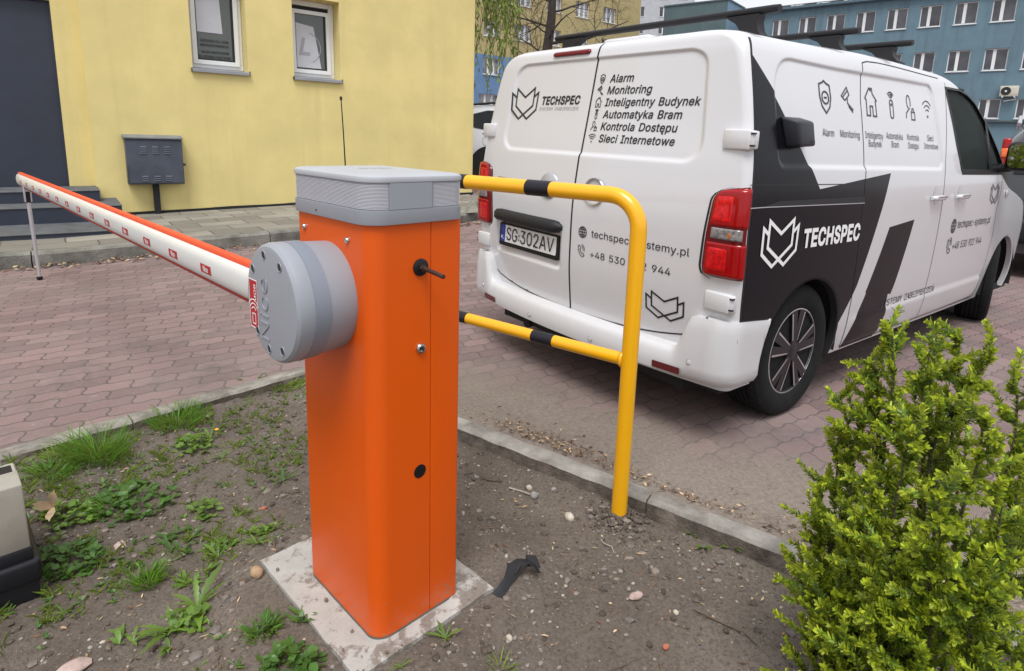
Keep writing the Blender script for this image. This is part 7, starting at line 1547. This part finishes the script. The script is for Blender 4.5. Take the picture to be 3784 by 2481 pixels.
# tiny sprouts and moss between the weeds (not countable)
mb = MB(); rs = random.Random(77)
for k in range(2600):
    x, y = rs.uniform(-2.0, -.35), rs.uniform(1.25, 3.1); p2 = Vector((x, y))-IC
    if p2.dot(Vector((-KL.y, KL.x))) > -.05 or p2.dot(Vector((-KR.y, KR.x))) > -.1 or math.hypot(x+.385, y-1.6) < .42: continue
    dk_ = (p2).dot(Vector((-KL.y, KL.x)))       # greener towards the edging and the housing
    if noise.noise(Vector((x*2.6, y*2.6, 31)))+.32*(1+dk_) < .13+rs.uniform(-.25, .25): continue
    p = Vector((x, y, gz(x, y)+.004))
    if rs.random() < .55:
        for j in range(rs.choice((3, 4, 5))): a = rs.uniform(0, 6.28); leaf(mb, p, Vector((math.cos(a), math.sin(a), rs.uniform(.1, .8))).normalized(), Vector((0, 0, 1)), rs.uniform(.010, .03), rs.uniform(.005, .011), rs.choice((0, 1, 1)), .2)
    else:
        for j in range(rs.choice((3, 5, 7))):
            a = rs.uniform(0, 6.28); d = Vector((math.cos(a)*.7, math.sin(a)*.7, 1)).normalized(); L = rs.uniform(.02, .055); sd2 = d.cross(Vector((0, 0, 1))).normalized()*.0014; q = p+Vector((rs.uniform(-.01, .01), rs.uniform(-.01, .01), -.004))
            mb.add([q-sd2, q+sd2, q+d*L*.6+sd2*.8, q+d*L+Vector((math.cos(a), math.sin(a), -.3))*L*.25, q+d*L*.6-sd2*.8], [(0, 1, 2, 3, 4)], 2)
tag(mb.build('ground_cover', [M_weed, M_weed2, M_grass2], None, 0), kind='stuff')
# gravel: thousands of small stones strewn over the soil (not countable)
gm = [mat('gravel_grey', (.22, .20, .178), .9, var=.4, vscale=60), mat('gravel_pale', (.36, .32, .27), .9, var=.3, vscale=60), mat('gravel_brown', (.155, .12, .09), .9, var=.4, vscale=60)]
mb = MB(); rs = random.Random(31); isl = [v[:] for v in ISLAND]; nl2 = Vector((-KL.y, KL.x)); nr2 = Vector((-KR.y, KR.x)); cnt = 0
ico = bmesh.new(); bmesh.ops.create_icosphere(ico, subdivisions=1, radius=1); IV = [v.co.copy() for v in ico.verts]; IF = [[v.index for v in f.verts] for f in ico.faces]; ico.free()
while cnt < 6500:
    y = 1.05+2.0*rs.random()**1.6; x = rs.uniform(-2.1, 1.7)
    p2 = Vector((x, y))-IC
    if p2.dot(nl2) > -.05 or p2.dot(nr2) > -.06: continue
    lx = (x-CAB.x)*math.cos(CAB_YAW)+(y-CAB.y)*math.sin(CAB_YAW); ly = -(x-CAB.x)*math.sin(CAB_YAW)+(y-CAB.y)*math.cos(CAB_YAW)
    onpad = -.10 < lx < .37 and -.065 < ly < .53
    if onpad and (rs.random() > .25 or (-.02 < lx < .29 and -.02 < ly < .4)): continue
    if noise.noise(Vector((x*2.3, y*2.3, 7))) < -.15+rs.uniform(-.4, .4): continue
    r_ = .0016+.0065*rs.random()**3.5; z = (.002 if onpad else soil_z(x, y))+r_*.2; A = Matrix.Rotation(rs.uniform(0, 6), 3, 'Z'); sc = Vector((r_*rs.uniform(.7, 1.5), r_*rs.uniform(.7, 1.2), r_*rs.uniform(.4, .8)))
    mb.add([Vector((x, y, z))+A @ Vector((v.x*sc.x*(1+rs.uniform(-.2, .2)), v.y*sc.y, v.z*sc.z)) for v in IV], IF, rs.choice((0, 0, 0, 2, 2, 2, 2, 1))); cnt += 1
tag(mb.build('gravel', gm, None, 0), kind='stuff')
# clods of loose earth
mb = MB(); rs = random.Random(33)
for k in range(6500):
    y = 1.1+1.9*rs.random()**1.4; x = rs.uniform(-2.0, 1.5); p2 = Vector((x, y))-IC
    if p2.dot(nl2) > -.06 or p2.dot(nr2) > -.08: continue
    lx = (x-CAB.x)*math.cos(CAB_YAW)+(y-CAB.y)*math.sin(CAB_YAW); ly = -(x-CAB.x)*math.sin(CAB_YAW)+(y-CAB.y)*math.cos(CAB_YAW)
    if -.10 < lx < .37 and -.065 < ly < .53: continue
    if noise.noise(Vector((x*3, y*3, 17))) < .0 and rs.random() < .8: continue
    r_ = .0025+.0120*rs.random()**3; z = soil_z(x, y)+r_*.15; sc = (r_*rs.uniform(.8, 1.4), r_*rs.uniform(.8, 1.3), r_*.6)
    mb.add([Vector((x+v.x*sc[0]*(1+rs.uniform(-.3, .3)), y+v.y*sc[1]*(1+rs.uniform(-.3, .3)), z+v.z*sc[2])) for v in IV], IF)
for k in range(260):
    a = rs.uniform(0, 6.28); q = .03+abs(rs.gauss(0, .06)); x, y = HB.x+q*math.cos(a), HB.y+q*math.sin(a)
    if (Vector((x, y))-IC).dot(nr2) > -.05: continue
    r_ = .004+.010*rs.random()**2; z = soil_z(x, y)+max(0, .018-.15*(q-.03))*.6; sc = (r_*rs.uniform(.8, 1.4), r_*rs.uniform(.8, 1.3), r_*.7)
    mb.add([Vector((x+v.x*sc[0]*(1+rs.uniform(-.3, .3)), y+v.y*sc[1]*(1+rs.uniform(-.3, .3)), z+v.z*sc[2])) for v in IV], IF)
for fi in range(len(mb.f)//20):
    q = rs.choice((0, 0, 1, 1, 2, 3)); mb.m[fi*20:fi*20+20] = [q]*20
tag(mb.build('soil_clods', [M_soil, mat('dark_clod', (.075, .058, .046), .95, var=.4, vscale=40), mat('dry_clod', (.21, .175, .145), .95, var=.3, vscale=40), mat('grey_clod', (.15, .13, .115), .95, var=.3, vscale=40)], None, 0), kind='stuff')
# single stones one can point at
M_stone = mat('pale_stone', (.42, .38, .31), .9, var=.3, vscale=40, bump=.4); M_tan = mat('tan_stone', (.30, .20, .12), .9, var=.35, vscale=40, bump=.4); M_pink = mat('pinkish_stone', (.40, .30, .27), .9, var=.25, vscale=40, bump=.3); M_gst = mat('grey_stone', (.25, .24, .235), .9, var=.3, vscale=40)
M_brick = mat('brick_fragment', (.36, .12, .075), .9, var=.3, vscale=50)
for x, y, a, b, c, m, l in ((.21, 2.05, .022, .018, .017, M_stone, 'pale yellowish stone on the soil left of the yellow hoop post'), (-.77, 1.62, .026, .018, .018, M_tan, 'tan brown stone beside the left corner of the concrete pad'), (-1.12, 1.33, .040, .028, .010, M_pink, 'flat pinkish stone slab near the bottom left corner'), (.08, 2.19, .021, .015, .014, M_gst, 'grey stone lying at the end of a dry stick'), (.06, 2.25, .016, .013, .011, M_stone, 'small pale stone of the heap near the right kerb'), (.39, 1.66, .024, .014, .012, M_pink, 'reddish stone in the middle of the right soil'), (.5, 1.60, .010, .009, .007, M_stone, 'small whitish stone right of the reddish stone'), (-1.30, 1.79, .028, .018, .009, M_pink, 'pink flat pebble between weeds and the beige housing'), (.44, 1.47, .012, .009, .008, M_brick, 'orange brick crumb on the soil before the shrub'), (-.92, 2.02, .012, .009, .008, M_brick, 'red brick crumb on the soil left of the cabinet'), (.16, 2.23, .013, .011, .009, M_gst, 'small grey stone of the heap near the right kerb'), (-1.02, 1.30, .014, .010, .008, M_gst, 'grey pebble at the bottom edge left of the weeds'), (-.98, 1.52, .012, .007, .006, M_stone, 'whitish pebble left of the dandelion rosette'), (.0, 1.42, .012, .008, .007, M_stone, 'cream pebble at the bottom right of the pad'), (-.60, 1.72, .016, .012, .010, M_gst, 'dark clump of stone at the rear left pad edge')):
    s = MB(); s.blob((x, y, soil_z(x, y)+c*.5), a, b, c, 2, .12, 0, int(abs(x*1000))); tag(s.build('stone', m, None, 60), l, 'stone', 'loose stones on the soil')
# dry leaf standing in the weeds
M_dry = mat('dry_beech_leaf', (.50, .37, .24), .7, var=.3, vscale=25)
mb = MB(); rs = random.Random(2); p = Vector((-1.60, 1.90, gz(-1.60, 1.90)+.05))
for d, L in ((Vector((.3, .1, 1)), .085), (Vector((-.5, -.4, .45)), .07), (Vector((.4, -.6, -.25)), .075)): lobed(mb, p, d.normalized(), Vector((.2, -.8, .5)).normalized(), L, .022, rs, 0, 4, .9, .25)
tag(mb.build('dry_leaf', M_dry, None, 180), 'curled pale dry leaf standing among weeds beside the beige housing', 'leaf')
# twisted black scrap by the pad corner
M_scrap = mat('black_foil_scrap', (.010, .010, .012), .38, bump=.5, bscale=40)
def ribbon(mb, pts, wds, tw):
    rings = []
    for i, p in enumerate(pts):
        p = Vector(p); t = (Vector(pts[min(i+1, len(pts)-1)])-Vector(pts[max(0, i-1)])).normalized(); s = Matrix.Rotation(tw[i], 3, t) @ t.cross(Vector((0, 0, 1))).normalized(); n = s.cross(t)
        rings.append([p+s*wds[i]+n*.002, p+n*.006, p-s*wds[i]+n*.002, p-s*wds[i]-n*.002, p-n*.002, p+s*wds[i]-n*.002])
    mb.loft(rings)
mb = MB(); z0 = soil_z(.02, 1.62)
ribbon(mb, [(-.035, 1.555, z0+.006), (-.028, 1.58, z0+.012), (-.010, 1.61, z0+.02), (.005, 1.65, z0+.03), (.025, 1.672, z0+.034), (.050, 1.685, z0+.03), (.072, 1.682, z0+.016), (.082, 1.668, z0+.008)], [.026, .016, .015, .021, .017, .017, .024, .020], [0, .5, .9, .6, .3, -.3, -.6, -.8])
ribbon(mb, [(-.012, 1.655, z0+.022), (.006, 1.652, z0+.028), (.025, 1.668, z0+.033)], [.022, .020, .014], [.9, .2, -.4]); ribbon(mb, [(.045, 1.69, z0+.03), (.07, 1.70, z0+.022), (.085, 1.685, z0+.008)], [.016, .02, .012], [.8, .3, -.5])
tag(mb.build('black_scrap', M_scrap, None, 60), 'twisted black strip of foil lying by the right corner of the pad', 'scrap')
# sticks
M_twig = mat('dry_twig', (.10, .075, .055), .9, var=.4, vscale=60); M_twig2 = mat('bleached_stick', (.33, .29, .24), .9, var=.2)
def stick(label, pts, r, m): 
    s = MB(); s.tube([Vector((x, y, soil_z(x, y)+h)) for x, y, h in pts], [r*(1-.5*i/len(pts)) for i in range(len(pts))], 6); tag(s.build('stick', m, None, 60), label, 'stick', 'dry sticks on the soil')
stick('dark curved root on the soil left of the shrub', [(.56, 1.62, .004), (.60, 1.585, .008), (.64, 1.565, .006), (.68, 1.535, .008), (.71, 1.50, .003)], .0035, M_twig)
stick('thin branching twig at the bottom edge near the shrub', [(.08, 1.33, .003), (.16, 1.35, .006), (.24, 1.375, .005), (.31, 1.40, .006), (.37, 1.44, .003)], .0025, M_twig)
stick('bleached stick ending at a grey stone near the right kerb', [(-.02, 2.24, .004), (.03, 2.215, .006), (.075, 2.195, .006)], .0042, M_twig2)
stick('long grey twig near the cabinet right side', [(-.16, 2.33, .004), (-.11, 2.30, .006), (-.05, 2.28, .004)], .003, M_twig)
stick('short bent root in front of the hoop post', [(.31, 1.93, .003), (.32, 1.90, .007), (.345, 1.88, .004), (.35, 1.86, .003)], .003, M_twig2)
# litter of dry leaves and needles along the kerbs (not countable)
M_litter = [mat('brown_litter', (.13, .075, .045), .9, var=.5, vscale=30), mat('tan_litter', (.32, .22, .13), .85, var=.4, vscale=30), mat('pale_litter', (.48, .36, .22), .85, var=.3, vscale=30)]
mb = MB(); rs = random.Random(41)
def flake(x, y, z, L, wd, mi, flat=.35):
    a = rs.uniform(0, 6.28); d = Vector((math.cos(a), math.sin(a), rs.uniform(-flat, flat))).normalized(); leaf(mb, Vector((x, y, z)), d, (Vector((0, 0, 1))+rndv(rs)*.5).normalized(), L, wd, mi, .2)
for k in range(800):
    s = -6+rs.random()*8; n = -2.74-abs(rs.gauss(0, .07))-.01; p = wallp(s, n); d = .4+.6*noise.noise(Vector((s*1.3, 0, 5)))
    if rs.random() > d+.35: continue
    flake(p.x, p.y, road_z(p.x, p.y)+rs.uniform(.004, .03), rs.uniform(.02, .065), rs.uniform(.012, .035), rs.choice((0, 0, 1, 1, 2)))
tag(mb.build('leaf_litter', M_litter, None, 0), kind='stuff')
mb = MB()
for (s0, s1, w0, n_) in ((1.15, 1.75, .10, 420), (2.55, 3.25, .17, 900), (1.75, 2.55, .05, 200)):
    for k in range(n_):
        s = rs.gauss((s0+s1)/2, (s1-s0)/3.2); o_ = .06+abs(rs.gauss(0, w0*.7)); p2 = IC+KR*s+nr2*o_; z = road_z(p2.x, p2.y)+max(0, .035*math.exp(-(o_/w0)**2))*rs.random()
        if rs.random() < .7: flake(p2.x, p2.y, z+.003, rs.uniform(.012, .045), rs.uniform(.002, .004), 0 if rs.random() < .8 else 1, .5)
        else: flake(p2.x, p2.y, z+.003, rs.uniform(.012, .03), rs.uniform(.006, .014), rs.choice((0, 0, 1, 2)))
for k in range(1500):
    x = rs.uniform(-1.9, 1.2); y = rs.uniform(1.2, 2.9); p2 = Vector((x, y))-IC
    if p2.dot(nl2) > -.06 or p2.dot(nr2) > -.06: continue
    if math.hypot(x+.385, y-1.6) < .36: continue
    flake(x, y, soil_z(x, y)+.002, rs.uniform(.008, .028), rs.uniform(.002, .009), rs.choice((0, 0, 0, 1, 2)), .25)
tag(mb.build('twig_litter', M_litter, None, 0), kind='stuff')
